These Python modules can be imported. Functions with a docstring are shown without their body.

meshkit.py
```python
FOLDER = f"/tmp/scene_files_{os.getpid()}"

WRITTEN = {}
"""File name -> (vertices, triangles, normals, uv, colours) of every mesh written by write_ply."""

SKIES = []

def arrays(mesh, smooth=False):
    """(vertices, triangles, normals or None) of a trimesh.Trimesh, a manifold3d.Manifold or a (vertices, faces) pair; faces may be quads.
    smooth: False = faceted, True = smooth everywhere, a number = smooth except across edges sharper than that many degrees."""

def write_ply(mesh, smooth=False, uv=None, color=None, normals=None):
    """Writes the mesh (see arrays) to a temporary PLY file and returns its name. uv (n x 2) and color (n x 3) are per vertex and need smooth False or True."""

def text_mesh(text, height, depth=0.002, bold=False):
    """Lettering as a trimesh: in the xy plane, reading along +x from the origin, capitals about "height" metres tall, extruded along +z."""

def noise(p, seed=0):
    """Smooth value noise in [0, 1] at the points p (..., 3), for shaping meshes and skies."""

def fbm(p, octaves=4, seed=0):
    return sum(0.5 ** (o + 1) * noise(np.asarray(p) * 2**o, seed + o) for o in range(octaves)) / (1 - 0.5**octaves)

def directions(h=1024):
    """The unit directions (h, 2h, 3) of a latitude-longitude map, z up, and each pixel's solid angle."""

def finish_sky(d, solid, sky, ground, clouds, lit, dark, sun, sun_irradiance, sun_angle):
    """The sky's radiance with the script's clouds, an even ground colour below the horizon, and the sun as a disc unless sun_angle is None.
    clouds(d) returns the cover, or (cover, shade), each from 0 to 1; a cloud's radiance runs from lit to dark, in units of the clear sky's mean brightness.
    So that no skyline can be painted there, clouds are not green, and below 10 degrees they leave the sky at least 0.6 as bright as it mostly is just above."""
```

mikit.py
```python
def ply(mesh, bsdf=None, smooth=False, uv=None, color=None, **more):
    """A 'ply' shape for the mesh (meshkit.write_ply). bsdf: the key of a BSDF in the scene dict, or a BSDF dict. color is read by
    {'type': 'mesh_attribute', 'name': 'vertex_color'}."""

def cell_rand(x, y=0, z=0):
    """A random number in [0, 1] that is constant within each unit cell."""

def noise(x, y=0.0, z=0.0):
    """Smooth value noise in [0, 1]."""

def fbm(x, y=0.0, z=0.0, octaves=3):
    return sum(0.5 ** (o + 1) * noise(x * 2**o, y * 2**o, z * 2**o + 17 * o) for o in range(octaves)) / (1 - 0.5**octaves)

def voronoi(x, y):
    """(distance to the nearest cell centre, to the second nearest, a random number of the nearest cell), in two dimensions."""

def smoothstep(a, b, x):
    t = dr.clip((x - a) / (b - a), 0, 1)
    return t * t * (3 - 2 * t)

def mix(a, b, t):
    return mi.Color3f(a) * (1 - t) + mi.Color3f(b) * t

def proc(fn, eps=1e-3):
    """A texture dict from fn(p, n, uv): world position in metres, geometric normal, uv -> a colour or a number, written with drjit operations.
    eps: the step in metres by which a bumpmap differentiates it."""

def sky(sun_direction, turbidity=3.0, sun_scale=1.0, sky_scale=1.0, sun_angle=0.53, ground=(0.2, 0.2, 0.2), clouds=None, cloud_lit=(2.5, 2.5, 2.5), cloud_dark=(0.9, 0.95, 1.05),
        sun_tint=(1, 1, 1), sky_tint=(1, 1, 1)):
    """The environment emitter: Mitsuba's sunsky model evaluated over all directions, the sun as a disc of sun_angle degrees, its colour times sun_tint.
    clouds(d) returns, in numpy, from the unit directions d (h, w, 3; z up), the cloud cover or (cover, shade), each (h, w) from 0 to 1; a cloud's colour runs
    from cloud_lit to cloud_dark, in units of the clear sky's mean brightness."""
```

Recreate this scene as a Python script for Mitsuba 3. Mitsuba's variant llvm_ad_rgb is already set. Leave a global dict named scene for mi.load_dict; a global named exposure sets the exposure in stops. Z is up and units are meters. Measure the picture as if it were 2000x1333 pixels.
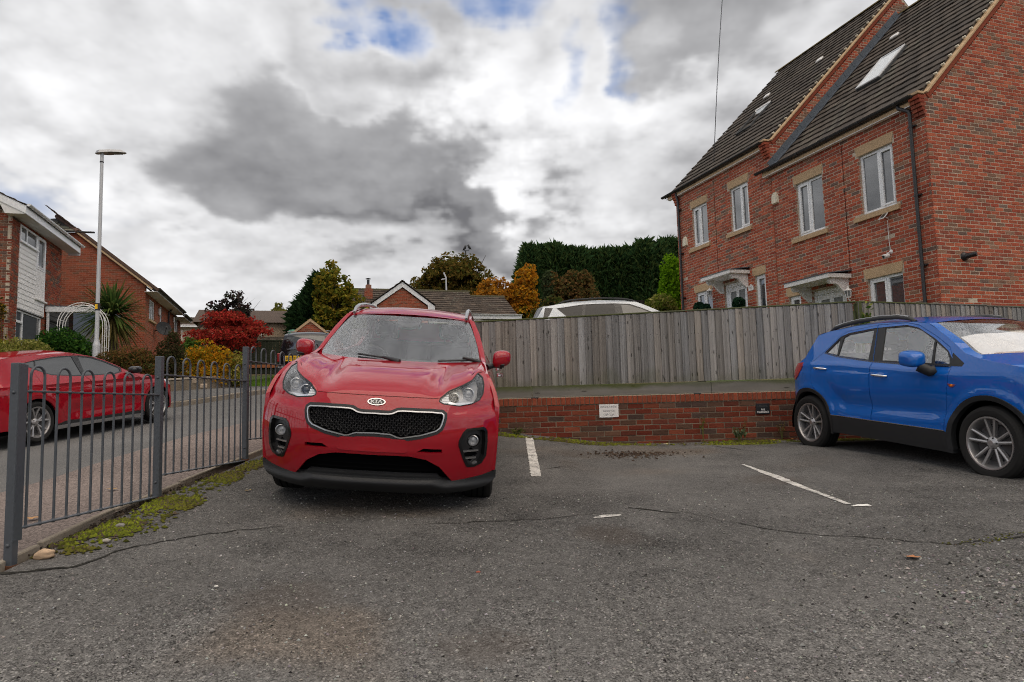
import math, random
import numpy as np, trimesh
import drjit as dr
import mitsuba as mi
import mikit, meshkit
from mikit import proc, noise, fbm, voronoi, cell_rand, smoothstep, mix
from shapely.geometry import Polygon, LineString, Point
from shapely import contains_xy
from scipy.spatial import Delaunay
from scipy.interpolate import RBFInterpolator, PchipInterpolator

# ------------------------------------------------------------------ camera, sky, exposure
scene, labels = {'type': 'scene'}, {}
PITCH, ROLL, EYE = 0.094, 0.0269, np.array([0.0, 0.0, 1.3])
_rt0, _up0 = np.array([1.0, 0, 0]), np.array([0, -math.sin(PITCH), math.cos(PITCH)])
FWD = np.array([0, math.cos(PITCH), math.sin(PITCH)])
UP = math.sin(ROLL) * _rt0 + math.cos(ROLL) * _up0
scene['camera'] = {'type': 'perspective', 'fov': 2 * math.degrees(math.atan(1000 / 1365)), 'fov_axis': 'x', 'near_clip': 0.05, 'far_clip': 2000.0,
                   'to_world': mi.ScalarTransform4f().look_at(origin=EYE.tolist(), target=(EYE + FWD).tolist(), up=UP.tolist())}
exposure = 2.1


def clouds(d):
    """Broken cloud over the whole sky: (cover, shade)."""
    el = np.degrees(np.arcsin(np.clip(d[..., 2], -1, 1)))
    az = np.degrees(np.arctan2(d[..., 0], d[..., 1]))
    # a cloud layer seen in perspective: finer and flatter towards the horizon
    h = 1.0 / (np.maximum(d[..., 2], 0) + 0.30)
    q = np.stack([d[..., 0] * h, d[..., 1] * h, np.maximum(d[..., 2], 0) * h * 0.8], -1)

    def bil(s, o, seed):                      # billowing: rounded heads, sharp creases
        t, a, k = 0, 0.5, 0
        for i in range(o):
            t = t + a * np.abs(2 * meshkit.noise(q * s * 2 ** i + 7 * i, seed + i) - 1)
            k += a; a *= 0.55
        return t / k
    n1 = meshkit.fbm(q * 1.5 + 3.7, 6, seed=3)
    b1, b2 = bil(3.2, 6, 50), bil(8.0, 5, 70)
    fine = (meshkit.fbm(q * 13, 6, seed=91) - 0.5) + 0.6 * (bil(16.0, 5, 130) - 0.36)
    w1 = (meshkit.fbm(q * 4.6 + 5, 6, seed=33) - 0.5) * 17 + (b1 - 0.35) * 9 + (b2 - 0.35) * 3
    w2 = (meshkit.fbm(q * 4.6 + 25, 6, seed=39) - 0.5) * 13 + (b1 - 0.35) * 9 + (b2 - 0.35) * 3

    def blob(a, e, ra, re, soft=0.55):
        r = np.sqrt(((az + w1 - a) / ra) ** 2 + ((el + w2 - e) / re) ** 2)
        t = np.clip((1.0 - r) / soft, 0, 1)
        return t * t * (3 - 2 * t)
    core = np.maximum(blob(-14.5, 19, 14, 8, 0.4), blob(-6.5, 15.6, 9.5, 4.6, 0.5))
    core = np.maximum(core, 0.8 * blob(-14, 29, 8.5, 7.5, 0.6))
    dark = 0.66 * core * np.clip(1.25 - (el - 16) / 15.5, 0.28, 1.1) + 0.30 * blob(-9, 12.6, 13, 3.0, 0.8)
    dark = dark + 0.50 * blob(17, 31, 10, 8, 0.5) + 0.34 * blob(19, 17, 14, 7, 0.8) + 0.22 * blob(-40, 13, 24, 5, 1.0) + 0.20 * blob(3, 9.5, 30, 4, 1.0)
    bright = 0.34 * blob(3, 23, 8, 5.5, 0.9) + 0.22 * blob(-5, 27, 4, 4, 0.9) + 0.14 * blob(-31, 22, 10, 8, 1.0) + 0.2 * blob(11, 26, 5, 4, 0.8)
    other = np.clip((n1 - 0.45) * 2.2, 0, 1)
    seen = np.clip((el + 4) / 8, 0, 1) * np.clip((60 - np.abs(az)) / 18, 0, 1) * np.clip((46 - el) / 10, 0, 1)
    shade = 0.27 + (n1 - 0.5) * 0.50 + (0.36 - b1) * 0.60 + (0.36 - b2) * 0.40 + fine * 0.30 + seen * (dark - bright) + (1 - seen) * 0.34 * other
    shade = np.where(shade > 0.7, 0.7 + (shade - 0.7) * 0.5, shade)
    gap = 1.0 * blob(-5.5, 34, 10.5, 5.0, 0.5) + 0.9 * blob(10, 29.5, 3.6, 2.6, 0.9) + 0.6 * blob(3.6, 26.0, 2.2, 3.0, 0.9) + 0.5 * blob(-35, 34, 7, 3.4, 0.9) + 0.36 * blob(-36, 14, 9, 3, 0.9)
    gap = gap + (1 - seen) * np.clip((meshkit.fbm(q * 1.4 + 40, 5, seed=77) - 0.56) * 6, 0, 0.8)
    cover = 1 - np.clip(gap * (0.75 + 1.2 * (b1 - 0.3) + 1.0 * fine), 0, 0.95)
    return cover, np.clip(shade, 0, 1)


scene['sky'] = mikit.sky((0.20, -0.42, 0.88), turbidity=3, sun_scale=0.30, sky_scale=1.0, sun_angle=75, ground=(0.16, 0.155, 0.15), clouds=clouds,
                         cloud_lit=(2.95, 2.95, 2.98), cloud_dark=(0.50, 0.50, 0.53), sky_tint=(0.72, 0.84, 1.0))

# ------------------------------------------------------------------ materials
REF = lambda k: {'type': 'ref', 'id': k}
RGB = lambda *c: {'type': 'rgb', 'value': list(c)}
VC = {'type': 'mesh_attribute', 'name': 'vertex_color'}


def mat(key, color, rough=0.6, spec=0.4, metallic=0.0, clear=0.0, bump=None, scale=0.002, two=True, **more):
    b = {'type': 'principled', 'base_color': color if isinstance(color, dict) else RGB(*color), 'roughness': rough, 'specular': spec, 'metallic': metallic, **more}
    if clear:
        b['clearcoat'] = clear
        b['clearcoat_gloss'] = 0.98
    if bump is not None:
        b = {'type': 'bumpmap', 'arbitrary': bump, 'scale': scale, 'bsdf': b}
    scene[key] = {'type': 'twosided', 'bsdf': b} if two else b
    return key


def P(p):
    return p.x, p.y, p.z


def f_asphalt(p, n, uv):
    x, y, z = P(p)
    big = fbm(x * 0.55 + 4, y * 0.55, 0, 4)
    mid = fbm(x * 3.1, y * 3.1 + 9, 3, 3)
    d1, d2, r = voronoi(x * 62, y * 62)
    e1, e2, r2 = voronoi(x * 165 + 3, y * 165)
    near = smoothstep(4.2, 1.6, y + 1.3 * (mid - 0.5) + 0.25 * x * 0)   # the old worn surface by the entrance, lighter and gravelly
    base = 0.078 + 0.05 * (big - 0.5) + 0.05 * (mid - 0.5) + 0.060 * near
    chip = smoothstep(0.62, 0.95, r) * smoothstep(0.48, 0.25, d1) * (0.07 + 0.12 * near)
    fine = (r2 - 0.5) * (0.075 + 0.10 * near) + (noise(x * 34, y * 34, 2) - 0.5) * (0.03 + 0.07 * near)
    pit = smoothstep(0.16, 0.05, r) * smoothstep(0.5, 0.3, d1) * (0.022 + 0.026 * near)
    v = dr.maximum(base + chip + fine - pit, 0.012)
    brown = smoothstep(0.55, 0.8, fbm(x * 0.9 + 31, y * 0.9 + 7, 0, 4))
    c = mix(mi.Color3f(1.0, 0.965, 0.93), mi.Color3f(1.08, 0.93, 0.80), brown) * v
    # damp brown stains
    for sx, sy, sr in ((-1.15, 3.75, 0.42), (0.62, 4.85, 0.36), (1.0, 8.6, 0.5), (2.35, 6.6, 0.4), (-0.2, 3.2, 0.3)):
        dd = dr.sqrt(dr.square(x - sx) + dr.square((y - sy) * 1.2)) / sr + (mid - 0.5) * 1.3
        c = mix(c, mi.Color3f(0.055, 0.038, 0.027), 0.30 * smoothstep(1.0, 0.25, dd))
    return c


def h_asphalt(p, n, uv):
    x, y, z = P(p)
    d1, d2, r = voronoi(x * 62, y * 62)
    return (1 - d1) * (0.35 + r) * 0.55 + noise(x * 210, y * 210) * 0.45


def f_road(p, n, uv):
    x, y, z = P(p)
    big = fbm(x * 0.35, y * 0.35, 5, 4)
    r = cell_rand(x * 120, y * 120)
    v = 0.094 + 0.05 * (big - 0.5) + 0.045 * (r - 0.5)
    return mi.Color3f(1.0, 0.985, 0.97) * v


def f_pave(p, n, uv):
    x, y, z = P(p)
    big = fbm(x * 0.8, y * 0.8, 5, 4)
    d1, d2, r = voronoi(x * 75, y * 75)
    v = 0.125 + 0.07 * (big - 0.5) + 0.10 * (r - 0.5)
    return mi.Color3f(1.10, 0.90, 0.82) * v


def f_earth(p, n, uv):
    x, y, z = P(p)
    t = fbm(x * 1.3, y * 1.3, 2, 4)
    return mix(mi.Color3f(0.05, 0.07, 0.025), mi.Color3f(0.09, 0.075, 0.045), smoothstep(0.4, 0.7, t)) * (0.75 + 0.5 * cell_rand(x * 40, y * 40))


def f_wood(p, n, uv):
    x, y, z = P(p)
    b = dr.floor(uv.x)                     # one unit of u per board
    u = uv.x - b
    tone = cell_rand(b, 3)
    warp = noise(u * 2.4 + b * 13, z * 1.6, b) * 2.2
    grain = fbm(u * 16 + warp * 2 + b * 7, z * 1.1, b, 3)
    fine = noise(u * 60 + b * 5, z * 5, 1)
    streak = noise(u * 7 + b * 17, z * 0.7, 4)
    v = 0.215 + 0.12 * (tone - 0.5) + 0.13 * (grain - 0.5) + 0.05 * (fine - 0.5) + 0.09 * (streak - 0.5)
    d1, d2, r = voronoi(u * 1.6 + b * 3.17, z * 3.2 + tone * 9)
    knot = smoothstep(0.13, 0.05, d1) * smoothstep(0.45, 0.55, r)
    nail = smoothstep(0.055, 0.03, dr.sqrt(dr.square((u - 0.42) * 0.1 * 10) + dr.square((z - 2.28) * 10)))
    v = dr.maximum(v * (1 - 0.72 * knot) * (1 - 0.8 * nail), 0.014)
    c = mix(mi.Color3f(0.98, 0.985, 1.0), mi.Color3f(1.06, 0.95, 0.84), cell_rand(b, 9)) * v
    green = smoothstep(1.80, 1.58, z + 0.25 * (noise(x * 5, z * 4) - 0.5)) * 0.6
    return mix(c, mi.Color3f(0.075, 0.082, 0.035), green * 0.55)


def f_gravelboard(p, n, uv):
    x, y, z = P(p)
    v = 0.150 + 0.06 * (fbm(x * 1.6, z * 26, 2, 4) - 0.5) + 0.06 * (fbm(x * 0.9, z * 5, 7, 3) - 0.5)
    d1, d2, r = voronoi(x * 2.0, z * 9)
    v = v * (1 - 0.6 * smoothstep(0.12, 0.04, d1) * smoothstep(0.5, 0.6, r))
    green = smoothstep(1.50, 1.60, z + 0.16 * (fbm(x * 2.3, z * 6, 0, 3) - 0.5)) * smoothstep(0.35, 0.6, noise(x * 0.9, 2))
    return mix(mi.Color3f(1.02, 0.98, 0.90) * v, mi.Color3f(0.065, 0.080, 0.018), 0.8 * green)


def h_wood(p, n, uv):
    return noise(uv.x * 40, p.z * 4) * 0.6 + noise(uv.x * 15, p.z * 1.4, 3) * 0.4


def h_rough(p, n, uv):
    return noise(p.x * 130, p.y * 130, p.z * 130) * 0.6 + noise(p.x * 45, p.y * 45, p.z * 45)


def h_leather(p, n, uv):
    return fbm(p.x * 260, p.y * 260, p.z * 260, 2)


def f_mortar(p, n, uv):
    return mi.Color3f(0.46, 0.39, 0.31) * (0.70 + 0.5 * fbm(p.x * 3, p.y * 3, p.z * 3, 4))


def f_mortar_low(p, n, uv):
    return mi.Color3f(0.20, 0.165, 0.125) * (0.5 + 0.8 * fbm(p.x * 4, p.y * 4, p.z * 4, 4))


def brick_tex(ox, oy, oz, dx, dy, face_dx, face_dy, red, dark, mortar):
    """Far-off brickwork too small to pick apart: stretcher bond by world position along the wall's run."""
    def fn(p, n, uv):
        along = (p.x - ox) * dx + (p.y - oy) * dy
        side = (p.x - ox) * face_dx + (p.y - oy) * face_dy
        s = dr.select(dr.abs(n.x * dx + n.y * dy) > 0.7, side, along)
        row = dr.floor((p.z - oz) / 0.075)
        u = s / 0.225 + 0.5 * (row - 2 * dr.floor(row / 2))
        fu, fv = u - dr.floor(u), (p.z - oz) / 0.075 - row
        r = cell_rand(dr.floor(u), row, 1)
        t = smoothstep(0.55, 0.95, r)
        c = mix(mi.Color3f(*red), mi.Color3f(*dark), t) * (0.8 + 0.45 * cell_rand(dr.floor(u), row, 2))
        joint = dr.maximum(smoothstep(0.955, 0.985, fu), smoothstep(0.86, 0.93, fv))
        return mix(c, mi.Color3f(*mortar), joint)
    return fn


def paint(key, c, metallic=0.25, rough=0.32):
    scene[key] = {'type': 'twosided', 'bsdf': {'type': 'plastic', 'diffuse_reflectance': RGB(*c), 'int_ior': 1.60, 'nonlinear': False}}


mat('asphalt', proc(f_asphalt), 0.9, 0.25, bump=proc(h_asphalt, 2e-3), scale=0.006)
mat('road_asphalt', proc(f_road), 0.9, 0.25)
mat('red_pavement', proc(f_pave), 0.92, 0.2)
mat('earth', proc(f_earth), 0.95, 0.1)
mat('wood', proc(f_wood), 0.88, 0.15, bump=proc(h_wood, 2e-3), scale=0.004)
mat('gravel_wood', proc(f_gravelboard), 0.9, 0.12)
mat('mortar', proc(f_mortar), 0.95, 0.1)
mat('mortar_low', proc(f_mortar_low), 0.95, 0.1)
mat('brick', VC, 0.9, 0.15, bump=proc(h_rough, 2e-3), scale=0.0025)
mat('tinted', VC, 0.85, 0.2)              # coloured per vertex: roof tiles, stones, bark, soil
mat('satin', VC, 0.45, 0.4)
mat('stone_lintel', (0.46, 0.325, 0.20), 0.9, 0.15, bump=proc(h_rough, 2e-3), scale=0.0015)
mat('white_upvc', (0.74, 0.75, 0.77), 0.3, 0.5)
mat('white_paint', (0.70, 0.69, 0.68), 0.55, 0.3)
mat('cream_plastic', (0.66, 0.60, 0.47), 0.45, 0.4)
mat('black_plastic', (0.016, 0.016, 0.018), 0.38, 0.5)
mat('trim_black', (0.020, 0.021, 0.023), 0.55, 0.4, bump=proc(h_leather, 1e-3), scale=0.0006)
mat('gloss_black', (0.006, 0.006, 0.007), 0.12, 0.5, clear=0.6)
mat('deep_black', (0.003, 0.003, 0.0035), 0.9, 0.05)
mat('rubber', (0.018, 0.0175, 0.017), 0.8, 0.25)
mat('iron_paint', (0.060, 0.068, 0.080), 0.42, 0.5, bump=proc(h_rough, 1e-3), scale=0.0006)
mat('galvanised', (0.50, 0.51, 0.53), 0.5, 0.5, metallic=0.35)
mat('lead', (0.075, 0.092, 0.115), 0.6, 0.4)
mat('chrome', (0.78, 0.78, 0.79), 0.12, 0.5, metallic=1.0)
mat('satin_silver', (0.50, 0.50, 0.51), 0.28, 0.5, metallic=0.9)
mat('alloy', (0.43, 0.42, 0.42), 0.34, 0.5, metallic=0.75)
mat('alloy_dark', (0.05, 0.05, 0.052), 0.35, 0.5, metallic=0.3)
mat('lamp_reflector', (0.74, 0.75, 0.77), 0.25, 0.5, metallic=0.7)
mat('lamp_grey', (0.38, 0.39, 0.41), 0.35, 0.5, metallic=0.3)
mat('cabin_grey', (0.06, 0.062, 0.065), 0.8, 0.2)
mat('cabin_dark', (0.022, 0.022, 0.024), 0.8, 0.2)
mat('amber', (0.75, 0.22, 0.02), 0.25, 0.5)
mat('tail_red', (0.30, 0.008, 0.012), 0.15, 0.5, clear=0.8)
mat('plate_yellow', (0.80, 0.47, 0.01), 0.4, 0.4)
mat('line_paint', proc(lambda p, n, uv: mi.Color3f(0.46, 0.445, 0.42) * (0.55 + 0.75 * fbm(p.x * 9, p.y * 9, 0, 4) - 0.45 * smoothstep(0.60, 0.72, fbm(p.x * 26, p.y * 26, 3, 3)))), 0.8, 0.2)
mat('bright_line', proc(lambda p, n, uv: mi.Color3f(0.66, 0.65, 0.62) * (0.75 + 0.4 * fbm(p.x * 12, p.y * 12, 0, 3))), 0.8, 0.2)
mat('crack', proc(lambda p, n, uv: mi.Color3f(0.026, 0.025, 0.022) * (0.6 + 0.9 * noise(p.x * 30, p.y * 30))), 0.95, 0.1)
mat('kerb_stone', proc(lambda p, n, uv: mi.Color3f(0.215, 0.185, 0.150) * (0.55 + 0.85 * fbm(p.x * 6, p.y * 6, p.z * 6, 4))), 0.92, 0.15)
paint('paint_red', (0.33, 0.008, 0.018), 0.22, 0.35)
paint('paint_blue', (0.003, 0.105, 0.44), 0.30, 0.32)
paint('paint_dark', (0.012, 0.012, 0.017), 0.2, 0.3)
paint('paint_white', (0.62, 0.655, 0.69), 0.15, 0.35)
scene['glass'] = {'type': 'thindielectric', 'int_ior': 1.52}
scene['lens'] = {'type': 'thindielectric', 'int_ior': 1.45}
scene['leaf'] = {'type': 'principledthin', 'base_color': VC, 'roughness': 0.6, 'diff_trans': 0.75, 'eta': 1.4}
def pane(key, c, ior):
    scene[key] = {'type': 'twosided', 'bsdf': {'type': 'plastic', 'diffuse_reflectance': RGB(*c), 'int_ior': ior, 'nonlinear': False}}


pane('pane_dark', (0.010, 0.011, 0.012), 1.8)
pane('window_pane', (0.045, 0.052, 0.060), 2.5)      # double glazing that mirrors the sky
mat('frosted', (0.16, 0.17, 0.17), 0.3, 0.5)


# ------------------------------------------------------------------ helpers
USED = {}


def numbered(key):
    USED[key] = USED.get(key, -1) + 1
    return key if USED[key] == 0 else f'{key}_{USED[key]:03d}'


def thing(name, label, cat, group=None, kind=None):
    k = numbered(name)
    labels[k] = {'label': label, 'category': cat}
    if group:
        labels[k]['group'] = group
    if kind:
        labels[k]['kind'] = kind
    return k


def put(parent, name, mesh, bsdf, smooth=False, uv=None, color=None, label=None, kind=None, M=None):
    k = numbered(f'{parent}__{name}' if parent else name)
    if color is not None and np.ndim(color) == 1:
        n = len(mesh.vertices) if hasattr(mesh, 'vertices') else len(mesh[0])
        color = np.tile(np.asarray(color, float), (n, 1))
    if M is not None:
        v = np.array(mesh.vertices) if hasattr(mesh, 'vertices') else np.array(mesh[0])
        f = np.array(mesh.faces) if hasattr(mesh, 'faces') else np.array(mesh[1])
        mesh = (v @ M[:3, :3].T + M[:3, 3], f)
    scene[k] = mikit.ply(mesh, bsdf, smooth=smooth, uv=uv, color=color)
    if label or kind:
        labels[k] = {**({'label': label} if label else {}), **({'kind': kind} if kind else {})}
    return k


def single(name, label, cat, mesh, bsdf, group=None, kind=None, **kw):
    k = thing(name, label, cat, group, kind)
    USED['>' + k] = 0
    scene[k] = mikit.ply(mesh, bsdf, smooth=kw.get('smooth', False), uv=kw.get('uv'), color=kw.get('color') if kw.get('color') is None or np.ndim(kw.get('color')) > 1 else np.tile(kw['color'], (len(mesh.vertices) if hasattr(mesh, 'vertices') else len(mesh[0]), 1)))
    return k


def struct(name, mesh, bsdf, label=None, **kw):
    k = numbered(name)
    labels[k] = {'kind': kw.pop('kind', 'structure'), **({'label': label} if label else {})}
    scene[k] = mikit.ply(mesh, bsdf, **kw)
    return k


def frame(o, xd, zd=(0, 0, 1)):
    """4x4 with local x along xd, z as near zd as can be, y = z cross x."""
    x = np.asarray(xd, float); x = x / np.linalg.norm(x)
    z = np.asarray(zd, float); z = z - x * (z @ x); z = z / np.linalg.norm(z)
    M = np.eye(4)
    M[:3, 0], M[:3, 1], M[:3, 2], M[:3, 3] = x, np.cross(z, x), z, o
    return M


class MB:
    """Collects pieces into one mesh."""
    def __init__(s):
        s.v, s.f, s.c, s.uv, s.n = [], [], [], [], 0

    def add(s, v, f, c=None, M=None, uv=None):
        v, f = np.asarray(v, float), np.asarray(f, int)
        if f.shape[1] == 4:
            f = np.vstack([f[:, [0, 1, 2]], f[:, [0, 2, 3]]])
        if M is not None:
            v = v @ M[:3, :3].T + M[:3, 3]
        s.v.append(v); s.f.append(f + s.n); s.n += len(v)
        s.c.append(np.tile(np.asarray((0.5, 0.5, 0.5) if c is None else c, float), (len(v), 1)) if c is None or np.ndim(c) == 1 else np.asarray(c))
        s.uv.append(np.zeros((len(v), 2)) if uv is None else uv)
        return s

    def box(s, a, b, c=None, M=None, bev=0.0):
        s.add(*box(a, b, bev), c, M)
        return s

    def mesh(s, m, c=None, M=None):
        return s.add(np.array(m.vertices), np.array(m.faces), c, M)

    def tube(s, pts, r, sides=8, c=None, cap=True):
        return s.add(*tube(pts, r, sides, cap), c)

    def out(s):
        return np.vstack(s.v), np.vstack(s.f)

    def col(s):
        return np.vstack(s.c)

    def uvs(s):
        return np.vstack(s.uv)

    def put(s, parent, name, bsdf, smooth=False, colored=False, uvd=False, **kw):
        return put(parent, name, s.out(), bsdf, smooth, uv=s.uvs() if uvd else None, color=s.col() if colored else None, **kw)


def box(a, b, bev=0.0):
    a, b = np.minimum(a, b).astype(float), np.maximum(a, b).astype(float)
    if bev <= 0:
        v = np.array([[x, y, z] for x in (a[0], b[0]) for y in (a[1], b[1]) for z in (a[2], b[2])])
        return v, np.array([[0, 1, 3], [0, 3, 2], [4, 6, 7], [4, 7, 5], [0, 4, 5], [0, 5, 1], [2, 3, 7], [2, 7, 6], [0, 2, 6], [0, 6, 4], [1, 5, 7], [1, 7, 3]])
    pts = []
    for x, sx in ((a[0], 1), (b[0], -1)):
        for y, sy in ((a[1], 1), (b[1], -1)):
            for z, sz in ((a[2], 1), (b[2], -1)):
                pts += [[x, y + sy * bev, z + sz * bev], [x + sx * bev, y, z + sz * bev], [x + sx * bev, y + sy * bev, z]]
    m = trimesh.convex.convex_hull(np.array(pts))
    return np.array(m.vertices), np.array(m.faces)


def tube(pts, r, sides=8, cap=True):
    p = np.asarray(pts, float)
    r = np.broadcast_to(r, (len(p),)).astype(float)
    t = np.gradient(p, axis=0)
    t /= np.linalg.norm(t, axis=1, keepdims=True) + 1e-12
    ref = np.linalg.svd(t, full_matrices=True)[2][-1]       # square to the tube's own plane
    if np.abs(t @ ref).max() > 0.9:
        ref = np.array([0, 0, 1.0]) if abs(t[:, 2]).mean() < 0.8 else np.array([0, 1.0, 0])
    a = np.cross(t, ref); a /= np.linalg.norm(a, axis=1, keepdims=True) + 1e-12
    b = np.cross(t, a)
    ang = np.arange(sides) * 2 * np.pi / sides
    v = (p[:, None] + r[:, None, None] * (np.cos(ang)[None, :, None] * a[:, None] + np.sin(ang)[None, :, None] * b[:, None])).reshape(-1, 3)
    f = []
    for i in range(len(p) - 1):
        for j in range(sides):
            k = (j + 1) % sides
            q = (i * sides + j, i * sides + k, (i + 1) * sides + k, (i + 1) * sides + j)
            f += [(q[0], q[1], q[2]), (q[0], q[2], q[3])]
    if cap:
        n = len(v)
        v = np.vstack([v, p[:1], p[-1:]])
        for j in range(sides):
            k = (j + 1) % sides
            f += [(n, k, j), (n + 1, (len(p) - 1) * sides + j, (len(p) - 1) * sides + k)]
    return v, np.array(f)


def lathe(prof, n=32):
    """Turned about z from (radius, z) rows."""
    prof = np.asarray(prof, float)
    a = np.arange(n) * 2 * np.pi / n
    v = np.stack([prof[:, None, 0] * np.cos(a), prof[:, None, 0] * np.sin(a), np.repeat(prof[:, 1:2], n, 1)], -1).reshape(-1, 3)
    f = []
    for i in range(len(prof) - 1):
        for j in range(n):
            k = (j + 1) % n
            f += [(i * n + j, i * n + k, (i + 1) * n + k), (i * n + j, (i + 1) * n + k, (i + 1) * n + j)]
    return v, np.array(f)


def prism(poly, h, holes=()):
    """Extrudes a 2D outline along z from 0 to h."""
    pg = Polygon(poly, holes)
    if not pg.is_valid:
        pg = pg.buffer(0)
    m = trimesh.creation.extrude_polygon(pg, h, engine='earcut')
    return np.array(m.vertices), np.array(m.faces)


def tri2d(pg, h, extra=None):
    """A fine triangulation of a shapely polygon: points along its rings and on a grid inside."""
    pg = pg if pg.is_valid else pg.buffer(0)
    geoms = getattr(pg, 'geoms', [pg])
    V, F, n0 = [], [], 0
    for g in geoms:
        if g.is_empty or g.geom_type != 'Polygon' or g.area < 1e-9:
            continue
        pts = []
        for ring in (g.exterior, *g.interiors):
            s = ring.segmentize(h)
            pts.append(np.array(s.coords)[:-1])
        x0, y0, x1, y1 = g.bounds
        gx, gy = np.meshgrid(np.arange(x0 + h / 2, x1, h), np.arange(y0 + h / 2, y1, h * 0.866))
        gx = gx + (np.arange(gx.shape[0]) % 2)[:, None] * h / 2
        q = np.stack([gx.ravel(), gy.ravel()], 1)
        inn = g.buffer(-h * 0.42)
        q = q[contains_xy(inn, q[:, 0], q[:, 1])] if not inn.is_empty else q[:0]
        p = np.vstack(pts + [q] + ([extra] if extra is not None else []))
        t = Delaunay(p, qhull_options='QJ Pp').simplices
        c = p[t].mean(1)
        a = p[t]
        area = (a[:, 1, 0] - a[:, 0, 0]) * (a[:, 2, 1] - a[:, 0, 1]) - (a[:, 1, 1] - a[:, 0, 1]) * (a[:, 2, 0] - a[:, 0, 0])
        keep = contains_xy(g, c[:, 0], c[:, 1]) & (abs(area) > 1e-10)
        t = t[keep]
        t[area[keep] < 0] = t[area[keep] < 0][:, ::-1]
        V.append(p); F.append(t + n0); n0 += len(p)
    return np.vstack(V), np.vstack(F)


def ring(cx, cy, r, n=24, ry=None):
    a = np.arange(n) * 2 * np.pi / n
    return np.stack([cx + r * np.cos(a), cy + (ry or r) * np.sin(a)], 1)


def spline(pts, n, closed=False):
    p = np.asarray(pts, float)
    if closed:
        p = np.vstack([p, p[:1]])
    s = np.r_[0, np.cumsum(np.linalg.norm(np.diff(p, axis=0), axis=1))]
    from scipy.interpolate import CubicSpline
    if closed:
        return CubicSpline(s, p, bc_type='periodic')(np.linspace(0, s[-1], n, endpoint=False))
    return CubicSpline(s, p, bc_type='natural')(np.linspace(0, s[-1], n))


def rounded(pts, r, n=6):
    return np.array(Polygon(pts).buffer(-r, join_style=1, quad_segs=n).buffer(r, join_style=1, quad_segs=n).exterior.coords)[:-1]


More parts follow.
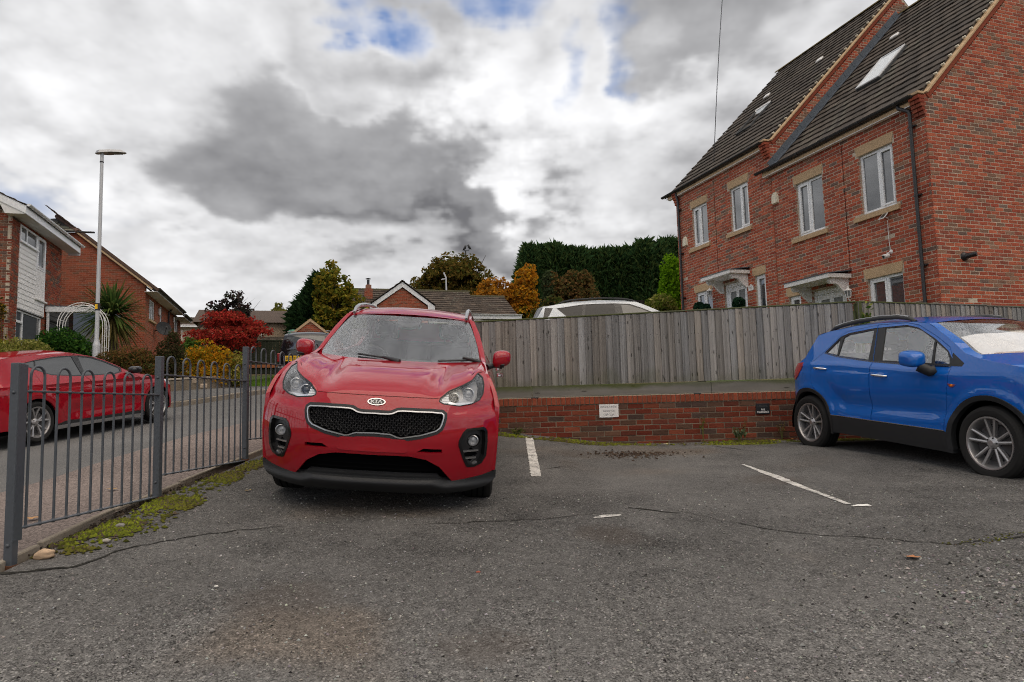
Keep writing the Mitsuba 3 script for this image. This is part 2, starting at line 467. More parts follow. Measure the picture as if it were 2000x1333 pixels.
# ------------------------------------------------------------------ the lie of the land
_CP = np.array([(-3.03, 4.15, .47), (-2.92, 5.64, .66), (-2.8, 7.18, .84), (-2.6, 8.7, 1.01), (-2.0, 6.2, .655), (-.25, 6.15, .535), (-1.9, 8.8, .94), (-.3, 8.8, .81),
                (4.24, 6.36, .565), (3.66, 8.80, .720), (5.88, 6.75, .575), (5.30, 9.15, .725), (-.21, 9.9, .955), (.68, 9.9, .845), (1.5, 9.9, .755), (3.0, 9.9, .745), (4.0, 9.9, .735), (5.03, 10, .72), (8.2, 11, .72),
                (0, 2, .10), (-3, 1, .10), (3, 1, .20), (0, -2, -.28), (6, 0, .30), (9, 5, .60), (1.8, 5.0, .47),
                (-7.6, 11.2, .93), (-7.1, 13.9, 1.23), (-7.6, 5.5, .30), (-4.6, 6.1, .60), (-4.1, 10.3, 1.08), (-9.3, 11.2, .98), (-8.8, 14, 1.28), (-7.9, 16.4, 1.55), (-6.6, 19.2, 1.86), (-3, 16, 1.60), (-6.5, 23, 2.18),
                (-11, 17, 2.05), (-14, 20, 2.2), (-14, 27, 3.3), (-9, 26, 2.7), (0, 18, 2.1), (8, 20, 2.3), (-8, 40, 4.5), (-25, 40, 4.8), (20, 40, 4.6), (0, 80, 8.2), (-60, 80, 8.5), (60, 80, 8.0), (60, 20, 2.6), (-60, 20, 2.8), (60, -20, -1.5), (-60, -20, -2), (0, -30, -3), (12, 11, .75)])
_RB = RBFInterpolator(_CP[:, :2], _CP[:, 2], kernel='thin_plate_spline', smoothing=0.004)


def G(x, y):
    x, y = np.broadcast_arrays(np.asarray(x, float), np.asarray(y, float))
    return _RB(np.stack([x.ravel(), y.ravel()], 1)).reshape(x.shape)


def sheet(poly, off, h):
    v, f = tri2d(Polygon(poly), h)
    return np.c_[v, G(v[:, 0], v[:, 1]) + off], f
# ------------------------------------------------------------------ ground, road, pavements
def build_ground():
    xs = np.unique(np.r_[np.linspace(-140, -22, 18), np.arange(-22, 22.01, 1.0), np.linspace(22, 140, 18)])
    ys = np.unique(np.r_[np.linspace(-60, -8, 8), np.arange(-8, 46.01, 1.0), np.linspace(46, 260, 24)])
    X, Y = np.meshgrid(xs, ys)
    Z = G(np.clip(X, -70, 70), np.clip(Y, -40, 95)) + np.clip(Y - 95, 0, 400) * 0.02 - 0.07
    n = len(xs)
    i, j = np.meshgrid(np.arange(len(ys) - 1), np.arange(n - 1), indexing='ij')
    q = np.stack([i * n + j, i * n + j + 1, (i + 1) * n + j + 1, (i + 1) * n + j], -1).reshape(-1, 4)
    struct('ground', (np.stack([X, Y, Z], -1).reshape(-1, 3), q), 'earth', 'grassy earth of the hillside', smooth=True)
    # raised gardens behind the retaining wall
    v, f = tri2d(Polygon([(-2.25, 10.14), (4.98, 10.14), (12.2, 12.55), (30, 14), (30, 40), (-2.25, 40)]), 1.5)
    struct('upper_garden_ground', (np.c_[v, np.maximum(1.33 + 0.131 * (np.minimum(v[:, 1], 19) - 10.1), G(v[:, 0], v[:, 1]) + 0.04)], f), 'earth', 'ground behind the wooden fence', smooth=True)
    lot = [(-2.90, -5), (-2.90, 4.1), (-2.84, 5.6), (-2.70, 7.2), (-2.56, 8.7), (-2.42, 9.95), (4.97, 9.95), (12.0, 12.3), (13, 9), (13, -5)]
    v, f = sheet(lot, 0.0, 0.22)
    v[:, 2] += 0.016 * (meshkit.fbm(np.c_[v[:, :2] * 0.9, v[:, 2] * 0], 3, 5) - 0.5)
    struct('parking_area', (v, f), 'asphalt', 'worn grey asphalt of the sloping parking area', smooth=True)
    v, f = sheet([(-2.96, -5), (-2.96, 4.15), (-2.90, 5.64), (-2.76, 7.18), (-2.62, 8.7), (-2.48, 10), (-2.2, 13), (-3.9, 13), (-4.55, 12.3), (-4.50, 10.3), (-4.38, 8.55), (-4.47, 7.65), (-4.53, 6.9), (-4.69, 6.45), (-5.0, 4), (-5.4, 0), (-5.8, -5)], 0.012, 0.3)
    struct('pavement', (v, f), 'red_pavement', 'reddish tarmac pavement behind the metal railing', smooth=True)
    road = [(-5.7, -5), (-5.3, 0), (-4.9, 4), (-4.60, 6.45), (-4.44, 6.9), (-4.38, 7.65), (-4.29, 8.55), (-4.42, 10.3), (-4.5, 12.3), (-3.9, 13), (-2.1, 13), (-2.1, 40), (-5.2, 40), (-5.6, 23), (-6.0, 21), (-6.57, 19.2), (-7.1, 17.65), (-7.74, 16.1), (-8.9, 13.6), (-9.6, 11), (-10, 5), (-10.3, -5)]
    v, f = sheet(road, 0.006, 0.45)
    struct('road', (v, f), 'road_asphalt', 'grey asphalt road climbing the hill', smooth=True)
    # far footway, kerb and verge
    kx = np.array([(-10.3, -5), (-10, 5), (-9.6, 11), (-8.9, 13.6), (-7.74, 16.1), (-7.13, 17.65), (-6.57, 19.2), (-6.05, 21), (-5.65, 23)])
    back = np.array([(-12.2, -5), (-11.9, 5), (-11.4, 11), (-10.4, 14.2), (-8.95, 17.0), (-8.25, 18.8), (-7.75, 20.3), (-7.2, 21.8), (-6.9, 23.4)])
    v, f = sheet(np.vstack([kx + [-0.12, 0.03], back[::-1]]), 0.115, 0.4)
    struct('far_pavement', (v, f), 'road_asphalt', 'dark tarmac footway on the far side of the road', smooth=True)
    k = thing('far_kerb', 'weathered concrete kerb along the far side of the road', 'kerb')
    s = LineString(kx)
    d, i = 0.0, 0
    while d + 0.9 < s.length:
        a, b = np.array(s.interpolate(d).coords[0]), np.array(s.interpolate(d + 0.9).coords[0])
        if a[1] > 8:
            za, zb = G(*a), G(*b)
            M = frame([*a, za], [*(b - a), float(zb - za)])
            L = math.hypot(*(b - a), float(zb - za))
            put(k, 'kerb_block', box((0.004, 0.0, -0.12), (L - 0.004, 0.125, 0.118 + 0.004 * (i % 3)), 0.012), 'kerb_stone', M=M)
        d += 0.9; i += 1
    v, f = tri2d(Polygon([(-8.25, 18.8), (-7.75, 20.3), (-7.2, 21.8), (-6.9, 23.4), (-6.9, 26.5), (-10.6, 26.5), (-10.4, 21.0)]), 0.3)
    struct('lawn', (np.c_[v, G(v[:, 0], v[:, 1]) + 0.15], f), 'earth', 'strip of lawn beyond the low stone wall', smooth=True)
    rng = np.random.default_rng(5)
    n = 9000
    p = np.stack([rng.uniform(-8.3, -6.9, n), rng.uniform(19.6, 26.3, n)], 1)
    z = G(p[:, 0], p[:, 1]) + 0.15
    a = rng.uniform(0, 6.283, n); h = rng.uniform(0.03, 0.09, n)
    o = np.c_[p, z]
    w = np.c_[np.cos(a), np.sin(a), np.zeros(n)] * 0.012
    t = o + np.c_[rng.normal(0, 0.02, (n, 2)), h]
    v = np.stack([o - w, o + w, t], 1).reshape(-1, 3)
    c = np.repeat(np.c_[rng.uniform(.10, .17, n), rng.uniform(.19, .28, n), rng.uniform(.02, .05, n)], 3, 0)
    struct('grass', (v, np.arange(3 * n).reshape(-1, 3)), 'leaf', 'short mown grass of the lawn', color=c, kind='stuff')

    # concrete edging along the parking area's left side
    e = thing('edging_strip', 'narrow broken concrete edging at the foot of the metal railing', 'edging')
    ex = LineString([(-2.99, 3.5), (-2.97, 4.3), (-2.96, 5.05), (-2.91, 5.8), (-2.80, 7.0), (-2.67, 8.4), (-2.55, 9.6)])
    d, i = 0.0, 0
    while d + 0.6 < ex.length:
        L = (0.93, 0.78, 0.88)[i % 3]
        a, b = np.array(ex.interpolate(d).coords[0]), np.array(ex.interpolate(min(d + L, ex.length)).coords[0])
        za, zb = float(G(*a)), float(G(*b))
        M = frame([*a, za], [*(b - a), zb - za])
        put(e, 'edging_piece', box((0.008, -0.022, -0.1), (math.hypot(*(b - a)) - 0.008, 0.022, 0.030 + 0.008 * (i % 2)), 0.006), 'kerb_stone', M=M)
        d += L; i += 1

    # painted bay lines
    def strip(pts, w, off=0.0045, jag=0.2, seed=1):
        rng = np.random.default_rng(seed)
        ln = LineString(pts)
        n = max(int(ln.length / 0.04), 4)
        q = np.array([ln.interpolate(s * ln.length / n).coords[0] for s in range(n + 1)])
        t = np.gradient(q, axis=0); t /= np.linalg.norm(t, axis=1, keepdims=True)
        nrm = np.c_[-t[:, 1], t[:, 0]]
        w = np.broadcast_to(np.interp(np.linspace(0, 1, n + 1), np.linspace(0, 1, len(np.atleast_1d(w))), np.atleast_1d(w)), (n + 1,))
        l = q + nrm * (w * (1 + rng.normal(0, jag, n + 1)))[:, None] / 2
        r = q - nrm * (w * (1 + rng.normal(0, jag, n + 1)))[:, None] / 2
        v = np.empty((2 * (n + 1), 2)); v[0::2], v[1::2] = l, r
        f = []
        for i in range(n):
            f += [(2 * i, 2 * i + 1, 2 * i + 3), (2 * i, 2 * i + 3, 2 * i + 2)]
        z = G(v[:, 0], v[:, 1]) + 0.016 * (meshkit.fbm(np.c_[v * 0.9, v[:, 0] * 0], 3, 5) - 0.5) + off
        return np.c_[v, z], np.array(f)
    struct('bay_line', strip([(0.20, 9.62), (0.205, 8.2), (0.205, 7.05)], 0.105, jag=0.06), 'line_paint', 'worn white bay line running down from the brick wall beside the red car')
    struct('bay_line', strip([(2.42, 7.55), (2.46, 6.4), (2.50, 5.36)], [0.03, 0.05, 0.085, 0.085, 0.06, 0.05, 0.045], jag=0.1, seed=2), 'line_paint', 'faded white bay line in front of the blue car')
    struct('bay_mark', strip([(2.50, 5.30), (2.63, 5.31)], [0.03, 0.07, 0.06], jag=0.1, seed=3), 'bright_line', 'short bright white dab at the end of the faded bay line')
    struct('bay_mark', strip([(0.57, 5.28), (0.66, 5.31), (0.78, 5.34)], [0.02, 0.07, 0.075, 0.03], jag=0.22, seed=4), 'line_paint', 'lone worn white dab in the middle of the parking area')
    cr = MB()
    for pts, w, sd in (([(-3.1, 3.94), (-2.93, 4.0), (-2.53, 4.1), (-2.43, 4.42), (-2.08, 4.75), (-1.63, 5.0)], [.035, .03, .018, .014, .014, .006], 11),
                       ([(1.21, 5.4), (1.47, 5.0), (1.67, 4.75), (1.92, 4.55), (2.23, 4.4), (2.58, 4.2), (3.05, 4.3), (4.2, 4.6)], [.004, .007, .010, .010, .008, .013, .011, .008], 12),
                       ([(0.85, 5.6), (1.05, 5.42), (1.22, 5.3)], [.03, .02, .01], 13), ([(-.75, 5.15), (.2, 5.3), (0.6, 5.4)], [.008, .012, .008], 14),
                       ([(0.32, 7.5), (0.5, 7.62), (0.66, 7.55)], [.01, .02, .01], 15), ([(2.9, 8.4), (2.75, 8.9), (2.6, 9.4)], [.01, .018, .01], 16)):
        # a wandering crack rather than a ruled line
        rr = np.random.default_rng(sd)
        ln = LineString(pts); k_ = int(ln.length / 0.07)
        q = np.array([ln.interpolate(i / k_, True).coords[0] for i in range(k_ + 1)]) + rr.normal(0, 0.012, (k_ + 1, 2))
        cr.add(*strip(q, w, 0.004, 0.45, sd))
    struct('cracks', cr.out(), 'crack', 'dark cracks and patch joints in the asphalt', kind='stuff')

    # moss along the railing and along the foot of the wall: low tufts
    def moss(poly, n, seed, name, lab, edge=0.15, size=(0.008, 0.022)):
        rng = np.random.default_rng(seed)
        pg = Polygon(poly)
        x0, y0, x1, y1 = pg.bounds
        p = rng.uniform((x0, y0), (x1, y1), (n * 12, 2))
        p = p[contains_xy(pg, p[:, 0], p[:, 1])]
        q = np.c_[p, np.zeros(len(p))]
        dens = meshkit.fbm(q * 3.3, 4, seed)
        d = np.array([pg.exterior.distance(Point(*s)) for s in p])
        keep = rng.random(len(p)) < np.clip((dens - 0.40) * 3.4, 0.02, 1) * np.clip(d / edge, 0.08, 1)
        p = p[keep][:n]
        z = G(p[:, 0], p[:, 1])
        m = len(p)
        hue = meshkit.fbm(np.c_[p * 2.1, p[:, 0] * 0 + 7], 3, seed + 1)[:, None] * 1.4 - 0.2 + rng.normal(0, .12, (m, 1))
        hue = np.clip(hue, 0, 1)
        base = np.array([.075, .060, .010]) * (1 - hue) + np.array([.125, .150, .006]) * hue
        base = base * rng.uniform(.3, 1.2, (m, 1)) * (0.55 + .8 * meshkit.fbm(np.c_[p * 6, p[:, 0] * 0 + 3], 3, seed + 5)[:, None])
        soil = rng.random((m, 1)) < .16
        base = np.where(soil, np.array([.055, .040, .026]) * rng.uniform(.6, 1.4, (m, 1)), base)
        V, F, Cc = [], [], []
        r = rng.uniform(*size, m); hh = r * rng.uniform(.5, 1.1, m)
        k = 5
        ang = np.arange(k) * 2 * np.pi / k
        rim = np.stack([p[:, None, 0] + r[:, None] * np.cos(ang), p[:, None, 1] + r[:, None] * np.sin(ang)], -1)
        rz = np.repeat((z - 0.002)[:, None], k, 1) + 0.002
        top = np.c_[p + rng.normal(0, .004, (m, 2)), z + hh]
        v = np.concatenate([np.concatenate([rim, rz[..., None]], -1), top[:, None]], 1).reshape(-1, 3)
        f = np.concatenate([np.stack([np.full(m, j), np.full(m, (j + 1) % k), np.full(m, k)], 1)[:, None] for j in range(k)], 1) + (np.arange(m) * (k + 1))[:, None, None]
        struct(name, (v, f.reshape(-1, 3)), 'tinted', lab, color=np.repeat(base, k + 1, 0), smooth=True, kind='stuff')
    moss([(-2.93, 4.22), (-2.62, 4.30), (-2.38, 4.75), (-2.42, 5.3), (-2.48, 6.1), (-2.46, 7.0), (-2.38, 7.8), (-2.55, 7.8), (-2.68, 7.1), (-2.84, 5.9), (-2.90, 5.0)], 6500, 41, 'moss', 'green and rusty moss along the foot of the metal railing', 0.13)
    moss([(-2.3, 9.87), (-2.3, 9.5), (-0.2, 9.55), (0.6, 9.50), (1.25, 9.42), (1.4, 9.62), (2.1, 9.62), (2.6, 9.42), (3.2, 9.15), (3.75, 9.3), (4.9, 9.55), (4.9, 9.87)], 5200, 42, 'moss', 'bright moss along the foot of the brick retaining wall', 0.10, (0.010, 0.026))
    moss([(2.45, 4.22), (2.7, 4.16), (3.2, 4.32), (3.2, 4.44), (2.6, 4.3)], 70, 43, 'moss', 'specks of moss in the long crack of the asphalt', 0.03, (0.004, 0.010))

    # loose chippings over the worn asphalt
    def chips(n, region, size, seed, name, lab, tone):
        rng = np.random.default_rng(seed)
        p = region(rng, n)
        z = G(p[:, 0], p[:, 1]) + 0.016 * (meshkit.fbm(np.c_[p * 0.9, p[:, 0] * 0], 3, 5) - 0.5)
        s = size[0] + (size[1] - size[0]) * rng.random(len(p)) ** 3
        u = np.array([(1, 0, 0), (-.5, .87, 0), (-.5, -.87, 0), (0.1, .1, .75), (-.1, .0, -.5)])
        fs = np.array([(0, 1, 3), (1, 2, 3), (2, 0, 3), (1, 0, 4), (2, 1, 4), (0, 2, 4)])
        a = rng.uniform(0, 6.283, len(p))
        q = np.repeat(u[None], len(p), 0) * rng.uniform(.6, 1.3, (len(p), 5, 3))
        x = q[..., 0] * np.cos(a)[:, None] - q[..., 1] * np.sin(a)[:, None]
        y = q[..., 0] * np.sin(a)[:, None] + q[..., 1] * np.cos(a)[:, None]
        v = np.stack([x, y, q[..., 2]], -1) * s[:, None, None] + np.c_[p, z + s * 0.15][:, None]
        f = (fs[None] + (np.arange(len(p)) * 5)[:, None, None]).reshape(-1, 3)
        t = tone(rng, len(p))
        struct(name, (v.reshape(-1, 3), f), 'tinted', lab, color=np.repeat(t, 5, 0), kind='stuff')

    def near(rng, n):
        y = 1.6 + 4.6 * rng.random(n) ** 1.7
        x = rng.uniform(-1, 1, n) * (0.78 * y + 0.4)
        ok = x > -2.6
        return np.c_[x, y][ok]
    grey = lambda rng, n: np.clip(rng.normal(.20, .11, (n, 1)), .02, .55) * np.array([1, .965, .92]) * (1 + rng.normal(0, .05, (n, 3)))
    chips(24000, near, (0.0025, 0.010), 51, 'chippings', 'loose grey chippings scattered on the asphalt', grey)
    right = lambda rng, n: np.c_[2.55 + rng.normal(0, .45, n), 3.35 + rng.normal(0, .33, n)]
    chips(3500, right, (0.004, 0.014), 52, 'chippings', 'patch of broken gravel in the right foreground', grey)
    debris = lambda rng, n: np.c_[1.45 + rng.normal(0, .26, n), 8.62 + rng.normal(0, .18, n)]
    chips(700, debris, (0.006, 0.024), 53, 'soil_crumbs', 'brown crumbs of soil on the asphalt before the brick wall', lambda rng, n: np.clip(rng.normal(.05, .02, (n, 1)), .012, .2) * np.array([1, .66, .45]))
    edge = lambda rng, n: np.c_[-2.88 + rng.normal(0, .05, n), rng.uniform(4.3, 6.6, n)]
    chips(700, edge, (0.005, 0.02), 54, 'soil_crumbs', 'dark soil crumbs under the bottom rail of the railing', lambda rng, n: np.clip(rng.normal(.04, .02, (n, 1)), .012, .2) * np.array([1, .72, .5]))


build_ground()


# ------------------------------------------------------------------ brickwork
BRICKS = np.array([(.255, .062, .036), (.225, .052, .032), (.285, .075, .042), (.20, .060, .040), (.235, .068, .042), (.30, .085, .048)])
BURNT = np.array([(.150, .082, .058), (.175, .095, .066), (.120, .078, .064), (.200, .105, .070)])


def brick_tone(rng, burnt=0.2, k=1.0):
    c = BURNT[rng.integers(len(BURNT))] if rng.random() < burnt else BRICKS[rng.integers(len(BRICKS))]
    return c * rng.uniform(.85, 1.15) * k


def bricks(holder, M, cells, depth, seed, big, burnt=0.2, k=1.0, bev=0.004, name='brick'):
    """cells: (x0, z0, x1, z1) rectangles in the wall plane of frame M (y = outwards). The 'big' biggest-looking become parts, the rest one part."""
    rng = np.random.default_rng(seed)
    cells = [c for c in cells if c[2] - c[0] > 0.012 and c[3] - c[1] > 0.012]
    ctr = np.array([M[:3, 0] * (c[0] + c[2]) / 2 + M[:3, 2] * (c[1] + c[3]) / 2 + M[:3, 3] for c in cells])
    size = np.array([(c[2] - c[0]) * (c[3] - c[1]) for c in cells]) / (np.linalg.norm(ctr - EYE, axis=1) ** 2)
    order = np.argsort(-size)
    rest = MB()
    for r, i in enumerate(order):
        c = cells[i]
        pr = rng.normal(0, 0.0016)
        b = box((c[0], -depth, c[1]), (c[2], pr, c[3]), bev)
        t = brick_tone(rng, burnt, k)
        col = t * rng.uniform(.86, 1.12, (len(b[0]), 1))
        if r < big:
            put(holder, name, b, 'brick', color=col, M=M)
        else:
            rest.add(*b, col, M)
    if rest.n:
        rest.put(holder, name, 'brick', colored=True, kind='stuff')


def bond(x0, x1, z0, z1, inside=None, hole=(), course=0.075, length=0.225, joint=0.010, shift=0.0, seed=0):
    """Stretcher bond cells over x0..x1, z0..z1, cut round rectangular openings, kept where inside(x, z)."""
    out, row = [], 0
    z = z0
    while z < z1 - 0.02:
        zt = min(z + course - joint, z1)
        x = x0 - (0.1125 if row % 2 else 0.0) - shift
        while x < x1:
            segs = [(max(x, x0), min(x + length - joint, x1))]
            for (hx0, hz0, hx1, hz1) in hole:
                if hz0 < (z + zt) / 2 < hz1:
                    nx = []
                    for a, b in segs:
                        if b <= hx0 or a >= hx1:
                            nx.append((a, b))
                        else:
                            if a < hx0:
                                nx.append((a, hx0))
                            if b > hx1:
                                nx.append((hx1, b))
                    segs = nx
            for a, b in segs:
                if b - a > 0.015:
                    if inside is None:
                        out.append((a, z, b, zt))
                    else:
                        lim = inside((z + zt) / 2)
                        if lim is not None:
                            a2, b2 = max(a, lim[0]), min(b, lim[1])
                            if b2 - a2 > 0.015:
                                out.append((a2, z, b2, zt))
            x += length
        z += course; row += 1
    return out


def build_retaining_wall():
    w = thing('retaining_wall', 'low red brick retaining wall with a course of bricks on edge along its top', 'wall')
    X0, X1 = -2.3, 4.97
    m = MB().box((X0, 9.905, 0.3), (X1, 10.12, 1.300))
    m.put(w, 'mortar_core', 'mortar_low')
    M = frame([0, 9.90, 0], [1, 0, 0])      # local x = world x, y = +Y: outwards is -y
    M[:3, 1] = (0, -1, 0)
    M = M.copy()
    Mf = np.eye(4); Mf[:3, 0] = (1, 0, 0); Mf[:3, 1] = (0, -1, 0); Mf[:3, 2] = (0, 0, 1); Mf[:3, 3] = (0, 9.90, 0)
    cells = bond(X0, X1, 0.555, 1.300, lambda z: (-2.3, 4.97), shift=0.03)
    cells = [c for c in cells if c[3] > float(G((c[0] + c[2]) / 2, 9.88)) + 0.0]
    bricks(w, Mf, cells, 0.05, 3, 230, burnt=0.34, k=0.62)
    # bricks on edge
    rng = np.random.default_rng(9)
    x = X0
    i = 0
    while x < X1 - 0.03:
        L = 0.0675
        b = box((x, -0.10, 1.309), (min(x + L - 0.009, X1), 0.012 + rng.normal(0, .0012), 1.412 + rng.normal(0, .001)), 0.004)
        t = np.array([.235, .062, .034]) * rng.uniform(.82, 1.12)
        if -0.35 < x < 4.2:
            put(w, 'coping_brick', b, 'brick', color=t * rng.uniform(.9, 1.1, (len(b[0]), 1)), M=Mf)
        else:
            put(w, 'coping_brick', b, 'brick', color=t * rng.uniform(.9, 1.1, (len(b[0]), 1)), M=Mf)
        x += L
    MB().box((X0, 9.897, 1.302), (X1, 10.10, 1.404)).put(w, 'mortar_bed', 'mortar_low')
    MB().box((X0, 9.893, 1.4125), (X1, 9.965, 1.420)).put(w, 'mortar_fillet', 'mortar', label='pale mortar ledge on top of the wall')
    for x in (1.20 - 1.0 + 0.05, 2.55):
        MB().box((x, 9.886, 1.409), (x + 0.10, 9.96, 1.424), bev=0.003).put(w, 'weep_vent', 'black_plastic')
    # return of the wall along the side of the corner plot
    w2 = thing('retaining_wall', 'brick retaining wall under the right-hand run of fence behind the blue car', 'wall')
    M2 = frame([4.97, 9.905, 0], [0.95, 0.3127, 0]); M2[:3, 1] *= -1
    MB().box((0.0, -0.21, 0.3), (6.3, -0.006, 1.305), M=M2).put(w2, 'mortar_core', 'mortar_low')
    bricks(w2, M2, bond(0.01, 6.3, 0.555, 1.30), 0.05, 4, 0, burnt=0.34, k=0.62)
    m = MB(); rng = np.random.default_rng(5)
    for i in range(92):
        b = box((0.01 + i * .0675, -.10, 1.309), (0.01 + i * .0675 + .0585, .012, 1.412), .004)
        m.add(*b, np.array([.235, .062, .034]) * rng.uniform(.82, 1.12), M2)
    m.put(w2, 'coping_brick', 'brick', colored=True, kind='stuff')
    return w


def wood_piece(b, board):
    """UVs: u = board number + fraction across, so that each board has its own grain."""
    v, f = b
    w = (v[:, 0] - v[:, 0].min()) / (np.ptp(v[:, 0]) + 1e-9)
    return v, f, np.c_[board + 0.05 + 0.9 * w, v[:, 2]]


def build_fence():
    rng = np.random.default_rng(12)

    def run(o, xd, n, z_top, key, first, pitch=0.0985):
        M = frame(o, xd); M[:3, 1] *= -1           # y outwards (towards the camera)
        for i in range(n):
            x = i * pitch
            lean = rng.normal(0, 0.0028)
            zt = z_top(x) + rng.normal(0, .003)
            th0, th1 = 0.018, 0.007
            # feather-edged: thick edge on the left lies over the thin edge of the board before
            y0 = rng.normal(0, .0015)
            w = 0.120
            zb = 1.575 + 0.004 * x
            pr = np.array([(x - .012, y0 + .006), (x - .012, y0 + .006 + th0), (x - .010, y0 + .008 + th0), (x + w - .012, y0 + th1), (x + w - .012, y0)])
            v = np.array([[px + lean * (z - 2), py, z] for z in (zb, zt) for px, py in pr])
            f = []
            for j in range(5):
                k = (j + 1) % 5
                f += [(j, k, 5 + k), (j, 5 + k, 5 + j)]
            f += [(0, 2, 1), (0, 3, 2), (0, 4, 3), (5, 6, 7), (5, 7, 8), (5, 8, 9)]
            f = np.array(f)[:, ::-1]
            b = first + i
            uv = np.c_[b + 0.04 + 0.92 * np.clip((v[:, 0] - (x - .02)) / (w + .012), 0, 1), v[:, 2]]
            put(key, 'board', (v, f), 'wood', uv=uv, M=M)
        return M

    k = thing('wooden_fence', 'weathered grey featheredge board fence standing on the brick retaining wall', 'fence')
    X0 = -2.3
    L = 4.955 - X0
    ztop = lambda x: 2.505 + 0.0262 * (x + X0 + 1.0)
    n = int(L / 0.0985)
    M = run([X0 + 0.012, 9.985, 0], [1, 0, 0], n, ztop, k, 0)
    for i, (a, b) in enumerate(((0, 2.55), (2.556, 5.1), (5.106, L))):
        bb = box((a, -0.012, 1.424), (b, 0.022, 1.585), 0.003)
        put(k, 'gravel_board', bb, 'gravel_wood', M=M)
        cp = box((a, -0.03, 0), (b, 0.030, 0.020), 0.004)
        v = cp[0].copy(); v[:, 2] += [float(ztop(q)) + 0.004 for q in v[:, 0]]
        put(k, 'capping_rail', (v, cp[1]), 'gravel_wood', M=M)
    for x in (0.05, 2.5, 5.0, L - 0.05):
        put(k, 'post', box((x - .05, -.12, 1.3), (x + .05, -.02, 2.55), .004), 'gravel_wood', M=M)
    for z in (1.75, 2.4):
        put(k, 'arris_rail', box((0, -.075, z), (L, -.018, z + .07), .004), 'gravel_wood', M=M)
    put(k, 'post', box((L + .0, -.09, 1.35), (L + .075, .02, 2.66), .004), 'gravel_wood', M=M, label='corner post of the fence')
    k2 = thing('wooden_fence', 'right-hand run of the grey board fence under the gable of the near brick house', 'fence')
    M2 = run([4.985, 9.99, 0], [0.95, 0.3127, 0], 62, lambda x: 2.665 - 0.004 * x, k2, 200)
    for a, b in ((0, 2.5), (2.506, 6.1)):
        put(k2, 'gravel_board', box((a, -0.012, 1.424), (b, 0.022, 1.585), 0.003), 'gravel_wood', M=M2)
        put(k2, 'capping_rail', box((a, -.03, 2.668 - .004 * (a + b) / 2), (b, .03, 2.688 - .004 * (a + b) / 2), .004), 'gravel_wood', M=M2)


def build_railing():
    k = thing('metal_railing', 'dark grey bow-top metal railing stepping up the slope beside the parking area', 'railing')
    posts = [(-2.945, 4.15, .42, 1.64), (-2.855, 5.64, .62, 1.785), (-2.745, 7.18, .80, 1.99), (-2.60, 8.70, .95, 2.17)]
    step = np.array([0.10, 1.52])
    ends = posts + [(-2.45, 10.22, 1.1, 2.36), (-2.30, 11.74, 1.2, 2.55)]
    for i, (x, y, z0, z1) in enumerate(ends):
        a = math.atan2(0.10, 1.52)
        M = frame([x, y, 0], [math.cos(a), -math.sin(a), 0])
        put(k, 'post', box((-.026, -.026, z0 - .1), (.026, .026, z1), .004), 'iron_paint', M=M)
        if i < 4:
            for z in (z1 - .175, z0 + .16):
                v, f = lathe([(0, .012), (.006, .011), (.010, .006), (.011, 0)], 10)
                put(k, 'bolt', (v[:, [0, 2, 1]] * [1, -1, 1] + [.002, -.026, z], f), 'iron_paint', smooth=40, M=M)
            # rusty foot
            MB().box((-.030, -.030, z0 - .02), (.030, .030, z0 + .045), np.array([.10, .045, .025]), M=M, bev=.003).put(k, 'post_foot', 'tinted', colored=True, label='rusty foot of the post')
    put(k, 'angle_strip', box((-2.925, 4.128, .60), (-2.917, 4.20, 1.63)), 'iron_paint')
    for i in range(5):
        p, q = np.array(ends[i]), np.array(ends[i + 1])
        zt = (1.472, 1.637, 1.847, 2.035, 2.22)[i]
        zb = zt - 0.806
        d = (q - p)[:2]; Lp = np.hypot(*d)
        M = frame([p[0], p[1], 0], [d[0], d[1], 0])
        put(k, 'top_rail', box((.02, -.020, zt - .005), (Lp - .02, .020, zt + .005), .002), 'iron_paint', M=M)
        put(k, 'bottom_rail', box((.02, -.020, zb - .005), (Lp - .02, .020, zb + .005), .002), 'iron_paint', M=M)
        s = (Lp - .10) / 12
        for j in range(6):
            xa = .05 + s * (2 * j + .5); xb = xa + s
            r = s / 2
            top = zt + .155 - r
            arc = [((xa + xb) / 2 - r * math.cos(t), 0, top + r * math.sin(t)) for t in np.linspace(0, math.pi, 11)]
            pts = np.array([(xa, 0, zb)] + [(xa, 0, zt)] + arc + [(xb, 0, zt), (xb, 0, zb)])
            put(k, 'hoop', tube(pts, .0082, 8), 'iron_paint', smooth=50, M=M)
        w = MB()
        for j in range(12):
            xx = .05 + s * (j + .5)
            for z in (zt, zb):
                v, f = lathe([(.0085, -.011), (.013, -.006), (.013, .006), (.0085, .011)], 8)
                w.add(v + [xx, 0, z], f, M=M)
        w.put(k, 'weld_collars', 'iron_paint', smooth=True, kind='stuff')


build_retaining_wall()
build_fence()
build_railing()


# ------------------------------------------------------------------ the two signs on the wall
def lettering(parent, name, txt, x, z, h, M, bsdf, wide=None, bold=False, d=.0012):
    m = meshkit.text_mesh(txt, h, d, bold)
    v = np.array(m.vertices)
    w = np.ptp(v[:, 0])
    v[:, 0] -= (v[:, 0].min() + v[:, 0].max()) / 2
    if wide:
        v[:, 0] *= wide / w
    v = np.c_[v[:, 0] + x, v[:, 2], v[:, 1] + z]
    put(parent, name, (v, np.array(m.faces)), bsdf, M=M)


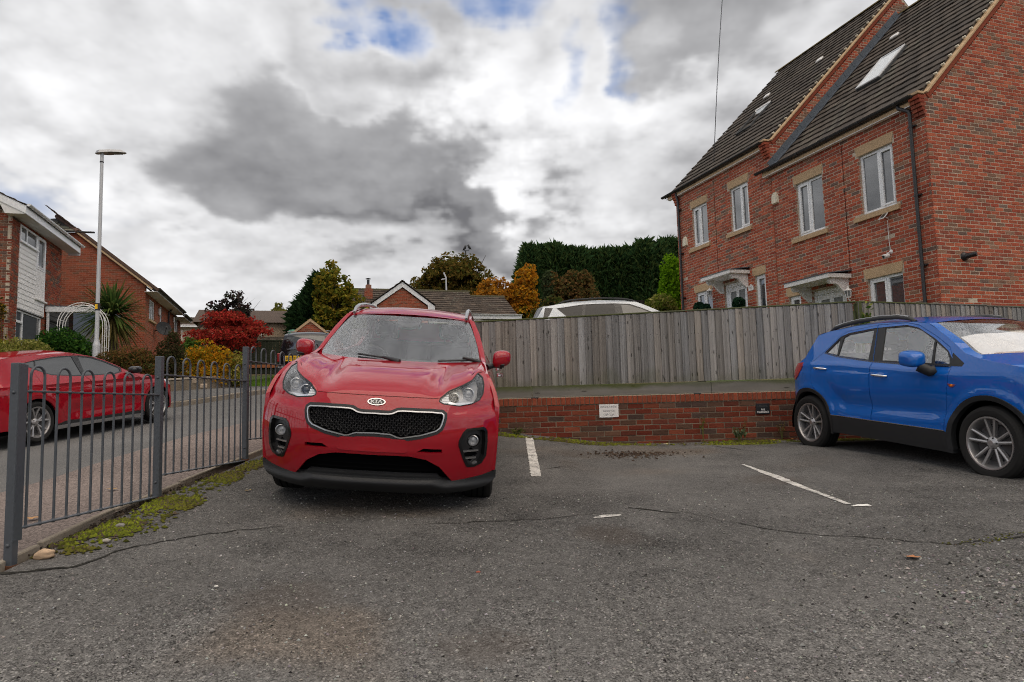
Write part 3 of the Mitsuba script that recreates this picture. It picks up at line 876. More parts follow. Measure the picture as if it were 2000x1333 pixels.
def build_signs():
    Mf = np.eye(4); Mf[:3, 1] = (0, -1, 0); Mf[:3, 3] = (0, 9.893, 0)
    s = thing('parking_sign', 'small white rectangular sign on the brick wall reading PRIVATE PARKING', 'sign')
    put(s, 'plate', box((1.200, 0.0, 1.118), (1.472, .004, 1.302), .001), 'white_paint', M=Mf)
    scene['ink'] = {'type': 'twosided', 'bsdf': {'type': 'principled', 'base_color': RGB(.10, .10, .11), 'roughness': .7, 'specular': .2}}
    Mt = Mf.copy(); Mt[1, 3] -= .0042
    lettering(s, 'lettering', 'PRIVATE PARKING', 1.336, 1.251, .026, Mt, 'ink', .225)
    lettering(s, 'lettering', 'Number 128', 1.336, 1.195, .026, Mt, 'ink', .165)
    lettering(s, 'lettering', 'KEEP CLEAR', 1.336, 1.142, .026, Mt, 'ink', .145)
    s = thing('parking_sign', 'small black slate sign on the brick wall reading NO PARKING in white', 'sign')
    put(s, 'plate', box((3.405, 0.0, 1.105), (3.600, .008, 1.255), .002), 'black_plastic', M=Mf)
    Mt = Mf.copy(); Mt[1, 3] -= .0085
    lettering(s, 'lettering', 'NO', 3.503, 1.158, .024, Mt, 'white_paint', .055, True)
    lettering(s, 'lettering', 'PARKING', 3.503, 1.122, .026, Mt, 'white_paint', .165, True)
    scene['faint_ink'] = {'type': 'twosided', 'bsdf': {'type': 'principled', 'base_color': RGB(.05, .05, .053), 'roughness': .6, 'specular': .3}}
    m = MB()
    for i, (x, w) in enumerate(((3.455, .05), (3.50, .03), (3.545, .045), (3.47, .04), (3.53, .06))):
        m.box((x - w / 2, 0, 1.205 + .018 * (i > 2)), (x + w / 2, .001, 1.213 + .018 * (i > 2)), M=Mt)
    m.put(s, 'worn_print', 'faint_ink')


build_signs()
# ------------------------------------------------------------------ houses
def f_far_brick(p, n, uv):
    s = dr.select(dr.abs(n.x) > dr.abs(n.y), p.y, p.x) * 1.046
    row = dr.floor(p.z / 0.075)
    u = s / 0.225 + 0.5 * (row - 2 * dr.floor(row / 2))
    fu, fv = u - dr.floor(u), p.z / 0.075 - row
    c = mix(mi.Color3f(.26, .066, .036), mi.Color3f(.19, .085, .055), smoothstep(0.6, 0.95, cell_rand(dr.floor(u), row, 1)))
    c = c * (0.78 + 0.44 * cell_rand(dr.floor(u), row, 2))
    joint = dr.maximum(smoothstep(0.955, 0.975, fu), smoothstep(0.86, 0.90, fv))
    return mix(c, mi.Color3f(.30, .23, .17), joint * 0.85)


mat('far_brick', proc(f_far_brick), 0.92, 0.15)


def wall_frame(o, xd, out):
    M = np.eye(4)
    M[:3, 0] = np.array([*xd, 0]) / np.linalg.norm(xd); M[:3, 1] = np.array([*out, 0]) / np.linalg.norm(out)
    M[:3, 3] = o
    return M


def window(h, M, x0, z0, x1, z1, splits=(0.5,), opens=(), rec=-0.055, fr=0.055, room=False, tops=(), label=None, glassy='window_pane'):
    """A white casement let into the wall: outer frame, mullions at the given fractions, sashes, panes, a dark room with a curtain behind."""
    w = MB()
    y0, y1 = rec - 0.06, rec
    w.box((x0, y0, z0), (x0 + fr, y1, z1), bev=.005).box((x1 - fr, y0, z0), (x1, y1, z1), bev=.005)
    w.box((x0 + fr, y0, z1 - fr), (x1 - fr, y1 - .001, z1), bev=.005).box((x0 + fr, y0, z0), (x1 - fr, y1 - .001, z0 + fr), bev=.005)
    xs = [x0 + fr] + [x0 + (x1 - x0) * s for s in splits] + [x1 - fr]
    for x in xs[1:-1]:
        w.box((x - .032, y0, z0 + fr), (x + .032, y1 - .002, z1 - fr), bev=.004)
    k = w.put(h, 'window', 'white_upvc', label=label)
    for i in range(len(xs) - 1):
        a = xs[i] + (0 if i == 0 else .032); b = xs[i + 1] - (0 if i == len(xs) - 2 else .032)
        za, zb = z0 + fr, z1 - fr
        if i in opens:
            s = MB(); t = .042
            s.box((a + .002, y1 - .03, za + .002), (a + t, y1 + .014, zb - .002), bev=.004).box((b - t, y1 - .03, za + .002), (b - .002, y1 + .014, zb - .002), bev=.004)
            s.box((a + t, y1 - .03, zb - t), (b - t, y1 + .013, zb - .002), bev=.004).box((a + t, y1 - .03, za + .002), (b - t, y1 + .013, za + t), bev=.004)
            s.put(k, 'sash', 'white_upvc', M=M)
            a, b, za, zb = a + t, b - t, za + t, zb - t
        put(k, 'pane', (np.array([(a, y0 + .03, za), (b, y0 + .03, za), (b, y0 + .03, zb), (a, y0 + .03, zb)]), np.array([(0, 1, 2, 3)])), glassy, M=M)
    scene[k] = mikit.ply((w.out()[0] @ M[:3, :3].T + M[:3, 3], w.out()[1]), 'white_upvc')
    if room:
        r = MB()
        r.box((x0 + .01, y0 - .9, z0 + .01), (x1 - .01, y0 - .88, z1 - .01))
        for xx in (x0 + .01, x1 - .012):
            r.box((xx, y0 - .88, z0 + .01), (xx + .002, y0 - .002, z1 - .01))
        r.box((x0 + .012, y0 - .88, z0 + .008), (x1 - .012, y0 - .002, z0 + .01)).box((x0 + .012, y0 - .88, z1 - .01), (x1 - .012, y0 - .002, z1 - .008))
        r.put(k, 'room', 'cabin_grey', M=M)
    return k


def lintel(h, M, x0, x1, z0, z1, splay=.055, proud=.006):
    v, f = prism([(x0 + splay, z0), (x1 - splay, z0), (x1, z1), (x0, z1)], .10)
    put(h, 'lintel', (np.c_[v[:, 0], v[:, 2] - .10 + proud, v[:, 1]], f), 'stone_lintel', M=M)


def sill(h, M, x0, x1, z0, z1, proud=.05):
    v = np.array([(x, y, z) for x in (x0, x1) for y, z in ((-.08, z0), (proud, z0), (proud, z1 - .025), (-.08, z1))])
    f = [(0, 1, 2, 3), (7, 6, 5, 4), (0, 4, 5, 1), (1, 5, 6, 2), (2, 6, 7, 3), (3, 7, 4, 0)]
    put(h, 'sill', (v, np.array(f)), 'stone_lintel', M=M)


TILE = np.array([(.070, .060, .052), (.078, .066, .056), (.062, .054, .048), (.085, .071, .060)])


def tiles(h, o, xd, up, width, length, gauge, tw, seed, big=290, keep=None, tones=TILE, name='tile', k=1.0, th=.024):
    """Interlocking tiles: course by course up the slope, tails lifted so that each course shades the one below."""
    rng = np.random.default_rng(seed)
    M = frame(o, xd)
    upv = np.asarray(up, float) / np.linalg.norm(up)
    M[:3, 1] = upv
    M[:3, 2] = np.cross(M[:3, 0], upv) * (1 if np.cross(M[:3, 0], upv)[2] > 0 else -1)
    n, m = int(math.ceil(length / gauge)), int(math.ceil(width / tw))
    cells = []
    for j in range(n):
        for i in range(-1, m + 1):
            a = max(i * tw + (tw / 2 if j % 2 else 0), 0); b = min((i + 1) * tw + (tw / 2 if j % 2 else 0), width)
            if b - a > .03 and (keep is None or keep((a + b) / 2, (j + .5) * gauge)):
                cells.append((a, j * gauge, b, min((j + 1) * gauge, length) + .06))
    rest = MB()
    d = [np.linalg.norm(M[:3, :3] @ np.array([(c[0] + c[2]) / 2, c[1], 0]) + M[:3, 3] - EYE) for c in cells]
    for r, i in enumerate(np.argsort(d)):
        a, y0, b, y1 = cells[i]
        j = rng.normal(0, .0025)
        v = np.array([(a + .003, y0, .012 + j), (b - .003, y0, .012 + j), (b - .003, y1, -.012), (a + .003, y1, -.012), (a + .003, y0, .012 + th + j), (b - .003, y0, .012 + th + j), (b - .003, y1, .004), (a + .003, y1, .004)])
        # a shallow roll along the middle of each tile
        xm = (a + b) / 2
        v = np.vstack([v, [(xm, y0, .012 + th * .55 + j), (xm, y1, -.004)]])
        f = np.array([(0, 1, 8), (1, 5, 8), (5, 4, 8), (4, 0, 8), (4, 8, 9), (4, 9, 7), (8, 5, 6), (8, 6, 9), (0, 4, 7), (0, 7, 3), (1, 2, 6), (1, 6, 5)])
        f[:4] = [(0, 8, 4), (0, 1, 8), (1, 5, 8), (4, 8, 5)]
        c = tones[rng.integers(len(tones))] * rng.uniform(.82, 1.2) * k
        col = c * rng.uniform(.9, 1.1, (len(v), 1))
        if rng.random() < .10:
            col[4:6] = np.array([.13, .125, .10])     # lichen on the tail
        if r < big:
            put(h, name, (v, f), 'tinted', color=col, M=M)
        else:
            rest.add(v, f, col, M)
    if rest.n:
        rest.put(h, name, 'tinted', colored=True, kind='stuff')


def gutter(h, M, x0, x1, z, y=.055, r=.056, bsdf='black_plastic', brackets=True):
    a = np.linspace(math.pi, 2 * math.pi, 9)
    prof = np.vstack([np.c_[y + r + r * np.cos(a), z + r * np.sin(a)], np.c_[y + r + (r - .004) * np.cos(a[::-1]), z + (r - .004) * np.sin(a[::-1])]])
    v, f = prism(prof, x1 - x0)
    b = MB().add(np.c_[v[:, 2] + x0, v[:, 0], v[:, 1]], f)
    for x in (x0, x1):
        vv, ff = prism(np.c_[y + r + (r + .002) * np.cos(a), z + (r + .002) * np.sin(a)], .006)
        b.add(np.c_[vv[:, 2] + x - .003, vv[:, 0], vv[:, 1]], ff)
    b.put(h, 'gutter', bsdf, smooth=30, M=M)
    if brackets:
        c = MB()
        for x in np.arange(x0 + .35, x1, .92):
            vv, ff = prism(np.vstack([np.c_[y + r + (r + .007) * np.cos(a), z + (r + .007) * np.sin(a)], np.c_[y + r + (r + .0005) * np.cos(a[::-1]), z + (r + .0005) * np.sin(a[::-1])]]), .055)
            c.add(np.c_[vv[:, 2] + x, vv[:, 0], vv[:, 1]], ff)
        c.put(h, 'gutter_brackets', bsdf, M=M, kind='stuff')


def downpipe(h, M, x, z0, z1, xt, zt, bsdf='black_plastic', y=.075, r=.034):
    b = MB().tube([(x, y, z0), (x, y, z1)], r, 12)
    b.tube([(x, y, z1 - .01), (x + .01, y, z1 + .05), (xt - .02, y + .035, zt - .08), (xt, y + .035, zt)], r * 1.06, 12)
    b.put(h, 'downpipe', bsdf, smooth=50, M=M)
    c = MB()
    for z in np.arange(z1 - .25, z0, -1.35):
        c.tube([(x, y, z - .022), (x, y, z + .022)], r * 1.16, 12).box((x - .075, .0, z - .014), (x + .075, y - .01, z + .014))
    c.put(h, 'pipe_clips', bsdf, M=M, kind='stuff')


def canopy(h, M, x0, x1, z0, z1, out=.62):
    k = put(h, 'door_canopy', box((x0 + .01, 0, z0 + .012), (x1 - .01, out - .012, z1 - .03), .004), 'white_paint', M=M, label='white flat canopy over the front door')
    put(k, 'canopy_roof', (np.array([(x0 - .015, 0, z1 + .06), (x1 + .015, 0, z1 + .06), (x1 + .015, out + .02, z1 - .022), (x0 - .015, out + .02, z1 - .022), (x0 - .015, 0, z1 + .04), (x1 + .015, 0, z1 + .04), (x1 + .015, out + .02, z1 - .040), (x0 - .015, out + .02, z1 - .040)]),
                            np.array([(0, 1, 2, 3), (7, 6, 5, 4), (3, 2, 6, 7), (1, 5, 6, 2), (0, 3, 7, 4)])), 'lead', M=M)
    put(k, 'fascia', box((x0, out - .012, z0), (x1, out + .006, z1 - .03), .004), 'white_paint', M=M)
    for x in (x0 + .10, x1 - .16):
        prof = [(0, z0 + .01), (out - .12, z0 + .01), (out - .10, z0 - .05), (out - .16, z0 - .11), (out - .26, z0 - .10), (out - .34, z0 - .13), (.16, z0 - .26), (.07, z0 - .33), (0, z0 - .34)]
        v, f = prism(prof, .07)
        put(k, 'bracket', (np.c_[v[:, 2] + x, v[:, 0], v[:, 1]], f), 'white_paint', M=M)


def door(h, M, x0, x1, z0, z1, rec=-.06):
    w = MB(); fr = .07
    w.box((x0, rec - .07, z0), (x0 + fr, rec, z1), bev=.005).box((x1 - fr, rec - .07, z0), (x1, rec, z1), bev=.005).box((x0 + fr, rec - .07, z1 - fr - .03), (x1 - fr, rec - .001, z1), bev=.005)
    k = w.put(h, 'door', 'white_upvc', M=M)
    a, b, zt = x0 + fr + .004, x1 - fr - .004, z1 - fr - .036
    m = (a + b) / 2
    l = MB()
    for xa, xb in ((a, a + .11), (m - .055, m + .055), (b - .11, b)):
        l.box((xa, rec - .055, z0 + .01), (xb, rec - .012, zt), bev=.003)
    l.box((a + .11, rec - .054, zt - .12), (b - .11, rec - .013, zt), bev=.003).box((a + .11, rec - .054, z0 + .01), (b - .11, rec - .013, z0 + .75), bev=.003)
    l.put(k, 'leaf', 'white_upvc', M=M)
    for xa, xb in ((a + .11, m - .055), (m + .055, b - .11)):
        put(k, 'pane', box((xa, rec - .04, z0 + .75), (xb, rec - .034, zt - .12)), 'frosted', M=M)
    put(k, 'handle', box((b - .085, rec - .012, z0 + 1.0), (b - .05, rec + .022, z0 + 1.24), .006), 'satin_silver', M=M)


def rooflight(h, o, xd, up, x0, x1, y0, y1, lift=0.0):
    M = frame(o, xd); upv = np.asarray(up) / np.linalg.norm(up)
    M[:3, 1] = upv; nz = np.cross(M[:3, 0], upv); M[:3, 2] = nz if nz[2] > 0 else -nz
    fr = .07
    b = MB().box((x0, y0, -.02), (x0 + fr, y1, .075), bev=.008).box((x1 - fr, y0, -.02), (x1, y1, .075), bev=.008).box((x0 + fr, y0, -.02), (x1 - fr, y0 + fr, .073), bev=.008).box((x0 + fr, y1 - fr, -.02), (x1 - fr, y1, .080), bev=.008)
    k = b.put(h, 'rooflight', 'cabin_grey', M=M)
    T = M.copy()
    if lift:
        # a top-hung sash pushed open at its foot
        c, s = math.cos(lift), math.sin(lift)
        R = np.eye(4); R[1:3, 1:3] = ((c, s), (-s, c))
        A = np.eye(4); A[:3, 3] = (0, y1, .07); B = np.eye(4); B[:3, 3] = (0, -y1, -.07)
        T = M @ A @ np.linalg.inv(R) @ B
    s_ = MB()
    for a_, b_ in (((x0 + .01, y0, .08), (x0 + .07, y1, .115)), ((x1 - .07, y0, .08), (x1 - .01, y1, .115)), ((x0 + .07, y0, .08), (x1 - .07, y0 + .06, .114)), ((x0 + .07, y1 - .06, .08), (x1 - .07, y1, .114))):
        s_.box(a_, b_, bev=.006)
    s_.put(k, 'sash', 'galvanised' if not lift else 'white_paint', M=T)
    put(k, 'pane', (np.array([(x0 + .07, y0 + .06, .10), (x1 - .07, y0 + .06, .10), (x1 - .07, y1 - .06, .10), (x0 + .07, y1 - .06, .10)]), np.array([(0, 1, 2, 3)])), 'rooflight_glass', M=T)
    put(k, 'shaft', box((x0 + fr, y0 + fr, -.03), (x1 - fr, y1 - fr, -.028)), 'white_paint' if not lift else 'deep_black', M=M)


mat('rooflight_glass', (0.55, 0.58, 0.60), 0.06, 0.6, clear=0.8)


def build_semi():
    c0 = np.array([7.910, 12.75])
    d, g = np.array([-.31267, .94986]), np.array([.94986, .31267])
    T = 1.027
    W = 4.385
    DEP = 9.3
    upv = np.array([g[0], g[1], T]); SL = math.hypot(1, T)
    names = {}
    for unit, (s0, dz, lab) in enumerate(((0.0, 0.0, 'near half of the red brick pair, its gable end facing the parking area'),
                                          (W, 0.735, 'far half of the red brick pair, stepped higher, with an open rooflight'))):
        h = thing('brick_house', lab, 'house'); names[unit] = h
        o = np.array([*(c0 + d * s0), dz])
        F = wall_frame(o, d, -g)              # facade: x = distance along, y = out
        E = wall_frame(o, g, -d)              # gable end facing the camera
        wins = [(.79, 5.09, 1.65, 6.345), (2.71, 5.09, 3.555, 6.345)]
        gf = [(.78, 2.50, 1.645, 3.73), (2.24, 1.55, 3.25, 3.735), (3.62, 2.5, 4.02, 3.735)] if unit == 0 else [(.44, 2.0, .85, 3.735), (1.19, 1.55, 2.18, 3.735), (2.74, 2.5, 3.55, 3.735)]
        if unit == 1:
            wins = [(.915, 5.09, 1.695, 6.28), (2.775, 5.09, 3.545, 6.27)]
        # core walls with the openings cut
        pg = Polygon([(0.02, 1.0), (W - .02, 1.0), (W - .02, 6.96), (0.02, 6.96)], [[(a, b), (c, b), (c, e), (a, e)] for a, b, c, e in wins + gf])
        m = trimesh.creation.extrude_polygon(pg, .12, engine='earcut')
        v = np.array(m.vertices)
        put(h, 'facade_core', (np.c_[v[:, 0], v[:, 2] - .1245, v[:, 1]], np.array(m.faces)), 'mortar', M=F)
        gp = [(.02, 1.0), (DEP, 1.0), (DEP, 6.96), (DEP / 2 + .05, 6.96 + (DEP / 2 - .15) * T), (.2, 6.98), (.02, 6.96)]
        v, f = prism(gp, .12)
        put(h, 'gable_core', (np.c_[v[:, 0], v[:, 2] - .1245, v[:, 1]], f), 'mortar', M=E)
        v, f = prism(gp, .1)
        put(h, 'far_gable_core', (np.c_[v[:, 0], v[:, 2] - W - .02, v[:, 1]], f), 'far_brick', M=E)
        # facing bricks, the biggest-looking first
        holes = list(wins + gf)
        lin = [(w[0] - .05, w[3], w[2] + .09, w[3] + .21) for w in wins] + [(w[0] - .04, w[3], w[2] + .095, w[3] + .21) for w in gf if w[1] > 1.9]
        sil = [(w[0] - .09, w[1] - .12, w[2] + .20, w[1]) for w in wins]
        fc = bond(0, W, 1.0, 6.93, None, holes + lin + sil)
        gc = bond(0, DEP, 1.0, 11.7, lambda z: (0, DEP) if z < 6.99 else ((z - 6.99) / T + .2, DEP - (z - 6.99) / T - .2) if z < 11.6 else None, shift=.1)
        if unit == 1:
            gc = [q for q in gc if q[1] > 6.2]
        else:
            gc = [q for q in gc if q[0] < 6]
        ng = {0: 190, 1: 30}[unit]
        bricks(h, F, fc, .05, 20 + unit, 300 - ng, burnt=.17, k=1.34)
        bricks(h, E, gc, .05, 30 + unit, ng, burnt=.22, k=1.25)
        # openings
        for i, w in enumerate(wins):
            op = (1,) if (unit, i) in ((0, 1), (1, 1)) else (0,)
            k = window(h, F, *w, splits=(.47 if i == 0 else .53,), opens=op)
            lintel(h, F, w[0] - .05, w[2] + .09, w[3] + .005, w[3] + .215)
            sill(h, F, w[0] - .09, w[2] + .195, w[1] - .125, w[1] - .001)
        for i, w in enumerate(gf):
            if w[1] < 1.9:
                door(h, F, *((w[0], w[2], w[1], w[3])))
            else:
                k = window(h, F, *w, splits=() if w[2] - w[0] < .5 else (.47,), opens=(0,) if w[2] - w[0] < .5 else (1,))
                lintel(h, F, w[0] - .04, w[2] + .095, w[3] + .005, w[3] + .215)
                if w[2] - w[0] > .5:
                    sill(h, F, w[0] - .09, w[2] + .195, w[1] - .125, w[1] - .001)
        if unit == 0:
            canopy(h, F, 2.05, 3.42, 3.83, 3.96)
        else:
            canopy(h, F, 1.02, 2.34, 3.835, 3.965)
        # eaves: kneelers, fascia, gutter
        kn = MB(); rng = np.random.default_rng(77 + unit)
        for q in range(5):
            z = 6.595 + .075 * q
            o_ = .028 * (q + 1)
            for a_, b_ in ((-.012, .10), (.11, .215)):
                kn.box((a_, .001, z), (b_, o_ + .012, z + .066), brick_tone(rng, .1) * 1.1, bev=.003)
        kn.put(h, 'corbel', 'brick', colored=True, M=F)
        if unit == 1:
            kn = MB()
            for q in range(5):
                kn.box((W - .22, .001, 6.595 + .075 * q), (W + .01, .04 + .028 * q, 6.661 + .075 * q), brick_tone(rng, .1) * 1.1, bev=.003)
            kn.put(h, 'corbel', 'brick', colored=True, M=F)
        put(h, 'soffit_board', box((.22, .002, 6.835), (W + (.2 if unit == 0 else .3), .10, 6.855), .003), 'white_paint', M=F)
        put(h, 'fascia_board', box((.22, .082, 6.852), (W + (.2 if unit == 0 else .3), .10, 6.99), .003), 'stone_lintel', M=F)
        gutter(h, F, .12 if unit == 0 else .10, W + (.38 if unit == 0 else .52), 7.0, y=.10)
        if unit == 0:
            downpipe(h, F, .27, 1.6, 6.70, .50, 6.97)
        else:
            downpipe(h, F, 4.15, 1.4, 6.64, 4.2, 6.97)
        # roof
        ex = W + (.45 if unit == 1 else -.01)
        ro = np.array([*(c0 + d * (s0 + .06) - g * .10), 7.0 + dz - .10 * T + .02])
        tiles(h, ro, [*d, 0], upv, ex - .06 + (.0 if unit else 0), 4.75 * SL, .2965, .33, 60 + unit, big=290)
        v = np.array([(0, 0, -.03), (ex - .06, 0, -.03), (ex - .06, 4.72 * SL, -.03), (0, 4.72 * SL, -.03)])
        RM = frame(ro, [*d, 0]); RM[:3, 1] = upv / np.linalg.norm(upv); nz = np.cross(RM[:3, 0], RM[:3, 1]); RM[:3, 2] = nz if nz[2] > 0 else -nz
        put(h, 'roof_felt', (v, np.array([(0, 1, 2, 3)])), 'deep_black', M=RM)
        dn = np.array([g[0], g[1], -T])
        rr = np.array([*(c0 + d * (s0 + .06) + g * 4.65), 7.0 + dz + 4.65 * T])
        put(h, 'rear_roof', (np.array([rr, rr + np.array([*d, 0]) * (ex - .06), rr + np.array([*d, 0]) * (ex - .06) + dn * 4.75, rr + dn * 4.75]), np.array([(0, 1, 2, 3)])), 'cabin_grey')
        rg = MB(); rng = np.random.default_rng(4)
        for x in np.arange(0, ex - .06, .45):
            a = np.linspace(0, math.pi, 8)
            pr = np.vstack([np.c_[.13 * np.cos(a), .085 * np.sin(a)], np.c_[.11 * np.cos(a[::-1]), .065 * np.sin(a[::-1])]])
            vv, ff = prism(pr, .44)
            P_ = np.array([rr + np.array([*d, 0]) * (x + q[2]) + np.array([*g, 0]) * q[0] + np.array([0, 0, q[1] - .03]) for q in vv])
            rg.add(P_, ff, TILE[rng.integers(4)] * np.array([1.35, 1.25, .7]) * rng.uniform(.8, 1.3))
        rg.put(h, 'ridge_tiles', 'tinted', colored=True, kind='stuff', label='ridge tiles yellowed by moss')
        # verge: mortar bed, clips, and a proud brick course under it
        for i in range(20):
            gg = .16 + .2075 * i
            z = 7.06 + dz + (gg) * T
            q = np.array([*(c0 + d * (s0 + .03) + g * gg), z])
            M_ = frame(q, upv); M_[:3, 1] = np.array([*(-d), 0]); M_[:3, 2] = np.cross(M_[:3, 0], M_[:3, 1]); M_[:3, 2] *= np.sign(M_[2, 2])
            put(h, 'verge_clip', box((-.012, -.02, -.02), (.022, .05, .024), .005), 'cream_plastic', M=M_)
        q = np.array([*(c0 + d * s0), 7.0 + dz]); M_ = frame(q, upv); M_[:3, 1] = np.array([*(-d), 0]); M_[:3, 2] = np.cross(M_[:3, 0], M_[:3, 1]); M_[:3, 2] *= np.sign(M_[2, 2])
        put(h, 'verge_mortar', box((.05, -.10, -.045), (4.72 * SL, .045, -.002), .008), 'stone_lintel', M=M_)
        put(h, 'verge_course', box((.02, -.10, -.135), (4.72 * SL, .022, -.047), .006), 'brick', color=np.array([.22, .055, .032]), M=M_)
        put(h, 'kneeler_stone', box((-.02, .001, 6.985), (.20, .16, 7.035), .006), 'stone_lintel', M=F)
        if unit == 0:
            rooflight(h, ro, [*d, 0], upv, 2.17, 2.89, 1.55 * SL, 2.42 * SL)
            put(h, 'roof_vent', box((3.25, 3.36 * SL, .01), (3.49, 3.46 * SL, .07), .02), 'white_paint', M=RM)
        else:
            rooflight(h, ro, [*d, 0], upv, 2.35, 3.05, 1.50 * SL, 2.32 * SL, lift=.42)
            put(h, 'roof_vent', box((1.2, 3.12 * SL, .01), (1.42, 3.24 * SL, .07), .02), 'white_paint', M=RM)
            put(h, 'roof_vent', box((3.35, 3.0 * SL, .01), (3.58, 3.12 * SL, .07), .02), 'white_paint', M=RM)
            # stepped lead flashing where the near roof meets this gable, and the corbelled foot of the verge
            lead = MB()
            n = 30
            for i in range(n):
                gg = .02 + i * (4.55 / n)
                z = 7.0 + gg * T
                q = np.array([*(c0 + d * (W - .004) + g * gg), z + .02]); M2 = frame(q, upv); M2[:3, 1] = np.array([*(-d), 0]); M2[:3, 2] = np.cross(M2[:3, 0], M2[:3, 1]); M2[:3, 2] *= np.sign(M2[2, 2])
                lead.box((0, .0, .0), (4.55 / n * SL + .02, .012 + .006 * (i % 2), .17), M=M2).box((0, .01, .028 + .006 * (i % 2)), (4.55 / n * SL + .01, .16, .040 + .006 * (i % 2)), M=M2)
            lead.put(h, 'lead_flashing', 'lead', kind='stuff')
        # movement joint
        put(h, 'movement_joint', box((2.075 if unit == 0 else 2.385, -.045, 4.0), (2.087 if unit == 0 else 2.397, .0025, 6.75)), 'deep_black', M=F)
    h0, h1 = names[0], names[1]
    F = wall_frame(np.array([*c0, 0.0]), d, -g); E = wall_frame(np.array([*c0, 0.0]), g, -d)

    def alarm(x, z, lab):
        pr = np.array([(-.115, -.15), (.115, -.15), (.105, .03), (.07, .12), (.0, .16), (-.07, .12), (-.105, .03)])
        v, f = prism(rounded(pr, .03), .055)
        v2 = v.copy(); top = v[:, 2] > .03
        v2[top, :2] *= .86
        single('alarm_box', lab, 'alarm box', (np.c_[v2[:, 0] + x, v2[:, 2] + .002, v2[:, 1] + z] @ F[:3, :3].T + F[:3, 3], f), 'cream_plastic', smooth=30)
    alarm(4.26, 6.235, 'cream alarm box high on the wall between the two brick houses')
    alarm(8.33, 6.11, 'cream alarm box beside the far downpipe of the left brick house')
    s = thing('solar_panel', 'small white-framed solar panel tilted under the near upstairs window sill', 'solar panel')
    c_, s_ = math.cos(.75), math.sin(.75)
    M2 = F.copy(); A = np.eye(4); A[:3, :3] = ((1, 0, 0), (0, s_, c_), (0, c_, -s_)); A[:3, 3] = (1.03, .11, 4.90)
    put(s, 'frame', box((-.065, -.012, -.095), (.065, .002, .095), .003), 'white_paint', M=F @ A)
    put(s, 'cells', box((-.052, .002, -.080), (.052, .004, .080)), 'pane_dark', M=F @ A)
    put(s, 'arm', tube([(1.03, 0, 4.86), (1.03, .09, 4.89)], .012, 8), 'white_paint', M=F)
    c = thing('security_camera', 'white security camera on a bracket above the near ground floor window', 'camera')
    put(c, 'mount', lathe([(0, .03), (.02, .028), (.045, .0)], 16), 'white_paint', smooth=40, M=F @ np.array([[1, 0, 0, 1.01], [0, 0, 1, 0], [0, 1, 0, 4.17], [0, 0, 0, 1.0]]))
    put(c, 'body', tube([(1.05, .16, 4.07), (1.05, .155, 4.072), (1.03, .05, 4.10), (1.03, .045, 4.10)], [.035, .046, .046, .03], 14), 'white_paint', smooth=50, M=F)
    put(c, 'lens', tube([(1.051, .166, 4.069), (1.05, .150, 4.073)], .028, 12), 'gloss_black', M=F)
    put(c, 'arm', tube([(1.01, .02, 4.17), (1.02, .07, 4.15), (1.03, .09, 4.12)], .012, 8), 'white_paint', M=F)
    put(c, 'cable', tube([(1.02, .012, 4.82), (1.03, .012, 4.5), (1.01, .014, 4.2)], .006, 6), 'white_paint', M=F)

    def coach_lamp(x, z, lab):
        k = thing('coach_lamp', lab, 'lamp')
        b = MB()
        b.tube([(x, .0, z - .16), (x, .10, z - .18), (x, .15, z - .12), (x, .15, z - .09)], .012, 8)
        v, f = lathe([(0, -.10), (.045, -.10), (.05, -.085), (.03, -.075), (0, -.075)], 6); b.add(v + [x, .15, z], f)
        v, f = lathe([(0, .15), (.012, .14), (.016, .115), (.035, .10), (.09, .06), (.085, .05), (0, .05)], 6); b.add(v + [x, .15, z], f)
        for i in range(6):
            a = i * math.pi / 3
            b.tube([(x + .045 * math.cos(a), .15 + .045 * math.sin(a), z - .085), (x + .075 * math.cos(a), .15 + .075 * math.sin(a), z + .055)], .006, 5)
        b.put(k, 'frame', 'white_paint', M=F)
        v, f = lathe([(.040, -.08), (.068, .05)], 6)
        put(k, 'panes', (v + [x, .15, z], f), 'frosted', M=F)
    coach_lamp(2.03, 3.50, 'white coach lamp to the right of the near front door')
    coach_lamp(7.02, 4.33, 'white coach lamp beside the far front door')
    v, f = prism(rounded([(-.10, -.07), (.10, -.07), (.10, .05), (.05, .05), (.03, .09), (-.03, .09), (-.05, .05), (-.10, .05)], .012), .012)
    k = thing('number_plaque', 'white house number plaque to the right of the far front door', 'sign')
    put(k, 'plate', (np.c_[v[:, 0] + 5.40, v[:, 2] + .004, v[:, 1] + 4.20], f), 'white_paint', M=F)
    Mt = F.copy(); Mt[:3, 0] *= -1; Mt[:3, 3] = F[:3, 3] - F[:3, 1] * -.0165
    lettering(k, 'number', '10', -5.40, 4.175, .06, Mt, 'ink')
    # vent cowl on the gable
    k = thing('wall_vent', 'black wall vent with a stub pipe on the brick gable', 'vent')
    R = np.array([[1, 0, 0, .665], [0, 0, 1, 0], [0, 1, 0, 3.885], [0, 0, 0, 1.0]])
    put(k, 'flange', lathe([(.0, .05), (.055, .05), (.075, .03), (.085, .004), (.085, .0)], 20), 'black_plastic', smooth=40, M=E @ R)
    put(k, 'spout', tube([(.665, .03, 3.885), (.70, .12, 3.895), (.74, .20, 3.90)], [.055, .048, .045], 14), 'black_plastic', smooth=50, M=E)
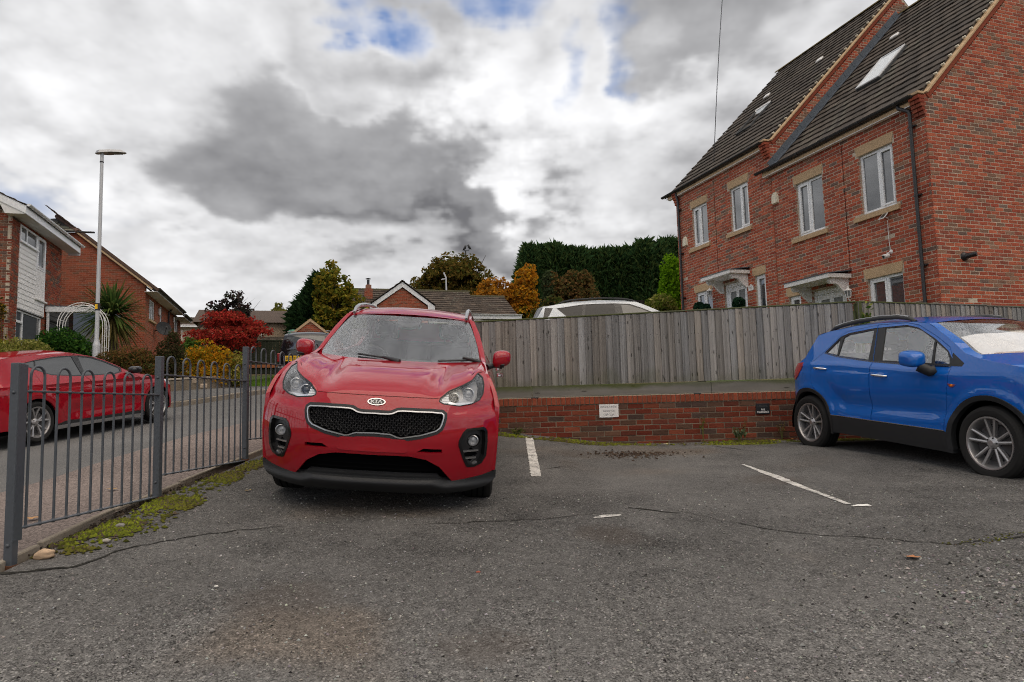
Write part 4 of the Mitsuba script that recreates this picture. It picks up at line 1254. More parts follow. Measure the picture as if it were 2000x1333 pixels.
    # clipped box balls by the far door
    for x, z, lab in ((5.50, 3.80, 'dark green topiary ball right of the far front door'), (7.02, 3.86, 'dark green topiary ball left of the far front door'), (7.30, 3.95, 'partly hidden dark green topiary ball under the far ground floor window')):
        k = thing('topiary_ball', lab, 'topiary')
        rng = np.random.default_rng(int(x * 100))
        n = 900
        u = rng.normal(0, 1, (n, 3)); u /= np.linalg.norm(u, axis=1, keepdims=True)
        c_ = np.array([x, .33, z]) + u * (.155 * rng.uniform(.82, 1.05, (n, 1)))
        v, f, col = leaf_cards(c_, .035, rng, [(.020, .055, .030), (.012, .036, .022), (.030, .075, .040)], u)
        put(k, 'leaves', (v @ F[:3, :3].T + F[:3, 3], f), 'leaf', color=col)
        put(k, 'stem', tube([(x, .33, z - .9), (x, .33, z - .1)], .018, 6), 'cabin_grey', M=F)
        put(k, 'pot', tube([(x, .33, z - 1.15), (x, .33, z - .85)], [.12, .15], 14), 'cabin_grey', M=F)
    # far-side dark fence beside the house
    k = thing('dark_fence', 'near-black stepped fence panels between the hedge and the far brick house', 'fence')
    q = c0 + d * 8.9 - g * .05
    for i, (a, b, z0, z1) in enumerate(((-.95, -.02, 1.9, 4.72), (-2.6, -1.05, 1.9, 4.28))):
        M3 = wall_frame([*(q + d * 2.0), 0], g, -d)
        for x in np.arange(a, b, .15):
            put(k, 'board', box((x, 0, z0), (min(x + .145, b), .02, z1), .002), 'dark_fence_wood', M=M3)
        put(k, 'post', box((a - .10, -.05, z0), (a - .005, .05, z1 + .08), .004), 'dark_fence_wood', M=M3)


mat('dark_fence_wood', proc(lambda p, n, uv: mi.Color3f(.022, .020, .019) * (0.6 + 0.9 * fbm(p.x * 6, p.y * 6, p.z * 1.2, 3))), .85, .2)


def leaf_cards(c, size, rng, tones, nrm=None, aspect=.55, jitter=.25, flat=0.0):
    """One folded leaf (two triangles) at every centre."""
    n = len(c)
    s = size * rng.uniform(.6, 1.35, (n, 1))
    a = rng.normal(0, 1, (n, 3)); a[:, 2] *= 1 - flat
    if nrm is not None:
        a = a - .6 * nrm * (a * nrm).sum(1, keepdims=True) + nrm * rng.normal(0, .35, (n, 1))
    a /= np.linalg.norm(a, axis=1, keepdims=True)
    b = np.cross(a, rng.normal(0, 1, (n, 3))); b /= np.linalg.norm(b, axis=1, keepdims=True)
    e = np.cross(a, b)
    v = np.stack([c - a * s, c + b * s * aspect + e * s * .15, c + a * s, c - b * s * aspect + e * s * .15], 1).reshape(-1, 3)
    i = (np.arange(n) * 4)[:, None]
    f = np.stack([np.hstack([i, i + 1, i + 2]), np.hstack([i, i + 2, i + 3])], 1).reshape(-1, 3)
    t = np.asarray(tones)[rng.integers(len(tones), size=n)] * rng.uniform(1 - jitter, 1 + jitter, (n, 1))
    return v, f, np.repeat(np.clip(t, 0, .9), 4, 0)


build_semi()
# ------------------------------------------------------------------ the houses and things across the road
YAW_L = -0.30
DL = np.array([math.sin(YAW_L), math.cos(YAW_L)])
GL = np.array([math.cos(YAW_L), -math.sin(YAW_L)])


def build_clad_house():
    h = thing('brick_house', 'left brick house with a white boarded panel between its windows', 'house')
    o = np.array([-14.15, 19.5, 0])
    F = wall_frame(o, DL, GL)
    E = wall_frame(o, -GL, -DL)
    holes = [(.555, 4.53, 2.755, 7.05), (.535, 2.6, 2.62, 4.53)]
    pg = Polygon([(-.0, 1.8), (4.40, 1.8), (4.40, 7.12), (0, 7.12)], [[(a, b), (c, b), (c, e - .03), (a, e - .03)] for a, b, c, e in holes])
    v, f = trimesh.creation.extrude_polygon(pg, .1, engine='earcut').vertices, None
    m = trimesh.creation.extrude_polygon(pg, .1, engine='earcut'); v = np.array(m.vertices)
    put(h, 'facade_core', (np.c_[v[:, 0], v[:, 2] - .112, v[:, 1]], np.array(m.faces)), 'mortar', M=F)
    put(h, 'end_wall_core', (lambda q: (np.c_[q[0][:, 0], q[0][:, 2] - .112, q[0][:, 1]], q[1]))(prism([(0.02, 1.8), (7.5, 1.8), (7.5, 7.15), (3.9, 9.0), (.02, 7.15)], .1)), 'mortar', M=E)
    put(h, 'back_wall', box((.1, -7.4, 1.8), (4.38, -7.3, 7.1)), 'far_brick', M=F)
    put(h, 'far_end_wall', box((4.28, -7.3, 1.8), (4.38, -.12, 7.1)), 'far_brick', M=F)
    bricks(h, F, bond(0, 4.40, 1.875, 7.12, None, holes), .05, 301, 150, burnt=.35, k=.92)
    bricks(h, E, bond(0, 4.0, 1.875, 8.6, lambda z: (0, 4.0) if z < 7.1 else ((z - 7.1) * 2.1, 4.0)), .05, 302, 150, burnt=.38, k=.90)
    # boarded panel
    p = put(h, 'white_panel', box((.56, -.05, 4.535), (2.75, .004, 4.56), .002), 'white_paint', M=F)
    z = 4.56
    while z < 6.48:
        x1 = 1.955 if z > 5.02 else 2.75
        pr = [(-.02, z), (.020, z), (.006, z + .148), (-.02, z + .148)]
        v, f = prism(pr, x1 - .56)
        put(p, 'board', (np.c_[v[:, 2] + .56, v[:, 0], v[:, 1]], f), 'white_paint', M=F)
        z += .148
    put(p, 'flat_panel', box((1.96, -.03, 5.06), (2.70, .006, 5.98), .003), 'white_paint', M=F)
    put(p, 'edge_trim', box((2.70, -.04, 4.56), (2.752, .022, 7.0), .003), 'white_upvc', M=F)
    put(p, 'ledge', box((1.93, -.02, 5.00), (2.86, .075, 5.045), .004), 'white_paint', M=F)
    window(h, F, .57, 6.535, 1.955, 7.03, splits=(.39,), rec=.02, fr=.06)
    put(h, 'sill', box((.56, -.02, 6.49), (1.985, .075, 6.533), .004), 'white_upvc', M=F)
    window(h, F, 1.965, 5.985, 2.70, 7.03, splits=(), rec=.02, fr=.06, opens=(0,))
    k = window(h, F, .545, 2.75, 2.61, 4.52, splits=(.27,), rec=-.02, fr=.06)
    put(k, 'transom', box((.60, -.07, 4.13), (1.08, -.008, 4.20), .004), 'white_upvc', M=F)
    put(h, 'panel_foot', box((.545, -.05, 4.51), (2.76, .022, 4.532), .003), 'cabin_grey', M=F)
    # eaves, gutter, gable end boards, roof
    put(h, 'soffit', box((-.30, -.02, 7.13), (4.98, .40, 7.15)), 'white_paint', M=F)
    put(h, 'fascia', box((-.30, .38, 7.13), (4.98, .405, 7.36), .004), 'white_upvc', M=F)
    put(h, 'return_board', box((4.94, .02, 7.04), (4.98, .40, 7.33), .004), 'white_upvc', M=F)
    gutter(h, F, -.30, 5.05, 7.40, y=.405, r=.062, bsdf='white_upvc', brackets=False)
    up = np.array([*(-GL), .48]); sl = math.hypot(1, .48)
    ro = np.array([*(o[:2] + GL * .42 - DL * .34), 7.36])
    tiles(h, ro, [*DL, 0], up, 5.4, 4.3 * sl, .32, .32, 310, big=0, tones=TILE * .9)
    put(h, 'roof_deck', (np.array([ro, ro + np.array([*DL, 0]) * 5.4, ro + np.array([*DL, 0]) * 5.4 + up * 4.25, ro + up * 4.25]) - [0, 0, .03], np.array([(0, 1, 2, 3)])), 'cabin_grey')
    dn = up * [-1, -1, 1] * -1
    rr = ro + up * 4.25
    put(h, 'rear_roof', (np.array([rr, rr + np.array([*DL, 0]) * 5.4, rr + np.array([*DL, 0]) * 5.4 + np.array([*(-GL), -.48]) * 4.2, rr + np.array([*(-GL), -.48]) * 4.2]), np.array([(0, 1, 2, 3)])), 'cabin_grey')
    v, f = prism([(-.42, 7.12), (-.42, 7.34), (3.85, 7.34 + 4.27 * .48), (3.85, 7.10 + 4.27 * .48), (.2, 7.13 + .3)], .03)
    put(h, 'bargeboard', (np.c_[v[:, 0], v[:, 2] + .30, v[:, 1]], f), 'white_upvc', M=E)
    v, f = prism([(-.40, 7.11), (.10, 7.11), (.24, 7.40), (3.8, 9.2), (3.8, 9.22), (-.0, 7.42)], .31)
    put(h, 'gable_soffit', (np.c_[v[:, 0], v[:, 2] - .01, v[:, 1]], f), 'white_paint', M=E)
    # flat-roofed porch on the right of the panel
    P_ = thing('flat_roof_porch', 'flat-roofed porch with a white fascia to the right of the boarded house', 'porch')
    put(P_, 'roof', box((2.86, .015, 4.74), (5.4, 1.65, 4.93), .01), 'white_upvc', M=F)
    put(P_, 'roof_felt', box((2.84, .01, 4.931), (5.42, 1.67, 4.95), .004), 'lead', M=F)
    put(P_, 'glazing', box((2.95, .05, 2.2), (2.97, 1.5, 4.74)), 'pane_dark', M=F)
    for y in (.05, 1.52):
        put(P_, 'post', box((2.90, y, 2.1), (3.0, y + .07, 4.74), .004), 'white_upvc', M=F)
    put(P_, 'front_glazing', box((3.0, 1.54, 2.2), (5.3, 1.56, 4.74)), 'pane_dark', M=F)


def build_gable_house():
    h = thing('brick_house', 'brick house with a tall half-hipped gable wall behind the spiky palm', 'house')
    o = np.array([-14.55, 27.5, 0])
    d, g = DL, GL
    F = wall_frame(o, d, g)
    E = wall_frame(o, -g, -d)                   # x runs left
    T = .805
    zt = 8.53
    put(h, 'gable_wall', (lambda q: (np.c_[q[0][:, 0], q[0][:, 2] - .25, q[0][:, 1]], q[1]))(prism([(0, 2.4), (8.6, 2.4), (8.6, 6.40), (5.9, zt), (2.42, zt), (0, 6.54), (0, 6.2)], .25)), 'far_brick', M=E)
    wins = [(.80, 5.28, 1.95, 6.12), (3.16, 5.37, 3.66, 6.16), (5.2, 5.4, 5.8, 6.2), (6.95, 5.44, 8.1, 6.2)]
    pg = Polygon([(.25, 2.4), (8.9, 2.4), (8.9, 6.30), (.25, 6.30)], [[(a, b), (c, b), (c, e), (a, e)] for a, b, c, e in wins])
    m = trimesh.creation.extrude_polygon(pg, .25, engine='earcut'); v = np.array(m.vertices)
    put(h, 'side_wall', (np.c_[v[:, 0], v[:, 2] - .25, v[:, 1]], np.array(m.faces)), 'far_brick', M=F)
    put(h, 'corner_pier', box((0.002, -.24, 2.4), (.25, .002, 6.28)), 'far_brick', M=F)
    put(h, 'rear_wall', box((8.65, -8.4, 2.4), (8.88, -.26, 6.4)), 'far_brick', M=F)
    for i, w in enumerate(wins):
        window(h, F, *w, splits=(.35, .68) if w[2] - w[0] > .8 else (), rec=-.03, fr=.05)
        put(h, 'sill', box((w[0] - .08, -.05, w[1] - .09), (w[2] + .08, .07, w[1] - .005), .004), 'stone_lintel', M=F)
    up = np.array([*(-g), T]); sl = math.hypot(1, T)
    for a, b, dz in ((0, 6.9, 0), (6.9, 9.2, -.10)):
        x0 = -.12 if a == 0 else a
        put(h, 'soffit', box((x0, .0, 6.24 + dz), (b, .46, 6.26 + dz)), 'white_paint', M=F)
        put(h, 'fascia', box((x0, .44, 6.24 + dz), (b, .462, 6.38 + dz), .003), 'white_upvc', M=F)
        gutter(h, F, x0, b, 6.40 + dz, y=.462, r=.05, brackets=False)
        ro = np.array([*(o[:2] + g * .50 + d * x0), 6.30 + dz])
        tiles(h, ro, [*d, 0], up, b - x0, 4.0 * sl, .30, .33, 320 + int(a), big=0, tones=TILE * np.array([1.1, .95, .85]))
        q = np.array([ro, ro + np.array([*d, 0]) * (b - x0), ro + np.array([*d, 0]) * (b - x0) + up * 4.6, ro + up * (2.9 if a == 0 else 4.6)]) - [0, 0, .03]
        put(h, 'roof_deck', (q, np.array([(0, 1, 2, 3)])), 'cabin_grey')
    # verge of the long gable slope
    n = frame(np.array([*(o[:2] + g * .46 - d * .13), 6.27]), up); n[:3, 1] = np.array([*(-d), 0]); n[:3, 2] = np.cross(n[:3, 0], n[:3, 1]); n[:3, 2] *= np.sign(n[2, 2])
    put(h, 'verge', box((0, -.10, -.01), (2.92 * sl, .03, .11), .01), 'tinted', color=np.array([.10, .065, .052]), M=n)
    put(h, 'verge_trim', box((.2, -.10, -.09), (2.85 * sl, .015, -.02), .004), 'stone_lintel', M=n)
    # half hip with its own gutter and slates
    hu = np.array([*(d * .98), .80]); hl = math.hypot(.98, .80)
    rr = np.array([*(o[:2] - g * 6.1 - d * .15), 8.56])
    apex_x = 2.55
    tiles(h, rr, [*g, 0], hu, 3.72, 1.0, .19, .25, 330, big=0, tones=np.array([(.115, .118, .098), (.10, .10, .085), (.13, .125, .10)]), keep=lambda x, y: y * 1.02 < (x - .0) * 1.25 and y * 1.02 < (3.72 - x) * .62 + .1, th=.016)
    put(h, 'hip_deck', (np.array([rr, rr + np.array([*g, 0]) * 3.72, rr + np.array([*g, 0]) * 2.75 + hu * .92]) - [0, 0, .02], np.array([(0, 1, 2)])), 'cabin_grey')
    v, f = tube([rr + np.array([*g, 0]) * 3.72 + [0, 0, -.02], rr + np.array([*g, 0]) * 2.72 + hu * .95 + [0, 0, .04]], .09, 8)
    put(h, 'hip_tiles', (v, f), 'tinted', color=np.array([.12, .075, .06]))
    put(h, 'hip_gutter', box((1.80, .10, 8.51), (6.2, .18, 8.575), .02), 'black_plastic', M=E, label='black gutter of the half hip, sticking out past the slope')
    put(h, 'downpipe', tube([(4.88, .08, 2.6), (4.88, .08, 6.1), (4.90, .40, 6.45)], .04, 8), 'black_plastic', M=F, smooth=40)
    for x, z in ((2.87, 5.85), (6.62, 5.98)):
        put(h, 'alarm_box', box((x - .1, .0, z - .16), (x + .1, .07, z + .14), .02), 'white_paint', M=F)
    # dish on the near corner
    s = thing('satellite_dish', 'grey satellite dish on the corner of the half-hipped brick house', 'dish')
    a = np.linspace(0, 1, 7)
    pr = np.c_[.30 * a, .10 * a ** 2]
    v, f = lathe(np.vstack([pr, [(.31, .105), (.30, .112)], np.c_[.29 * a[::-1], .10 * a[::-1] ** 2 + .012]]), 28)
    R = np.eye(4); ax = np.array([.62, -.60, .28]); ax /= np.linalg.norm(ax); x_ = np.cross([0, 0, 1], ax); x_ /= np.linalg.norm(x_)
    R[:3, 0], R[:3, 1], R[:3, 2] = x_, np.cross(ax, x_), ax
    c = o[:2] + g * .35 + d * 1.9
    R[:3, 3] = (*c, 4.97)
    put(s, 'dish', (v, f), 'cabin_grey', smooth=True, M=R)
    put(s, 'arm', tube([R[:3, 3] - R[:3, 1] * .28 + R[:3, 2] * .08, R[:3, 3] - R[:3, 1] * .1 + R[:3, 2] * .38], .014, 6), 'black_plastic')
    put(s, 'receiver', tube([R[:3, 3] - R[:3, 1] * .1 + R[:3, 2] * .34, R[:3, 3] - R[:3, 1] * .08 + R[:3, 2] * .43], .03, 8), 'black_plastic')
    put(s, 'bracket', tube([R[:3, 3], np.array([*(o[:2] + d * 1.9), 4.9])], .02, 6), 'black_plastic')


def build_far_buildings():
    # detached house with a grey roof, far left
    h = thing('distant_house', 'distant house with a plain grey-brown roof left of the red maple', 'house')
    o = np.array([-20.14, 45.0, 0]); E = wall_frame(o, GL, -DL)
    put(h, 'wall', box((-2.6, -6, 3.5), (.35, 0, 7.02)), 'buff_render', M=E)
    up = np.array([*DL, .62])
    ro = np.array([*(o[:2] - GL * 2.8 - DL * .3), 7.05])
    tiles(h, ro, [*GL, 0], up, 3.3, 1.25, .28, .3, 340, big=0, tones=TILE * np.array([1.25, 1.15, 1.1]))
    put(h, 'roof_deck', (np.array([ro, ro + np.array([*GL, 0]) * 3.3, ro + np.array([*GL, 0]) * 3.3 + up * 1.07, ro + up * 1.07]) - [0, 0, .03], np.array([(0, 1, 2, 3)])), 'cabin_grey')
    put(h, 'fascia', box((-2.8, .28, 6.95), (.5, .31, 7.10), .01), 'white_upvc', M=E)
    window(h, E, -1.16, 6.15, -.5, 6.82, splits=(.5,), rec=.0, fr=.06)
    put(h, 'verge', tube([ro + np.array([*GL, 0]) * 3.3, ro + np.array([*GL, 0]) * 3.3 + up * 1.08], .06, 6), 'white_upvc')
    # pale house glimpsed between the maple and the birch
    h = thing('distant_house', 'pale house glimpsed behind the red maple and above the brown fence', 'house')
    o2 = np.array([-11.9, 34.0, 0]); E2 = wall_frame(o2, GL, -DL)
    put(h, 'wall', box((-3.2, -4, 3.0), (1.9, 0, 5.75)), 'buff_render', M=E2)
    put(h, 'roof', (lambda q: (np.c_[q[0][:, 2] - 3.4, q[0][:, 0], q[0][:, 1]], q[1]))(prism([(.3, 5.7), (-2, 6.6), (-4.3, 5.7)], 5.5)), 'tinted', color=np.array([.085, .065, .055]), M=E2)
    window(h, E2, -.35, 4.98, .9, 5.5, splits=(.5,), rec=.0, fr=.06)
    # bungalow
    h = thing('bungalow', 'long bungalow with a dark tiled roof and a white-edged front gable', 'house')
    o = np.array([-9.17, 39.0, 0]); E = wall_frame(o, GL, -DL)
    Tb = .545
    up = np.array([*DL, Tb]); sl = math.hypot(1, Tb)
    for a, b, zr in ((-1.5, 6.95, 8.16), (6.95, 9.15, 7.90)):
        run = 3.2
        z0 = zr - run * Tb
        ro = np.array([*(o[:2] + GL * a - DL * run), z0])
        tiles(h, ro, [*GL, 0], up, b - a, run * sl, .33, .30, 350 + int(a), big=0, tones=TILE * np.array([1.0, .93, .88]), k=1.0, th=.03)
        q = np.array([ro, ro + np.array([*GL, 0]) * (b - a), ro + np.array([*GL, 0]) * (b - a) + up * run, ro + up * run]) - [0, 0, .03]
        put(h, 'roof_deck', (q, np.array([(0, 1, 2, 3)])), 'cabin_grey')
        dn = np.array([*DL, -Tb]) * 3.2
        put(h, 'rear_roof', (np.array([q[3], q[2], q[2] + dn, q[3] + dn]), np.array([(0, 1, 2, 3)])), 'cabin_grey')
        rt = MB()
        for x in np.arange(a, b, .45):
            rt.tube([np.array([*(o[:2] + GL * x), zr + .0]), np.array([*(o[:2] + GL * (x + .44)), zr + .0])], .085, 8, np.array([.085, .080, .048]))
        rt.put(h, 'ridge_tiles', 'tinted', colored=True, kind='stuff')
    put(h, 'wall', box((-1.3, -6.2, 3.6), (8.95, 3.0, 6.25)), 'far_brick', M=E)
    put(h, 'end_gable', (lambda q: (np.c_[q[0][:, 2] + 8.85, q[0][:, 0], q[0][:, 1]], q[1]))(prism([(3.1, 3.6), (-3.1, 3.6), (-3.1, 6.2), (0, 7.8), (3.1, 6.2)], .1)), 'far_brick', M=E)
    put(h, 'fascia', box((3.9, 3.22, 6.14), (9.2, 3.25, 6.36), .01), 'white_upvc', M=E)
    put(h, 'soffit_panel', box((4.0, 3.02, 5.3), (8.9, 3.05, 6.15), .01), 'white_paint', M=E)
    gutter(h, E, 3.9, 9.2, 6.40, y=3.25, r=.06, bsdf='white_upvc', brackets=False)
    # front gable
    cx, zA = 2.38, 7.80
    Tg = .735
    M5 = E.copy()
    v, f = prism([(cx - 1.30, 3.6), (cx + 1.30, 3.6), (cx + 1.30, zA - .30 - 1.30 * Tg), (cx, zA - .28), (cx - 1.30, zA - .30 - 1.30 * Tg)], .2)
    put(h, 'front_gable_wall', (np.c_[v[:, 0], v[:, 2] + 4.4, v[:, 1]], f), 'far_brick', M=E)
    for s in (-1, 1):
        pr = [(cx, zA), (cx + s * 1.66, zA - 1.66 * Tg), (cx + s * 1.66, zA - 1.66 * Tg - .18), (cx + s * 1.30, zA - 1.66 * Tg - .18), (cx + s * 1.30, zA - .24 - 1.30 * Tg), (cx, zA - .26)]
        v, f = prism(pr, .03)
        put(h, 'bargeboard', (np.c_[v[:, 0], v[:, 2] + 4.66 + .002 * s, v[:, 1]], f), 'white_upvc', M=E)
        q = np.array([*(o[:2] + GL * (cx + s * 1.7) - DL * 4.78), zA - 1.70 * Tg + .06])
        tiles(h, q, [*DL, 0], np.array([*(-GL * s), Tg]), 4.4, 1.7 * math.hypot(1, Tg), .33, .3, 360 + s, big=0, th=.03)
    # chimney and flue
    ch = MB().box((.80, 1.0, 6.7), (1.22, 1.4, 7.98), bev=.005)
    k = ch.put(h, 'chimney', 'far_brick', M=E)
    put(k, 'cap', box((.86, 1.05, 7.98), (1.16, 1.35, 8.22), .02), 'tinted', color=np.array([.24, .12, .08]), M=E)
    put(k, 'flue', tube([(1.0, 1.2, 8.2), (1.0, 1.2, 8.50)], .075, 10), 'black_plastic', smooth=40, M=E)
    put(k, 'cowl', lathe([(.0, .07), (.14, .03), (.14, .0), (.0, .0)], 12), 'black_plastic', smooth=40, M=E @ np.array([[1, 0, 0, 1.0], [0, 1, 0, 1.2], [0, 0, 1, 8.55], [0, 0, 0, 1.0]]))
    # garage gable
    h = thing('garage', 'small brick garage gable with a pale verge above the dark four-wheel drive', 'garage')
    o = np.array([-7.54, 26.0, 0]); E = wall_frame(o, GL, -DL)
    v, f = prism([(-1.25, 2.0), (1.25, 2.0), (1.25, 3.72), (0, 4.70), (-1.25, 3.72)], .2)
    put(h, 'gable_wall', (np.c_[v[:, 0], v[:, 2] - .2, v[:, 1]], f), 'far_brick', M=E)
    for s in (-1, 1):
        pr = [(0, 4.80), (s * 1.4, 4.80 - 1.4 * .80), (s * 1.4, 4.70 - 1.4 * .80), (0, 4.69)]
        v, f = prism(pr, .22)
        put(h, 'verge', (np.c_[v[:, 0], v[:, 2] - .18 + .002 * s, v[:, 1]], f), 'stone_lintel', M=E)
        put(h, 'roof_slope', (lambda q: (q, np.array([(0, 1, 2, 3)])))(np.array([(0, -.1, 4.79), (s * 1.4, -.1, 3.67), (s * 1.4, -5, 3.67), (0, -5, 4.79)])), 'cabin_grey', M=E)
    # fences behind the lawn
    def boards(name, lab, o, x0, x1, z0, z1, bsdf, col=None, w=.12):
        k = thing(name, lab, 'fence')
        E = wall_frame(o, GL, -DL)
        rng = np.random.default_rng(int(abs(o[0]) * 10))
        for x in np.arange(x0, x1, w):
            b = box((x, 0, z0), (min(x + w - .004, x1), .018 + .008 * (int(x / w) % 2), z1 + rng.normal(0, .006)), .002)
            put(k, 'board', b, bsdf, M=E, **({'color': col * rng.uniform(.75, 1.2)} if col is not None else {}))
        put(k, 'capping', box((x0, -.02, z1), (x1, .04, z1 + .04), .003), bsdf, M=E, **({'color': col * 1.2} if col is not None else {}))
    boards('board_fence', 'dark green-black board fence behind the lawn', np.array([-9.2, 25.0, 0]), -1.6, 1.4, 2.4, 3.90, 'dark_green_wood')
    boards('board_fence', 'weathered brown board fence behind the dark fence', np.array([-11.3, 32.0, 0]), -1.4, 2.6, 3.3, 4.78, 'tinted', np.array([.10, .085, .07]))
    MBk = thing('timber_rail', 'orange-brown timber rail across the front of the dark fence', 'rail')
    E = wall_frame(np.array([-9.2, 25.0, 0]), GL, -DL)
    put(MBk, 'rail', box((-.6, .04, 2.93), (1.0, .10, 3.04), .01), 'tinted', color=np.array([.33, .12, .05]), M=E)
    single('water_butt', 'pale green plastic water butt beside the garage verge', 'water butt', (lambda q: (q[0] + [-9.75, 31.0, 4.55], q[1]))(lathe([(0, 0), (.20, 0), (.22, .3), (.19, .42), (0, .45)], 16)), 'butt_green', smooth=40)
    # low stone wall of the front garden
    k = thing('stone_wall', 'low garden wall of pale rough stone with flat coping stones by the footway', 'wall')
    ln = LineString([(-9.7, 15.0), (-8.95, 16.9), (-8.30, 18.6), (-7.72, 20.2)])
    rng = np.random.default_rng(8)
    for row, (za, zb) in enumerate(((.02, .15), (.155, .27))):
        dd = rng.uniform(0, .1)
        while dd < ln.length - .1:
            L = min(rng.uniform(.2, .42), ln.length - dd)
            a, b = np.array(ln.interpolate(dd).coords[0]), np.array(ln.interpolate(dd + L - .012).coords[0])
            zz = float(G(*a)) + .11
            M = frame([*a, zz], [*(b - a), 0])
            v, f = box((0, -.02 + rng.normal(0, .012), za), (np.hypot(*(b - a)), .18, zb), .022)
            v = v + rng.normal(0, .006, v.shape)
            put(k, 'stone', (v, f), 'tinted', color=np.array([.40, .32, .245]) * rng.uniform(.7, 1.15), M=M)
            dd += L
    dd = 0
    while dd < ln.length - .3:
        a, b = np.array(ln.interpolate(dd).coords[0]), np.array(ln.interpolate(dd + .595).coords[0])
        M = frame([*a, float(G(*a)) + .11], [*(b - a), float(G(*b) - G(*a))])
        put(k, 'coping_stone', box((.004, -.045, .272), (np.hypot(*(b - a)) - .004, .20, .322), .008), 'tinted', color=np.array([.40, .35, .29]) * rng.uniform(.85, 1.1), M=M)
        dd += .6
    put(k, 'core', (lambda vv: (vv, np.array([(0, 1, 3, 2), (2, 3, 5, 4), (4, 5, 7, 6)])))(np.array([(x + .06, y + .05, float(G(x, y)) + z) for x, y in ln.coords for z in (.05, .37)])), 'mortar_low')


scene['buff_render'] = {'type': 'twosided', 'bsdf': {'type': 'principled', 'base_color': RGB(.36, .27, .19), 'roughness': .9}}
scene['butt_green'] = {'type': 'twosided', 'bsdf': {'type': 'principled', 'base_color': RGB(.12, .33, .24), 'roughness': .5}}
mat('dark_green_wood', proc(lambda p, n, uv: mi.Color3f(.026, .030, .020) * (0.6 + 0.9 * fbm(p.x * 5, p.y * 5, p.z * 1.0, 3))), .9, .1)


